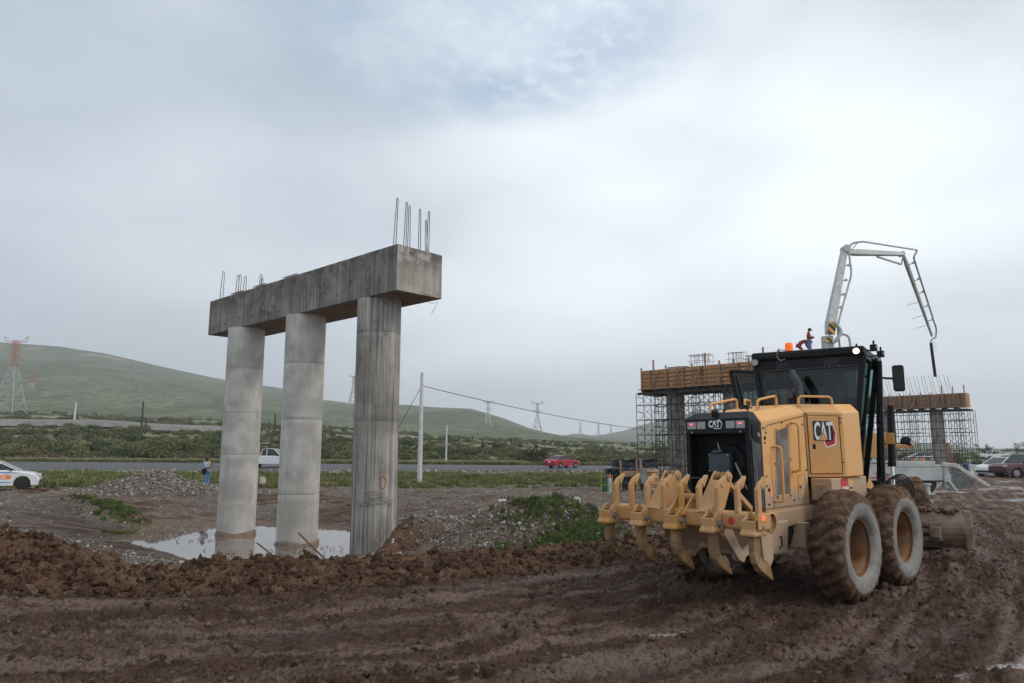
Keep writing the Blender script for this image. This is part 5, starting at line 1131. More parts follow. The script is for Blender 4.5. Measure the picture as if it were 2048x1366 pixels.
def formwork(o_xy, d, Ln, z0, z1, W_, label, ply, kick, tall, boards_x, seed, grp):
    Mx, a = local(o_xy, d); r = random.Random(seed); H = z1 - z0
    t_ = thing('formwork', label, 'formwork', (o_xy[0], o_xy[1], z0), (0, 0, a))
    nrow = 5; bh = H / nrow; nb = int(Ln / boards_x); bl_ = Ln / nb
    for side_ in (0, 1):
        for i in range(nb):
            for k in range(nrow):
                piece('board', (round(bl_, 3), round(bh, 3)), lambda b: b.box((bl_ / 2, 0, bh / 2), (bl_ - .02, .025, bh - .035)), ply, t_, (i * bl_, side_ * W_ + r.uniform(-.012, .012), k * bh + r.uniform(-.004, .004)))
    for e in (0, 1):
        for k in range(nrow): piece('board', ('e', round(W_, 2), round(bh, 3)), lambda b: b.box((0, W_ / 2, bh / 2), (.025, W_ - .03, bh - .035)), ply, t_, (e * Ln, 0, k * bh))
    b = B(); b.span(.03, Ln - .03, .03, W_ - .03, .02, H - .12); b.build('fresh_concrete', c_col3, t_)
    ns = int(Ln / .92)
    for i in range(ns + 1):
        x = .06 + (Ln - .12) * i / ns; ex = .12 + (r.uniform(.5, .8) if i in tall else r.uniform(0, .18))
        piece('stud', (round(ex, 1),), lambda b: b.box((0, -.06, (H + ex) / 2 - .06), (.085, .09, H + ex)), m_lum, t_, (x, 0, 0))
    for k in (1, 2, 3, 4): piece('waler', (round(Ln, 1),), lambda b: b.box((Ln / 2, -.03, 0), (Ln, .04, .045)), m_lum2, t_, (0, 0, k * bh))
    piece('toe_board', (round(Ln, 1),), lambda b: b.box((Ln / 2, -.22, 0), (Ln, .34, .05)), m_lum, t_, (0, 0, .04))
    for i in range(kick):
        x = .9 + i * (Ln - 1.5) / kick
        piece('kicker', (1,), lambda b: b.bar((0, -.36, .08), (.48, -.12, H * .92), .085, .06), m_lum, t_, (x + r.uniform(-.1, .1), 0, 0))
    for i in range(int(Ln / 1.0)): piece('joist', (round(W_, 1),), lambda b: b.box((0, W_ / 2, -.09), (.12, W_ + 1.1, .14)), m_dk, t_, (.4 + i * 1.0, 0, 0))
    for y in (-.25, W_ * .33, W_ * .66, W_ + .2): piece('bearer', (round(Ln, 1),), lambda b: b.box((Ln / 2, 0, -.24), (Ln + .25, .14, .16)), m_dk, t_, (0, y, 0))
    return t_
def tower(o_xy, d, u, y, zb, zt, label, grp, w_=1.15, dp=.9, n_=6, full=True):
    Mx, a = local(o_xy, d); q = Mx @ Vector((u, y, 0)); t_ = thing('scaffold_tower', label, 'scaffold', (q.x, q.y, zb), (0, 0, a), grp); H = round(zt - zb, 2)
    for x in (0, w_):
        for yy in (0, dp): piece('upright', (H,), lambda b: b.cyl((0, 0, 0), (0, 0, H), .024, n=6), m_tub, t_, (x, yy, 0))
    st = H / n_
    for k in range(n_):
        for f in ((.18, .72) if full else (.18,)):
            for x in (0, w_): piece('rung', (dp,), lambda b: b.cyl((0, 0, 0), (0, dp, 0), .018, n=5), m_tub, t_, (x, 0, (k + f) * st))
        for yy in ((0, dp) if full else (0,)):
            piece('brace', (w_, round(st, 2)), lambda b: b.cyl((0, 0, 0), (w_, 0, st), .013, n=4), m_tub, t_, (0, yy, k * st)); piece('brace', (w_, round(-st, 2)), lambda b: b.cyl((0, 0, st), (w_, 0, 0), .013, n=4), m_tub, t_, (0, yy, k * st))
            piece('ledger', (w_,), lambda b: b.cyl((0, 0, 0), (w_, 0, 0), .02, n=5), m_tub, t_, (0, yy, (k + .18) * st))
    return t_
def rebar_cage(M_, u, v, z, sx, sy, sz, label, seed, tilt=0):
    r = random.Random(seed); q = M_ @ Vector((u, v, 0)); t_ = thing('rebar_cage', label, 'rebar cage', (q.x, q.y, z), (tilt, 0, M_.to_euler().z + .15))
    for k in range(8):
        x = sx * (k / 7 - .5); piece('stirrup', (round(sx, 2), round(sy, 2), round(sz, 2)), lambda b: b.tube([(0, -sy / 2, 0), (0, sy / 2, 0), (0, sy / 2, sz), (0, -sy / 2, sz)], .011, 5, closed=True), stl, t_, (x, 0, r.uniform(0, .05)), (0, r.uniform(-.12, .12), 0))
    for yy, zz in ((-.5, 0), (.5, 0), (-.5, 1), (.5, 1), (0, 1), (-.5, .5), (.5, .5)): piece('long_bar', (round(sx, 2),), lambda b: b.bar((-sx * .6, 0, 0), (sx * .6, 0, 0), .02, .02), stl, t_, (r.uniform(-.1, .1), yy * sy, zz * sz))
    return t_
Dp = Vector((.72, -.69)).normalized()
# second pier
P2 = (8.8, 48.5); M2, a2 = local(P2, Dp)
def pier_cols(M_, us, zb, zt, label, names):
    q = M_ @ Vector((us[0], .8, 0)); t_ = thing('bridge_pier', label, 'bridge pier', (q.x, q.y, zb))
    for u in us:
        q2 = M_ @ Vector((u, .8, 0)); b = B(); b.lathe([(0, .01)] + [(z, .6) for z in np.linspace(0, zt - zb, 12)], 40, 'z'); o = b.build('column', names, t_, smooth=True); o.location = (q2.x - q.x, q2.y - q.y, 0)
    return t_
pier_cols(M2, (2.1, 6.2, 10.3), -.7, 5.7, 'three tall concrete columns wrapped in black scaffolding left of the grader cab', c_col3)
formwork(P2, Dp, 12.6, 5.80, 7.15, 1.6, 'orange plywood formwork box on the scaffolding beside the grader cab', m_ply, 7, (1, 5, 9, 10, 13), 1.15, 3, None)
ORD = ['leftmost', 'second from left', 'third from left', 'fourth from left', 'fifth from left', 'sixth from left', 'seventh from left', 'eighth from left', 'ninth from left']
for i, u in enumerate((.05, 1.55, 3.05, 4.55, 6.05, 7.55, 9.05, 10.55, 11.4)):
    for y in (-.75, 1.45):
        if y < 0 and u > 11: continue
        tower(P2, Dp, u, y, gz(*(M2 @ Vector((u, y, 0))).xy[:]) - .05, 5.56, 'black scaffold tower under the orange formwork, %s in the %s row' % (ORD[i], 'front' if y < 0 else 'rear'), 'scaffold towers under the orange formwork')
rebar_cage(M2, 4.1, .8, 7.12, 1.25, .9, .8, 'boxy cage of thin rebar standing on the orange formwork', 1)
rebar_cage(M2, 6.6, .8, 7.10, .8, .9, .75, 'bent rebar cage nearer the grader cab on the orange formwork', 2, .12)
rebar_cage(M2, 7.7, .8, 7.10, .8, .8, .45, 'low flat rebar cage right next to the cab on the orange formwork', 3)
rebar_cage(M2, 2.4, .8, 7.10, 1.2, .5, .18, 'flat mat of loose rebar near the left end of the orange formwork', 4)
# third pier
P3 = (Vector((42.8, 67.5)) - Vector(Dp) * 11.3); P3 = (P3.x, P3.y); M3, a3 = local(P3, Dp)
pier_cols(M3, (11.3 - 2.75, 11.3 - 7.1, 1.0), -1.2, 5.7, 'concrete columns inside the scaffolding to the right of the grader', c_col3)
formwork(P3, Dp, 11.3, 5.80, 7.15, 1.6, 'brown plywood formwork box carrying a row of upright bars right of the grader', m_ply2, 5, (10, 11, 12), 1.15, 5, None)
for i, u in enumerate((.3, 2.1, 5.2, 6.5, 9.4, 10.35)):
    for y in (-.75, 1.45):
        tower(P3, Dp, u, y, gz(*(M3 @ Vector((u, y, 0))).xy[:]) - .05, 5.56, 'black scaffold tower under the brown formwork, %s in the %s row' % (ORD[i], 'front' if y < 0 else 'rear'), 'scaffold towers under the brown formwork', n_=5, full=False)
t_ = thing('starter_bars', 'row of thin upright steel bars rising from the brown formwork on the right', 'rebar', tuple((M3 @ Vector((0, .8, 0))).xy) + (7.0,), (0, 0, a3))
for k in range(27): piece('bar', (1,), lambda b: b.cyl((0, 0, 0), (-.32, 0, 2.05), .016, n=5), stl, t_, (1.5 + k * .33, .3 * ((k % 2) - .5), 0), (0, R.uniform(-.02, .02), 0))
t_ = thing('ledger_set', 'long horizontal tubes tying the scaffolding together under the brown formwork', 'scaffold tubes', tuple((M3 @ Vector((0, -.76, 0))).xy) + (-.8,), (0, 0, a3))
for k in range(9): piece('tube', (1,), lambda b: b.cyl((.2, 0, 0), (11.3, 0, 0), .03, n=5), m_tub, t_, (0, (k % 2) * .05, .5 + k * .68))
b = B()
for k in range(3): b.bar((k * .18, 0, 0), (k * .18 - .6, 0, 2.6), .16, .05)
q = atY(1908, 958, 62); tag(b.build('leaning_planks', m_lum, None), 'pale planks leaning against the scaffolding beside the right pier column', 'planks').location = (q.x, q.y, gz(q.x, q.y))

# ================================================================== concrete pump truck
m_tw = mat('pump_white', (.38, .39, .385), (.48, .48, .465), 2, .45, c3=(.36, .35, .33), s3=2.5); m_tg = mat('pump_grey', (.30, .32, .32), (.40, .41, .40), 3, .5); m_und = mat('underside', (.02, .02, .02), (.04, .04, .04), 3, .8)
TX0, TY0 = 16.2, 36.6; TZ = gz(TX0 + 3, TY0)
T = thing('pump_truck', 'white concrete pump truck with its long boom raised over the formwork', 'concrete pump', (TX0, TY0, TZ), (0, 0, -.04))
def tp(name, b, mt, bevel=0, par=None, **k): return b.build(name, mt, par or T, bevel, **k)
b = B(); b.span(-4.2, 5.2, -.9, .9, .55, .85); tp('chassis', b, m_und, .02)
b = B(); b.span(.4, 4.9, -1.22, -1.12, .62, 1.28); b2 = tp('side_panel', b, m_tw, .015)
b = B(); b.span(.6, 2.7, -1.235, -1.222, .72, .78); tp('red_stripe', b, m_red, 0, b2)
text_mesh('JUNJIN', .17, m_k, 'maker_lettering', b2, TM((1.75, -1.226, .84), (1, 0, 0), (0, 0, 1)), .003, .002, 1.0)
b = B(); b.tube([(1.52, -1.24, .98), (1.62, -1.24, .98), (1.64, -1.24, .92), (1.55, -1.24, .86)], .02, 6); tp('maker_mark', b, m_red, 0, b2)
b = B(); b.span(-.2, 5.0, -1.24, 1.2, 1.28, 1.36); tp('deck', b, m_tw, .02)
b = B(); b.span(-.1, 4.4, -1.23, -1.1, 1.36, 1.56); dp_ = tp('deck_rail', b, m_tw, .02)
text_mesh('CONCRETE PUMP', .13, m_k, 'deck_lettering', dp_, TM((.9, -1.236, 1.40), (1, 0, 0), (0, 0, 1)), .002, .002, 1.3)
b = B(); b.span(-4.4, -2.4, -1.2, 1.2, .5, 2.6); tp('driver_cab', b, m_tw, .12)
for x in (-3.4, .2, 2.6, 3.9):
    for y in (-1.05, 1.05):
        b = B(); b.cyl((x, y - .14, .5), (x, y + .14, .5), .5, n=24); b.cyl((x, y - .15, .5), (x, y + .15, .5), .24, n=16); tp('wheel', b, m_und)
b = B(); b.span(4.75, 5.0, -1.3, -1.0, .25, 1.35); b.span(4.72, 5.04, -1.32, -1.25, .55, .85); tp('outrigger_housing', b, m_tw, .02)
b = B(); b.bar((4.7, -1.28, 1.40), (5.3, -1.32, 1.34), .14, .2); b.bar((5.3, -1.32, 1.34), (6.75, -1.4, .34), .14, .2, w2=.10, h2=.16); o = tp('outrigger_beam', b, m_tw, .03)
b = B(); b.prism([(5.15, 1.2), (6.2, .55), (5.9, .30), (5.3, .28), (5.0, .5)], 'y', -1.30, -1.26); tp('outrigger_web', b, mat('web_grey', (.10, .11, .11), (.17, .18, .18), 3, .6), .02)
b = B(); b.bar((4.85, -1.4, .6), (5.2, -1.42, .12), .16, .12); b.box((5.25, -1.42, .06), (.4, .35, .06)); tp('outrigger_leg', b, m_tw, .02)
b = B(); b.cyl((3.6, -1.9, .04), (3.6, -1.9, .5), .10, .09, n=14); b.cyl((3.6, -1.9, .42), (3.6, -1.9, .52), .15, n=14); b.cyl((3.6, -1.9, .0), (3.6, -1.9, .06), .28, n=18); tp('jack_foot', b, m_tw, .01)
b = B(); b.bar((5.0, 1.3, 1.2), (7.0, 1.6, .6), .08, .14); b.bar((5.6, 1.3, .1), (6.4, 1.5, .7), .07, .07); tp('rear_platform', b, m_tw)
def wp(px, py, Y): v_ = atY(px, py, Y); Mi = (Matrix.Translation(T.location) @ Matrix.Rotation(-.04, 4, 'Z')).inverted(); return Mi @ v_
E0 = wp(1657, 668, 36.6); E1 = wp(1689, 499, 37.4); E2 = wp(1806, 508, 42.5); E3 = wp(1864, 672, 50)
base = Vector((E0.x, E0.y, 1.3))
b = B(); b.cyl(base + Vector((0, 0, -.4)), base + Vector((0, 0, 1.0)), .38, .30, n=20); tp('boom_pedestal', b, m_tw, .03)
def boomsec(p, q, w0, w1, nm='boom_section'):
    b = B(); d = (q - p); m_ = p + d * .12; side_ = d.normalized().cross(Vector((0, 1, .1))).normalized()
    b.bar(p, m_, w0 * .7, w0 * .62, (0, 1, 0), w2=w0, h2=w0); b.bar(m_, q, w0, w0, (0, 1, 0), w2=w1, h2=w1); return tp(nm, b, m_tw, .02)
s1 = boomsec(base + Vector((0, 0, .8)), E0 + Vector((-.05, .1, -.1)), .5, .46); s2 = boomsec(E0, E1, .44, .30); s3 = boomsec(E1 + Vector((.15, 0, -.15)), E2, .32, .22); s4 = boomsec(E2, E3, .20, .12)
hz = bpy.data.materials.new('hazard_stripes'); hz.use_nodes = True; t = hz.node_tree; p_ = t.nodes['Principled BSDF']; tx = N('ShaderNodeTexCoord', t); wv = N('ShaderNodeTexWave', t); wv.bands_direction = 'DIAGONAL'; wv.inputs['Scale'].default_value = 1.5
t.links.new(tx.outputs['Object'], wv.inputs['Vector']); t.links.new(MIX(MR(wv.outputs['Fac'], .48, .52, 0, 1, t), (.02, .02, .02), (.65, .33, .04), t), p_.inputs['Base Color'])
b = B(); c_ = E0.lerp(E1, .05); b.box(c_ + Vector((0.02, -.31, 0)), (.36, .02, .62), (0, .18, 0)); tp('hazard_plate', b, hz, 0, s2)
b = B(); b.box(E0 + Vector((-.12, -.28, -.35)), (.3, .02, .25)); tp('hazard_plate', b, hz, 0, s1)
up = lambda p, dx, dz: p + Vector((dx, -.2, dz))
b = B(); b.tube([base + Vector((.75, -.2, .2)), up(E0, .45, -.8), up(E0, .40, .4), up(E1, .20, -1.4), up(E1, .12, .0), up(E1, .35, .30), up(E1, .9, .38), E2 + Vector((.8, -.2, .18)), E2 + Vector((.5, -.2, -.25)), E3 + Vector((.30, -.1, .45)), E3 + Vector((.2, -.1, -.15)), E3 + Vector((-.10, 0, -.25)), E3 + Vector((-.12, 0, -.55))], .055, 8, round_=.3); pp = tp('delivery_pipe', b, m_tg, smooth=True)
for f in (.12, .3, .45, .62, .8): 
    for a_, c_, dx, dz in ((E0, E1, .33, 0), (E2, E3, .3, .1)):
        q = a_.lerp(c_, f); b = B(); b.bar(q, q + Vector((dx * 1.25, -.1, dz)), .04, .05); b.cyl(q + Vector((dx - .02, -.2, dz - .05)), q + Vector((dx - .02, -.2, dz + .05)), .08, n=8); tp('pipe_clamp', b, m_tg, 0, pp)
for f in (.55, .72, .85):
    q = E2.lerp(E3, f); b = B(); b.tube([q, q + Vector((-.55, 0, -.12)), q + Vector((-.85, 0, -.25))], .02, 5); tp('hose_hook', b, m_tg, 0, s4)
b = B(); b.cyl(E3 + Vector((-.12, 0, -.5)), E3 + Vector((-.02, 0, -2.9)), .10, n=10); tp('end_hose', b, mat('hose_black', (.015, .012, .03), rough=.5), 0, pp)
b = B(); b.tube([E3 + Vector((.0, -.1, -.4)), E3 + Vector((.16, -.1, -.9)), E3 + Vector((.10, -.1, -1.1))], .012, 5); tp('safety_rope', b, m_tg, 0, pp)
b = B(); b.bar(E1.lerp(E2, .52) + Vector((0, 0, -.28)), E2 + Vector((-.15, 0, -.65)), .09, .09); b.bar(E2 + Vector((-.15, 0, -.65)), E2 + Vector((.0, 0, -.1)), .07, .07); tp('fold_cylinder', b, m_tg)
b = B(); b.tube([E0 + Vector((.2, -.3, .6)), E0 + Vector((.55, -.3, .1)), E0 + Vector((.3, -.3, -.35)), E0 + Vector((.05, -.3, -.5))], .10, 8, round_=.2); b.tube([E0 + Vector((.35, -.2, .0)), E0 + Vector((.95, -.2, -.1)), E0 + Vector((1.05, -.2, -1.5))], .06, 8, round_=.25); tp('elbow_hoses', b, m_tg, smooth=True)
b = B(); b.cyl(E1 + Vector((.05, -.25, .02)), E1 + Vector((.05, .25, .02)), .2, n=16); b.bar(E1 + Vector((.2, 0, .15)), E1 + Vector((.6, 0, .42)), .05, .05); b.bar(E1 + Vector((.35, 0, -.05)), E1 + Vector((.75, 0, .4)), .05, .05); tp('boom_knuckle', b, m_tw, .01)
b = B(); b.cyl(E2 + Vector((-.1, -.2, 0)), E2 + Vector((-.1, .2, 0)), .15, n=16); tp('boom_knuckle', b, m_tw, .01)

# ================================================================== people
def skin_fig(name, joints, edges, mt, par, sub=1):
    me = bpy.data.meshes.new(name); me.from_pydata([j[0] for j in joints], edges, []); me.materials.append(mt)
    o = bpy.data.objects.new(name, me); COL.objects.link(o); o.parent = par
    o.modifiers.new('skin', 'SKIN')
    sv_ = me.skin_vertices[0].data
    for i_, j in enumerate(joints): sv_[i_].radius = j[1] if isinstance(j[1], tuple) else (j[1], j[1])
    sv_[0].use_root = True
    s_ = o.modifiers.new('sub', 'SUBSURF'); s_.levels = sub; s_.render_levels = sub; return o
def person(loc, rz, label, P, mats, hair, cat='person'):
    """P: dict of joints; figure about 1.65 m"""
    t_ = thing('person', label, cat, loc, (0, 0, rz)); sk, top, leg, hr, shoe = mats[:5]
    J = lambda k: P[k]
    js = [(J('hip'), (.13, .10)), (J('chest'), (.15, .11)), (J('neck'), .055), (J('head0'), .07), (J('head1'), .095), (J('head2'), .075),
          (J('shL'), .06), (J('elL'), .042), (J('haL'), .032), (J('shR'), .06), (J('elR'), .042), (J('haR'), .032),
          (J('hpL'), .085), (J('knL'), .06), (J('ftL'), .04), (J('toL'), .035), (J('hpR'), .085), (J('knR'), .06), (J('ftR'), .04), (J('toR'), .035)]
    ed = [(0, 1), (1, 2), (2, 3), (3, 4), (4, 5), (1, 6), (6, 7), (7, 8), (1, 9), (9, 10), (10, 11), (0, 12), (12, 13), (13, 14), (14, 15), (0, 16), (16, 17), (17, 18), (18, 19)]
    skin_fig('body', js, ed, sk, t_)
    f = 1.22
    skin_fig('jacket', [(J('hip'), (.155, .125)), (J('chest'), (.185, .14)), (tuple(Vector(J('chest')).lerp(Vector(J('neck')), .7)), .08), (J('shL'), .078), (J('elL'), .058), (tuple(Vector(J('elL')).lerp(Vector(J('haL')), .8)), .048), (J('shR'), .078), (J('elR'), .058), (tuple(Vector(J('elR')).lerp(Vector(J('haR')), .8)), .048)],
             [(0, 1), (1, 2), (1, 3), (3, 4), (4, 5), (1, 6), (6, 7), (7, 8)], top, t_)
    an = lambda k: tuple(Vector(J('kn' + k)).lerp(Vector(J('ft' + k)), .93))
    skin_fig('trousers', [(tuple(Vector(J('hip')) + Vector((0, 0, .02))), (.15, .12)), (J('hpL'), .105), (J('knL'), .082), (an('L'), mats[5] if len(mats) > 5 else .07), (J('hpR'), .105), (J('knR'), .082), (an('R'), mats[5] if len(mats) > 5 else .07)],
             [(0, 1), (1, 2), (2, 3), (0, 4), (4, 5), (5, 6)], leg, t_)
    for k in 'LR':
        b = B(); p_, q_ = Vector(J('ft' + k)), Vector(J('to' + k)); b.bar(p_ + Vector((0, 0, -.03)), q_ + Vector((0, 0, -.01)), .09, .08); b.build('shoe', shoe, t_, .02)
    h1 = Vector(J('head1')); fd = (Vector(J('face')) - h1).normalized()
    b = B(); b.cyl(h1 + fd * .085, h1 + fd * .125, .018, .010, n=6); b.build('nose', sk, t_)
    hair(t_, h1, fd); return t_
sk1 = mat('skin_tone', (.30, .16, .10), (.33, .18, .12), 5, .6); den = mat('denim', (.07, .14, .26), (.10, .19, .33), 9, .85); denl = mat('denim_light', (.22, .34, .42), (.28, .40, .48), 9, .85); blk = mat('black_cloth', (.012, .012, .014), (.02, .02, .022), 9, .8)
hrm = mat('dark_hair', (.02, .011, .008), (.035, .02, .013), 12, .5); shw = mat('white_shoe', (.65, .65, .64), (.6, .6, .6), 5, .6)
stand = dict(hip=(0, 0, .92), chest=(0, .0, 1.22), neck=(0, 0, 1.42), head0=(.01, 0, 1.47), head1=(.02, 0, 1.55), head2=(.02, 0, 1.62), face=(1, .0, 1.50),
             shL=(0, .17, 1.34), elL=(.05, .20, 1.08), haL=(.24, .06, 1.16), shR=(0, -.17, 1.34), elR=(.05, -.20, 1.08), haR=(.25, -.03, 1.20),
             hpL=(0, .09, .86), knL=(.02, .10, .48), ftL=(0, .11, .07), toL=(.15, .11, .05), hpR=(0, -.09, .86), knR=(.03, -.10, .48), ftR=(.02, -.11, .07), toR=(.17, -.11, .05))
def long_hair(t_, h1, fd):
    b = B(); rings = []
    for z, w_, d_ in ((.10, .02, .02), (.09, .085, .085), (.02, .115, .105), (-.08, .12, .09), (-.2, .12, .07), (-.34, .10, .05), (-.42, .05, .03)):
        rings.append([tuple(h1 + fd * (-.025 - .03 * (z < -.05) + d_ * cos(a)) + Vector((-fd.y, fd.x, 0)).normalized() * w_ * sin(a) + Vector((0, 0, z))) for a in np.linspace(0, 2 * pi, 12, endpoint=False)])
    b.loft(rings); b.build('hair', hrm, t_, smooth=True)
q = atY(412, 976, 39.9)
wmn = person((q.x, q.y, gzf(q.x, q.y) + .0), -.35, 'woman in denim jacket and blue jeans looking at a phone by the road', stand, (sk1, denl, den, hrm, shw, .115), long_hair)
b = B(); b.box((.27, .02, 1.24), (.02, .08, .15), (0, -.4, 0)); tag(b.build('phone', blk, None), 'dark phone held by the woman standing near the road', 'phone').matrix_world = wmn.matrix_basis
b = B(); b.box((-.02, -.19, .86), (.24, .10, .28)); b.box((.08, -.22, .92), (.10, .06, .3), (.1, .1, 0)); b.tube([(0, .1, 1.38), (.06, -.05, 1.2), (.03, -.17, 1.0)], .015, 6); tag(b.build('shoulder_bag', blk, None, .02), 'black bag slung at the hip of the woman in denim', 'bag').matrix_world = wmn.matrix_basis
def cap_hat(col):
    def f(t_, h1, fd):
        b = B(); b.lathe([(.0, .115), (.06, .11), (.105, .07), (.12, .001)], 16, 'z', tuple(h1 + Vector((0, 0, .01)))); b.bar(h1 + fd * .09 + Vector((0, 0, .03)), h1 + fd * .19 + Vector((0, 0, .015)), .13, .015); b.build('hard_hat', col, t_, smooth=True)
    return f
mar = mat('maroon_shirt', (.19, .02, .04), (.24, .03, .05), 9, .85); red2 = mat('red_overall', (.36, .07, .06), (.28, .05, .05), 5, .85); yv = mat('vest_yellow', (.65, .42, .05), (.6, .4, .05), 5, .8); ora = mat('orange_cloth', (.6, .17, .06), rough=.8)
q = M2 @ Vector((11.25, .5, 0)); w1 = person((q.x, q.y, 7.17), -.6, 'worker in maroon shirt and jeans standing on the formwork looking down', {**stand, 'head1': (.06, 0, 1.54), 'head2': (.05, 0, 1.62), 'face': (1, 0, 1.2), 'haL': (.28, .04, 1.10), 'haR': (.30, -.03, 1.14)}, (sk1, mar, den, hrm, blk), cap_hat(blk))
b = B(); b.box((.10, 0, 1.18), (.10, .30, .12)); b.box((.0, -.15, 1.2), (.25, .03, .06)); b.build('reflective_band', yv, w1, .01)
bend = dict(hip=(-.12, 0, .78), chest=(.18, 0, 1.00), neck=(.36, 0, 1.02), head0=(.40, 0, 1.0), head1=(.47, 0, .96), head2=(.53, 0, .94), face=(1, 0, .2),
            shL=(.26, .17, .98), elL=(.34, .2, .70), haL=(.46, .1, .48), shR=(.26, -.17, .98), elR=(.34, -.2, .70), haR=(.46, -.1, .48),
            hpL=(-.10, .1, .72), knL=(.10, .12, .42), ftL=(-.08, .13, .07), toL=(.08, .13, .05), hpR=(-.10, -.1, .72), knR=(.10, -.12, .42), ftR=(-.08, -.13, .07), toR=(.08, -.13, .05))
q = M2 @ Vector((10.65, .7, 0)); person((q.x, q.y, 7.17), -.4, 'worker in red overalls bending over on the formwork behind the cab', bend, (sk1, red2, red2, hrm, blk), cap_hat(ora))

# ================================================================== vehicles
m_tyre = mat('car_tyre', (.018, .018, .018), (.03, .028, .026), 8, .9); m_alloy = mat('wheel_alloy', (.30, .30, .30), (.22, .22, .22), 8, .35, metal=.8); m_alk = mat('black_alloy', (.02, .022, .025), rough=.35)
m_cg = mat('car_window', (.025, .03, .035), (.04, .045, .05), 2, .08); m_pl = mat('black_plastic', (.02, .02, .02), rough=.6); m_tl = emis('tail_lamp', (.7, .02, .02), .3); m_hl = mat('head_lamp', (.5, .5, .5), (.4, .4, .42), 5, .15)
def car(kind, loc, rz, paint, label, rim=None, scale=1.0, group=None, name='parked_car', cat='car'):
    t_ = thing(name, label, cat, loc, (0, 0, rz), group); t_.scale = (scale,) * 3
    if kind == 'sedan': L_, W_, wb, ro, H = 4.45, 1.72, 2.6, -1.0, 1.45; low = [(-2.2, .45), (-2.22, .85), (-2.1, .98), (-1.55, 1.02), (-.1, .98), (.85, .95), (1.75, .83), (2.12, .70), (2.2, .5), (2.15, .25)]; gh = [(-1.75, .98), (-1.0, 1.40), (-.4, H), (.25, 1.43), (1.15, .93)]
    elif kind == 'hatch': L_, W_, wb, ro, H = 4.2, 1.76, 2.58, -1.0, 1.50; low = [(-2.08, .4), (-2.1, .95), (-1.9, 1.05), (0, 1.02), (.9, 1.0), (1.75, .88), (2.05, .72), (2.12, .5), (2.05, .22)]; gh = [(-1.98, 1.0), (-1.55, 1.44), (-.5, H), (.2, 1.47), (1.15, .98)]
    else: L_, W_, wb, ro, H = 5.25, 1.85, 3.1, -1.2, 1.78; low = [(-2.6, .55), (-2.62, 1.08), (-.65, 1.10), (-.6, 1.12), (1.0, 1.10), (2.25, 1.05), (2.5, .85), (2.52, .5), (2.45, .35)]; gh = [(-.62, 1.08), (-.5, 1.70), (.0, H), (.55, 1.74), (1.25, 1.08)]
    fx = wb / 2 + (.1 if kind != 'pickup' else .15); rx = fx - wb; rw = .32 if kind != 'pickup' else .37; zw = rw
    zb = .22 if kind != 'pickup' else .35; poly = list(low[::-1])
    # low runs rear->front over the top; close along the sill with arches
    poly = low + []
    def arch(cx): return [(cx + (rw + .07) * cos(a), zw + (rw + .07) * sin(a)) for a in np.linspace(0.0, pi, 9)]
    bot = [(fx + rw + .07, zb)] + arch(fx)[:] + [(fx - rw - .07, zb), (rx + rw + .07, zb)] + arch(rx) + [(rx - rw - .07, zb), (low[0][0] + .02, zb + .05)]
    poly = low + bot; b = B(); hwid = W_ / 2
    n_ = len(poly)
    def ring_(y, s_): return [(x * (1 - .0 * s_), y, z) for x, z in poly]
    b.loft([[(x * .97, -hwid, z if z < .8 else z - .04) for x, z in poly], [(x, -hwid * .93, z) for x, z in poly], [(x, hwid * .93, z) for x, z in poly], [(x * .97, hwid, z if z < .8 else z - .04) for x, z in poly]])
    body = b.build('body', paint, t_, .03)
    b = B(); g1 = [(x, z) for x, z in gh]; b.loft([[(x, -hwid * (.90 if z < 1.12 else .74), z) for x, z in g1], [(x, hwid * (.90 if z < 1.12 else .74), z) for x, z in g1]]); b.build('glasshouse', m_cg, t_, .03)
    b = B()
    tp_ = [q for q in gh if q[1] > H - .12]; ax, az = tp_[0]; bx_, bz = tp_[-1]
    b.loft([[(x, -hwid * .735, z + .012) for x, z in tp_] + [(x, -hwid * .735, z - .05) for x, z in tp_[::-1]], [(x, hwid * .735, z + .012) for x, z in tp_] + [(x, hwid * .735, z - .05) for x, z in tp_[::-1]]])
    for s_ in (-1, 1):
        for (pa, pb) in ((gh[0], gh[1]), (gh[-1], gh[-2])):
            b.bar((pa[0], s_ * hwid * .90, pa[1]), (pb[0], s_ * hwid * .745, pb[1]), .05, .07, (0, 1, 0))
        xm = (tp_[0][0] + tp_[-1][0]) / 2 - (.05 if kind != 'pickup' else .1); b.bar((xm, s_ * hwid * .905, gh[0][1]), (xm, s_ * hwid * .75, H - .03), .05, .06, (0, 1, 0))
    b.build('roof', paint, t_, .01)
    for x in (fx, rx):
        for s_ in (-1, 1):
            b = B(); b.cyl((x, s_ * (hwid - .2), zw), (x, s_ * (hwid - .01), zw), rw, n=28); wh = b.build('wheel', m_tyre, t_, .02)
            b = B(); b.cyl((x, s_ * (hwid - .03), zw), (x, s_ * (hwid + .002), zw), rw * .62, n=20)
            for k in range(5): b.bar((x, s_ * (hwid + .004), zw), (x + rw * .6 * cos(k * 1.257), s_ * (hwid + .004), zw + rw * .6 * sin(k * 1.257)), .05, .02, (0, 1, 0))
            b.build('hub', rim or m_alloy, wh)
    for s_ in (-1, 1):
        b = B(); b.box((low[-3][0] - .10, s_ * hwid * .78, low[-3][1] + .02), (.22, .34, .13)); b.build('headlight', m_hl, t_, .03)
        b = B(); b.box((low[1][0] + .03, s_ * hwid * .82, .82), (.10, .26, .16)); b.build('tail_light', m_tl, t_, .02)
        b = B(); b.box((gh[-1][0] - .28, s_ * (hwid + .08), gh[-1][1] + .06), (.12, .16, .11)); b.build('wing_mirror', m_pl, t_, .02)
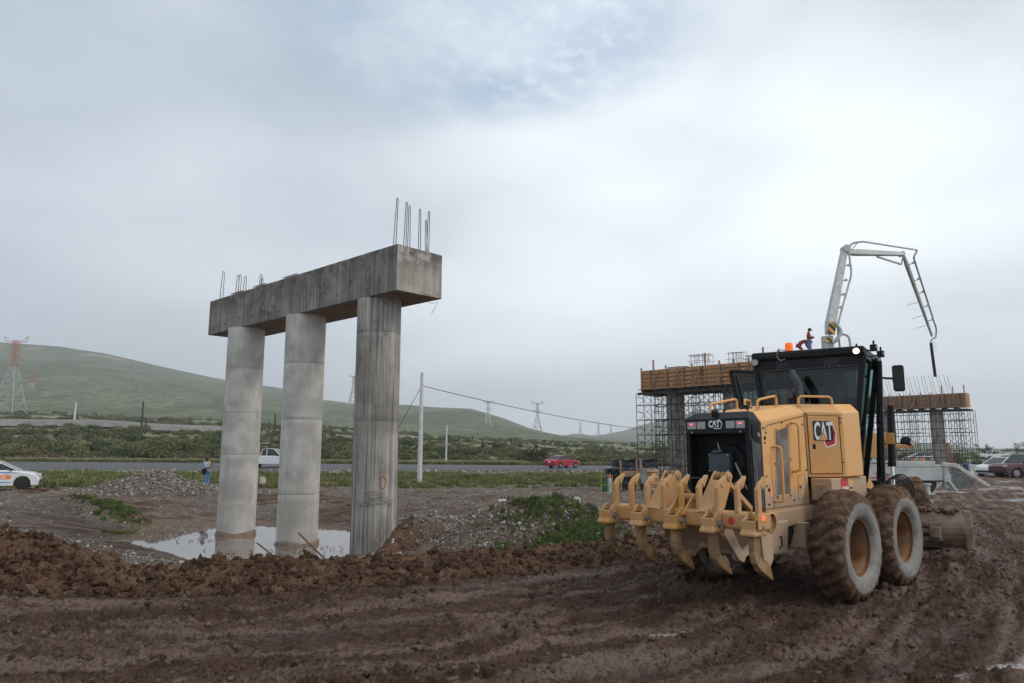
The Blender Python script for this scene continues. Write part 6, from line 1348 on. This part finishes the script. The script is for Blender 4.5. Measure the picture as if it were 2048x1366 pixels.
    b = B(); b.box((low[-1][0] + .02, 0, .42), (.10, 1.2, .14)); b.build('front_grille', m_pl, t_, .01)
    b = B(); b.box((low[0][0] - .015, 0, .72), (.02, .42, .16)); b.build('number_plate', m_wh, t_)
    if kind == 'pickup':
        b = B(); b.span(-2.52, -.75, -.78, .78, .95, 1.125); b.build('load_bed', m_pl, t_)
    return t_
p_wh = mat('white_car_paint', (.58, .59, .60), (.62, .63, .64), 2, .25, coat=.5); p_rd = mat('red_car_paint', (.28, .012, .03), (.32, .02, .035), 2, .3, coat=.5); p_dr = mat('dark_red_paint', (.055, .005, .010), (.075, .008, .014), 2, .3, coat=.4)
blu = mat('stripe_blue', (.06, .22, .45), (.08, .26, .5), 5, .4); orr = mat('band_orange', (.70, .20, .05), (.7, .22, .06), 5, .5)
# patrol car at the left edge, nose to the right
wq = atY(48, 970, 38.0); cx_ = wq.x - 1.39 * cos(.5); cy_ = 38.0 - 1.39 * sin(.5)
pc = car('hatch', (cx_, cy_, gzf(cx_ + 1, 38.0) - .02), .5, p_wh, 'white car with orange band and blue stripes parked at the left edge', m_alk, name='patrol_car')
b = B(); b.span(-1.2, .88, -.888, -.880, .56, .76); ob = b.build('orange_band', orr, pc)
text_mesh('SALTILLO', .21, m_wh, 'band_lettering', ob, TM((-.30, -.890, .585), (1, 0, 0), (0, 0, 1)), .002, .003, 1.05)
for pts in ([(-1.5, .90), (.2, .95), (1.35, .86), (.2, .89), (-1.5, .84)], [(-1.5, .42), (.7, .42), (1.0, .395), (.6, .37), (-1.5, .36)]):
    b = B(); b.prism(pts, 'y', -.889, -.879); b.build('blue_stripe', blu, pc)
b = B(); b.tube([(1.15, -.80, .99), (.55, -.72, 1.30), (-.1, -.66, 1.475)], .022, 6); b.build('window_trim', p_wh, pc)
# red sedan on the highway
q = atY(1124, 938, 77.2); zz = float(roadz(q.x, 77)) + .12; car('sedan', (q.x + .1, 77.6, zz), radians(42), p_rd, 'red sedan driving away along the grey highway', scale=.90, name='red_sedan')
# white stake truck between the columns
q = atY(545, 935, 77); zz = float(roadz(q.x, 77)) + .12
st = car('pickup', (q.x - .3, 77.0, zz), 0, p_wh, 'white stake bed truck passing between the middle and far columns', scale=1.12, name='stake_truck', cat='truck')
for s_ in (-1, 1):
    for k in range(5): b = B(); b.span(-2.7, -.68, s_ * .93 - .02, s_ * .93 + .02, 1.12 + k * .2, 1.25 + k * .2); b.build('stake_slat', mat('slat_white', (.42, .38, .34), (.5, .46, .42), 4, .7) if 'slat_white' not in bpy.data.materials else bpy.data.materials['slat_white'], st)
    for x in (-2.65, -1.7, -.74): b = B(); b.span(x - .04, x + .04, s_ * .96 - .02, s_ * .96 + .02, 1.0, 2.1); b.build('stake_post', bpy.data.materials['slat_white'], st)
b = B(); b.span(-2.7, -.4, -.9, .9, 2.28, 2.33); b.bar((-.72, -.9, 2.0), (-.72, -.9, 2.3), .05, .05); b.build('ladder_rack', bpy.data.materials['slat_white'], st)
# vehicles on the right
def at_right(px, py, Y): q = atY(px, py, Y); return (q.x, q.y, gz(q.x, q.y))
car('hatch', at_right(2012, 985, 57), radians(196), p_wh, 'white hatchback parked nose left at the right edge', scale=1.0)
car('pickup', at_right(2062, 985, 54.5), radians(184), p_dr, 'dark red pickup parked in front of the white hatchback', scale=1.0, name='parked_pickup', cat='pickup')
car('pickup', at_right(1990, 933, 150), radians(183), p_wh, 'white pickup on the far track below the trees', name='parked_pickup', cat='pickup')
car('hatch', at_right(2012, 932, 160), radians(190), p_wh, 'small white car just behind the far white pickup')
car('hatch', at_right(1758, 935, 120), radians(160), p_wh, 'white car glimpsed through the scaffolding right of the cab')
car('hatch', at_right(1838, 935, 118), radians(170), p_wh, 'white car between the orange drums beyond the scaffolding')
car('hatch', at_right(2056, 962, 70), radians(190), p_wh, 'white vehicle cut off by the right edge of the view')

# ================================================================== site objects
tarp = mat('black_tarp', (.010, .012, .016), (.028, .034, .042), 3, .35, .6, 5, dist=.08); tarpg = mat('grey_tarp', (.13, .15, .17), (.22, .25, .28), 3, .35, .5, 6, dist=.05)
def sheet_box(b, x0, x1, y0, y1, z0, z1, seed, jit=.06):
    r = random.Random(seed); nx, nz = 10, 6; rings = []
    for i in range(nx + 1):
        x = x0 + (x1 - x0) * i / nx; rg = []
        for k in range(nz + 1): z = z0 + (z1 - z0) * k / nz; rg.append((x + r.uniform(-jit, jit) * .5, y0 + r.uniform(-jit, jit), z + (r.uniform(-jit, 0) if k == nz else 0)))
        for k in range(nz, -1, -1): z = z0 + (z1 - z0) * k / nz; rg.append((x + r.uniform(-jit, jit) * .5, y1 + r.uniform(-jit, jit), z + (r.uniform(-jit, 0) if k == nz else 0)))
        rings.append(rg)
    b.loft(rings)
def sp(px, py, Y): q = atY(px, py, Y); return q.x, q.y, gzf(q.x, q.y)
x_, y_, z_ = sp(1262, 980, 37.0)
t_ = thing('material_stack', 'stack of timber and panels under a torn black tarpaulin behind the ripper', 'material stack', (x_, y_, z_))
b = B(); sheet_box(b, -1.25, .25, -.5, .7, 0, 1.12, 1); b.build('lower_tarpaulin', tarp, t_)
b = B(); sheet_box(b, -.85, 1.3, -.35, .7, 1.15, 1.62, 2); b.build('upper_tarpaulin', tarp, t_)
b = B(); sheet_box(b, -1.2, .3, -.52, .5, 1.10, 1.17, 3, .03); b.build('grey_sheet', tarpg, t_)
b = B(); b.prism([(.25, 1.1), (.75, 1.05), (.65, .55), (.45, .35), (.35, .8)], 'y', -.56, -.52); b.build('hanging_flap', tarpg, t_)
b = B(); b.span(-.5, .35, -.60, -.54, .72, 1.02); b.build('side_board', m_lum, t_)
for x in (-.60, .20, .42): b = B(); b.box((x, -.66, .78), (.085 if x < .3 else .13, .05, 1.56 if x < .3 else .7)) if x < .3 else b.box((x, -.66, 1.25), (.13, .05, .62)); b.build('upright_post', m_lum, t_, .004)
for k in range(7): b = B(); b.span(.55, 1.35, -.45 + .02 * (k % 2), .5, .05 + k * .15, .05 + k * .15 + .125); b.build('panel', m_ply if k % 2 else mat('pale_ply', (.50, .33, .20), (.42, .27, .16), 2, .8) if 'pale_ply' not in bpy.data.materials else bpy.data.materials['pale_ply'], t_)
x_, y_, z_ = sp(1209, 990, 33.5)
b = B(); t_ = thing('gas_cylinder', 'green gas cylinder standing left of the tarpaulin covered stack', 'gas cylinder', (x_ - .02, y_, z_))
b.lathe([(0, .001), (0, .11), (.75, .11), (.84, .09), (.90, .045), (.98, .03), (1.02, .001)], 16, 'z'); b.build('shell', mat('bottle_green', (.02, .07, .035), (.04, .10, .05), 6, .5), t_, smooth=True)
b = B(); b.cyl((0, 0, .98), (0, 0, 1.06), .035, n=8); b.build('valve', m_gs, t_)
t_ = thing('gas_cylinder', 'grey gas cylinder with red collar beside the green cylinder', 'gas cylinder', (x_ + .24, y_ + .03, z_))
b = B(); b.lathe([(0, .001), (0, .10), (.68, .10), (.75, .08), (.80, .04), (.82, .001)], 16, 'z'); b.build('shell', m_tg, t_, smooth=True)
b = B(); b.cyl((0, 0, .72), (0, 0, .92), .075, n=12); b.build('collar', mat('faded_red', (.42, .10, .06), rough=.6), t_)
b = B(); b.tube([(-.14, -.12, 0), (-.14, -.12, 1.0), (-.20, -.12, 1.1)], .012, 6); b.tube([(.36, -.12, 0), (.36, -.12, .9)], .012, 6)
for z in (.1, .45, .85): b.tube([(-.14, -.13, z), (.36, -.13, z)], .012, 6)
o = tag(b.build('cylinder_trolley', mat('trolley_yellow', (.45, .36, .05), rough=.6), None), 'thin yellow frame holding the two gas cylinders', 'trolley'); o.location = (x_, y_, z_)
# jerrycan
x_, y_, z_ = sp(1153, 1012, 27.4)
t_ = thing('jerrycan', 'white plastic jerrycan standing on the gravel left of the ripper', 'jerrycan', (x_, y_, z_ - .01), (0, 0, .3))
b = B(); b.loft([[(-.13 * s_, -.10 * s_, z), (.13 * s_, -.10 * s_, z), (.13 * s_, .10 * s_, z), (-.13 * s_, .10 * s_, z)] for z, s_ in ((0, .95), (.02, 1), (.18, 1), (.2, .98), (.28, .98), (.33, .75))]); b.build('can', mat('can_plastic', (.55, .56, .52), (.42, .47, .50), 4, .4), t_, .02)
b = B(); b.tube([(-.08, 0, .31), (-.08, 0, .37), (.04, 0, .37), (.05, 0, .32)], .014, 6); b.cyl((.09, 0, .32), (.09, 0, .37), .03, n=10); b.build('handle', m_wh, t_)
x_, y_, z_ = sp(1008, 1003, 29.5)
b = B(); sheet_box(b, -.22, .22, -.1, .12, 0, .07, 9, .03); o = tag(b.build('plastic_scrap', m_wh, None), 'scrap of white plastic lying on the gravel near the mound', 'litter'); o.location = (x_, y_, z_)
# concrete stub
x_, y_, z_ = sp(524, 975, 40.6)
b = B(); b.lathe([(-.1, .001), (-.1, .19), (.50, .17), (.55, .15), (.56, .001)], 16, 'z'); o = tag(b.build('concrete_stub', mat('stub_paint', (.42, .40, .32), (.30, .26, .18), 5, .9), None, smooth=True), 'stubby cream concrete marker beside the far column in the grass', 'marker post'); o.location = (x_, y_, z_)
# utility poles
m_pole = mat('pole_concrete', (.44, .44, .43), (.54, .54, .53), 4, .85); m_wp = mat('pole_wood', (.045, .038, .034), (.07, .06, .05), 4, .9)
def pole(px, pyb, pyt, Y, wb, wt, mt, label, group=None, lean=0):
    q = atY(px, pyb, Y); zb = gz(q.x, q.y); zt = atY(px, pyt, Y).z; b = B(); b.cyl((0, 0, -.2), (lean, 0, zt - zb), wb / 2, wt / 2, n=10)
    o = tag(b.build('utility_pole', mt, None, smooth=True), label, 'pole', group); o.location = (q.x, q.y, zb); return Vector((q.x + lean, q.y, zt))
pt = pole(838.5, 973, 745, 41.8, .30, .19, m_pole, 'tall pale concrete pole standing in the grass right of the nearest column', lean=.05)
pole(892, 912, 850, 92, .26, .2, m_pole, 'pale distant pole beyond the highway right of the tall concrete pole', lean=.05)
pole(149, 837, 805, 260, .8, .5, m_pole, 'short pale pole on the rising plain at the left', lean=0)
pole(283, 856, 803, 170, .5, .4, m_wp, 'dark wooden pole beyond the scrub left of the columns'); pole(291, 857, 836, 175, .4, .3, m_wp, 'low dark post right next to the dark wooden pole')
pole(549, 868, 828, 190, .6, .45, m_wp, 'thin dark pole seen between the far and middle columns'); pole(538, 858, 842, 230, .5, .4, m_wp, 'tiny dark post left of the thin pole between columns')
pe = pole(1545, 905, 865, 84, .25, .2, m_wp, 'wooden pole hidden behind the second pier carrying the cable')
def sag(p, q, s_, n=24): return [p.lerp(q, i_ / n) - Vector((0, 0, s_ * 4 * (i_ / n) * (1 - i_ / n))) for i_ in range(n + 1)]
p0 = pt - Vector((0, 0, .78)); b = B(); b.tube(sag(p0, pe, 1.2), .022, 5); tag(b.build('overhead_cable', m_rub, None), 'black cable sagging from the tall concrete pole towards the scaffolding', 'cable')
gq = atZ(735, 965, gz(-7, 44)); b = B(); b.tube([p0, Vector((gq.x - .5, gq.y + 3, gz(gq.x, gq.y + 3)))], .016, 5); tag(b.build('guy_wire', m_rub, None), 'straight guy wire running from the concrete pole down behind the column', 'wire')
# transmission towers
m_pyl = mat('pylon_grey', (.34, .35, .35), (.42, .42, .42), 2, .6); m_pyr = mat('pylon_red', (.34, .15, .11), (.40, .19, .14), 2, .7)
def pylon(px, pyb, pyt, Y, label, redtop, grp=None, th=.22):
    q = atY(px, pyb, Y); zb = q.z; H = atY(px, pyt, Y).z - zb; t_ = thing('pylon', label, 'pylon', (q.x, q.y, zb - 1)); H += 1
    lv = [0, .18, .34, .48, .60, .70, .78, .86, .94]; wd = lambda f: H * (.115 * (1 - f / .62) + .028 if f < .62 else .028)
    for part, a_, b_, mt in (('lower_lattice', 0, 4 if redtop else 8, m_pyl),) + ((('upper_lattice', 4, 8, m_pyr),) if redtop else ()):
        b = B()
        for i_ in range(a_, b_):
            f0, f1 = lv[i_], lv[i_ + 1]; w0, w1 = wd(f0), wd(f1); z0_, z1_ = f0 * H, f1 * H
            cs = [(-1, -1), (1, -1), (1, 1), (-1, 1)]
            for k in range(4):
                c0, c1 = cs[k], cs[(k + 1) % 4]; A = lambda c, w_, z: (c[0] * w_, c[1] * w_, z)
                b.bar(A(c0, w0, z0_), A(c0, w1, z1_), th * 1.3, th * 1.3); b.bar(A(c0, w0, z0_), A(c1, w1, z1_), th * .7, th * .7); b.bar(A(c1, w0, z0_), A(c0, w1, z1_), th * .7, th * .7); b.bar(A(c0, w1, z1_), A(c1, w1, z1_), th * .7, th * .7)
        b.build(part, mt, t_)
    b = B(); w_ = H * .15
    for f in (.93, .70, .62) if redtop else (.93, .74):
        ww = w_ * (1.0 if f > .9 else .8)
        for s_ in (-1, 1): b.bar((0, 0, f * H), (s_ * ww, 0, (f + .0) * H), th, th); b.bar((0, 0, (f - .03) * H), (s_ * ww, 0, f * H), th * .8, th * .8); 
    for s_ in (-1, 1): b.bar((s_ * w_ * .5, 0, .94 * H), (s_ * w_ * 1.05, 0, .995 * H), th, th); b.bar((s_ * w_ * .9, 0, .935 * H), (s_ * w_ * 1.05, 0, .995 * H), th, th)
    b.build('cross_arms', m_pyr if redtop else m_pyl, t_); return t_
pylon(18, 822, 672, 330, 'large red and white lattice pylon at the left edge', True, th=.15)
pylon(60, 804, 738, 700, 'small faint red topped pylon just right of the large pylon', True, th=.35)
for px_, b0, t0_, Y, s_ in ((976, 866, 800, 800, 'faint pylon in front of the ridge above the yucca'), (1075, 878, 801, 760, 'faint pylon standing where the ridge slopes down right of centre'), (1161, 872, 845, 1500, 'tiny faint pylon in the saddle between the hills'), (1197, 873, 846, 1500, 'tiny faint pylon on the foot of the far hill'), (706, 812, 748, 900, 'faint pylon on the ridge just left of the nearest column'), (1222, 868, 848, 1700, 'barely visible pylon left of the scaffolding on the far hill')):
    pylon(px_, b0, t0_, Y, s_, False, th=.4)
# guard fence beyond the highway
t_ = thing('guard_fence', 'long pale rail on short posts along the far side of the highway', 'fence', (-50, 90.2, .0))
pts = [(x - -50 if False else x + 50, 0, float(roadz(x, 90)) + .52) for x in np.linspace(-78, 2, 40)]
b = B()
for i_ in range(39): b.bar(pts[i_], pts[i_ + 1], .03, .09)
b.build('rail', mat('rail_pale', (.36, .35, .27), (.28, .27, .2), 3, .8), t_)
for x in np.arange(-76, 2, 4.0): piece('post', (1,), lambda b: b.box((0, 0, .3), (.16, .12, .95)), m_lum, t_, (x + 50, 0, float(roadz(x, 90))))

# ================================================================== plants that stand on their own
def yucca(px, pyb, pyt, Y, label, sc=1.0):
    q = atY(px, pyb, Y); z = gz(q.x, q.y); H = atY(px, pyt, Y).z - z; t_ = thing('yucca', label, 'yucca', (q.x, q.y, z)); r = random.Random(px)
    b = B(); b.cyl((0, 0, -.1), (.02, 0, H * .55), H * .07, H * .05, n=8); b.build('trunk', m_lum2, t_)
    b = B()
    for k in range(110):
        a = r.uniform(0, 2 * pi); zc_ = H * r.uniform(.42, .85); l = H * r.uniform(.12, .24); e = r.uniform(-.3, 1.3); d = Vector((cos(a) * cos(e), sin(a) * cos(e), sin(e))); s_ = Vector((-sin(a), cos(a), 0)) * l * .12
        c0 = Vector((0, 0, zc_)); b.add([c0 - s_, c0 + s_, c0 + d * l], [(0, 1, 2)])
    b.build('crown', mat('yucca_leaf', (.022, .035, .018), (.04, .055, .028), 6, .8) if 'yucca_leaf' not in bpy.data.materials else bpy.data.materials['yucca_leaf'], t_)
yucca(965, 908, 880, 118, 'dark headed yucca rising above the scrub right of the concrete pole'); yucca(1022, 890, 874, 190, 'small yucca on the plain right of the dark headed one'); yucca(1030, 888, 876, 200, 'second small yucca in a pair on the distant plain')
yucca(945, 884, 872, 210, 'small distant yucca left of the dark headed one'); yucca(1089, 888, 878, 220, 'tiny yucca on the plain left of the red sedan')
lf = mat('bush_leaf', (.035, .045, .018), (.07, .075, .032), 3, .85)
def bush_thing(px, pyb, Y, w_, h_, label, seed, mt=None):
    q = atY(px, pyb, Y); z = gz(q.x, q.y); o = bush_proto('large_bush', mt or lf, seed, 1100, .06, .9); COL.objects.link(o); o.location = (q.x, q.y, z - .1); o.scale = (w_, w_ * .8, h_); tag(o, label, 'bush')
bush_thing(1070, 925, 96, 2.3, 2.6, 'big round dark bush behind the red sedan', 5); bush_thing(1050, 925, 99, 1.5, 2.0, 'smaller dark bush on the left side of the big round one', 6)
def tree(px, pyb, pyt, Y, wd, label, seed, sparse=False, mt=None):
    q = atY(px, pyb, Y); z = gz(q.x, q.y); H = atY(px, pyt, Y).z - z; t_ = thing('tree', label, 'tree', (q.x, q.y, z)); r = random.Random(seed); b = B(); tips = []
    b.tube([(0, 0, -.2), (.05 * H, 0, H * .25), (.02 * H, 0, H * .5)], [H * .04, H * .03, H * .02], 8)
    for k in range(11):
        a = r.uniform(0, 2 * pi); h0 = H * r.uniform(.2, .5); rd = wd * r.uniform(.2, .5); e = Vector((cos(a) * rd, sin(a) * rd * .7, H * r.uniform(.45, .95))); m_ = Vector((e.x * .45, e.y * .45, (h0 + e.z) / 2 + .02 * H)); b.tube([(0, 0, h0), m_, e], [H * .018, H * .012, H * .005], 5); tips += [e, m_.lerp(e, .6)]
    b.build('trunk', m_wp, t_); b = B(); n_ = 1500 if not sparse else 900
    for k in range(n_):
        c0 = r.choice(tips) + Vector((r.gauss(0, 1), r.gauss(0, 1), r.gauss(0, .8))) * H * (.085 if not sparse else .06); s_ = H * r.uniform(.012, .026); n1_ = Vector((r.gauss(0, 1), r.gauss(0, 1), r.gauss(0, 1))).normalized(); u1 = n1_.orthogonal().normalized(); u2 = n1_.cross(u1); b.add([c0 + u1 * s_, c0 + u2 * s_, c0 - u1 * s_, c0 - u2 * s_], [(0, 1, 2, 3)])
    b.build('crown', mt or lf, t_)
tree(1970, 924, 884, 170, 4.6, 'tall sparse tree with bare leaning branches beyond the white pickup', 1, True); tree(2006, 924, 900, 175, 3.4, 'rounded dark tree right of the sparse tree', 2); tree(2024, 923, 898, 172, 3.0, 'rounded tree above the small white shed', 3); tree(2049, 924, 884, 165, 4.5, 'tall dark tree at the right edge', 4); tree(1988, 925, 906, 160, 3.0, 'low bushy tree between the sparse and rounded trees', 5); tree(2064, 926, 895, 180, 4.0, 'tree partly cut off beyond the right edge', 6)
# small buildings and barriers on the right
q = at_right(2024, 930, 155); t_ = thing('shed', 'small white gabled shed under the trees on the right', 'shed', q)
b = B(); b.prism([(-.75, -.2), (.75, -.2), (.75, 1.0), (0, 1.6), (-.75, 1.0)], 'y', -1, 1); b.build('wall', m_tw, t_); b = B(); b.span(-.4, .4, -1.02, -1.0, .1, .7); b.build('door', m_k, t_)
b = B(); b.bar((-.85, 0, .95), (0, 0, 1.68), 2.2, .08, (0, 0, 1)); b.build('roof', m_tg, t_)
q = at_right(2046, 928, 160); t_ = thing('brick_hut', 'low reddish brick hut at the right edge behind the shed', 'hut', q); b = B(); b.span(-1.2, 1.2, -1, 1, -.2, 1.5); b.build('wall', mat('brick_far', (.22, .11, .08), (.28, .15, .11), 3, .9), t_); b = B(); b.span(-1.35, 1.35, -1.15, 1.15, 1.5, 1.62); b.build('roof', m_tg, t_)
q = at_right(1936, 942, 72); t_ = thing('water_tank', 'blue plastic tank lying beside the scaffolding on the right', 'tank', (q[0], q[1], q[2] + .4)); b = B(); b.lathe([(-.34, .001), (-.34, .30), (-.30, .33), (.30, .33), (.34, .30), (.34, .001)], 18, 'x'); b.build('shell', mat('tank_blue', (.03, .13, .30), (.05, .17, .36), 5, .4), t_, smooth=True)
b = B(); b.span(-.3, .3, -.2, .2, -.6, -.3); b.build('cradle', m_dk, t_)
q = at_right(1948, 957, 60); b = B(); b.prism([(-.32, 0), (.32, 0), (.30, .12), (.14, .35), (.10, .85), (-.10, .85), (-.14, .35), (-.30, .12)], 'x', -.3, .3) ; o = tag(b.build('barrier_block', m_pole, None, .02), 'pale concrete barrier block at the foot of the right scaffolding', 'barrier'); o.location = q
for px_, l_ in ((1828, 'orange drum left of the white car beyond the scaffolding'), (1847, 'orange drum right of the white car beyond the scaffolding')):
    q = at_right(px_, 937, 95); b = B(); b.lathe([(0, .001), (0, .32), (.1, .30), (1.0, .24), (1.05, .2), (1.05, .001)], 14, 'z'); t_ = thing('traffic_drum', l_, 'traffic drum', q); b.build('shell', ora, t_, smooth=True); b = B(); b.lathe([(.45, .28), (.65, .265)], 14, 'z'); b.build('white_band', m_wh, t_)
# sticks, rods and boards lying about
def rod(p, q, r_, mt, label, name='steel_rod', cat='rod', w_=None):
    b = B(); (b.bar(p, q, w_, .03) if w_ else b.cyl(p, q, r_, n=6)); tag(b.build(name, mt, None), label, cat)
rod(atY(514, 1086, 12.2), atY(560, 1122, 11.6), .013, rust, 'short rusty rod leaning out of the earth bank left of the middle column', 'steel_rod')
rod(atY(597, 1066, 12.3), atY(658, 1126, 11.4), .014, rust, 'longer rusty rod leaning out of the bank in front of the pond')
a_, c_ = atZ(994, 1018, -.1), atZ(1060, 1040, -.0); rod((-.25, 18.8, .52), (.75, 18.0, .62), .025, m_wp, 'dark dead branch lying across the top of the gravel mound', 'dead_branch', 'branch')
rod((1.9, 18.3, .45), (3.0, 17.3, .05), .02, m_wp, 'dead branch lying among weeds at the right of the mound', 'dead_branch', 'branch')
for (px_, py_, l_, an_, s_) in ((840, 1016, 1.4, .1, 'brown board lying flat just right of the nearest column'), (1050, 1004, 1.0, -.2, 'short brown board on the gravel beyond the mound'), (885, 998, .9, .0, 'brown plank on the gravel right of the tall pole'), (30, 1040, 1.6, .05, 'weathered board half buried at the left edge'), (215, 1045, 1.7, -.25, 'brown plank at the edge of the dug bank left of the pond')):
    v_ = atZ(px_, py_, -.22); z = gzf(v_.x, v_.y); b = B(); b.box((0, 0, .03), (l_, .14, .03)); o = tag(b.build('plank', m_lum2, None, .004), s_, 'plank'); o.location = (v_.x, v_.y, z); o.rotation_euler = (.04, .03, an_)
v_ = atZ(80, 982, -.25); b = B(); b.box((0, 0, .05), (3.2, .18, .05)); o = tag(b.build('kerb_plank', rust, None), 'long thin rusty plank on the mud below the white car', 'plank'); o.location = (v_.x + .2, 37.0, gzf(v_.x, 37.0))
# slabs of pale mud and rocks on the bank
for (px_, py_, s_, l_) in ((150, 1083, .26, 'flat pale slab of dried clay at the top of the left bank'), (335, 1098, .22, 'pale cracked clay slab beside the pond edge'), (372, 1106, .17, 'small pale clay slab right of the cracked one'), (560, 1128, .17, 'orange brown boulder in the bank below the rusty rods'), (868, 1110, .075, 'white stone lying at the foot of the nearest column'), (893, 1110, .10, 'rounded grey stone left of the mound foot'), (914, 1108, .08, 'pale stone at the foot of the gravel mound')):
    Y = 12.4 if px_ < 700 else 16.6; q = atY(px_, py_, Y); z = gzf(q.x, q.y); o = rock_proto('rock', mat('rock_%d' % px_, (.22, .165, .125) if px_ < 700 else (.38, .36, .33), (.30, .235, .185) if px_ < 700 else (.48, .46, .43), 4, .9, .4, 20), px_, 3, .3); COL.objects.link(o); o.location = (q.x, q.y, z + s_ * .25); o.scale = (s_ * 1.3, s_, s_ * .55); o.rotation_euler = (.2, .1, px_); tag(o, l_, 'rock')
b = B(); rr_ = random.Random(3)
for k in range(60):
    u_ = rr_.choice(((-9.3, 22.6), (-7.6, 19.9), (-4.6, 19.2), (-10.9, 20.4), (-5.2, 20.4))); x, y = u_[0] + rr_.gauss(0, .5), u_[1] + rr_.gauss(0, .6); a_ = rr_.uniform(0, 6.3); l_ = rr_.uniform(.04, .16); b.bar((x, y, WATER_Z + .004), (x + l_ * cos(a_), y + l_ * sin(a_), WATER_Z + rr_.uniform(.01, .08)), .014, .012)
tag(b.build('floating_twigs', m_wp, None), 'little twigs and scraps floating on the pond', None, kind='stuff')

# ================================================================== haze
hb_ = B(); hb_.box((0, 0, 0), (1, 1, 1)); o = hb_.build('haze', bpy.data.materials.new('haze_air')); o.location = (0, 2200, 190); o.scale = (17600, 5000, 420); tag(o, 'thin humid haze over the plain and hills', kind='stuff')
hm_ = o.data.materials[0]; hm_.use_nodes = True; t = hm_.node_tree; t.nodes.clear(); ou = N('ShaderNodeOutputMaterial', t); pv = N('ShaderNodeVolumePrincipled', t); pv.inputs['Color'].default_value = (.93, .96, 1, 1); pv.inputs['Density'].default_value = .00032; pv.inputs['Anisotropy'].default_value = .2
t.links.new(pv.outputs[0], ou.inputs['Volume'])
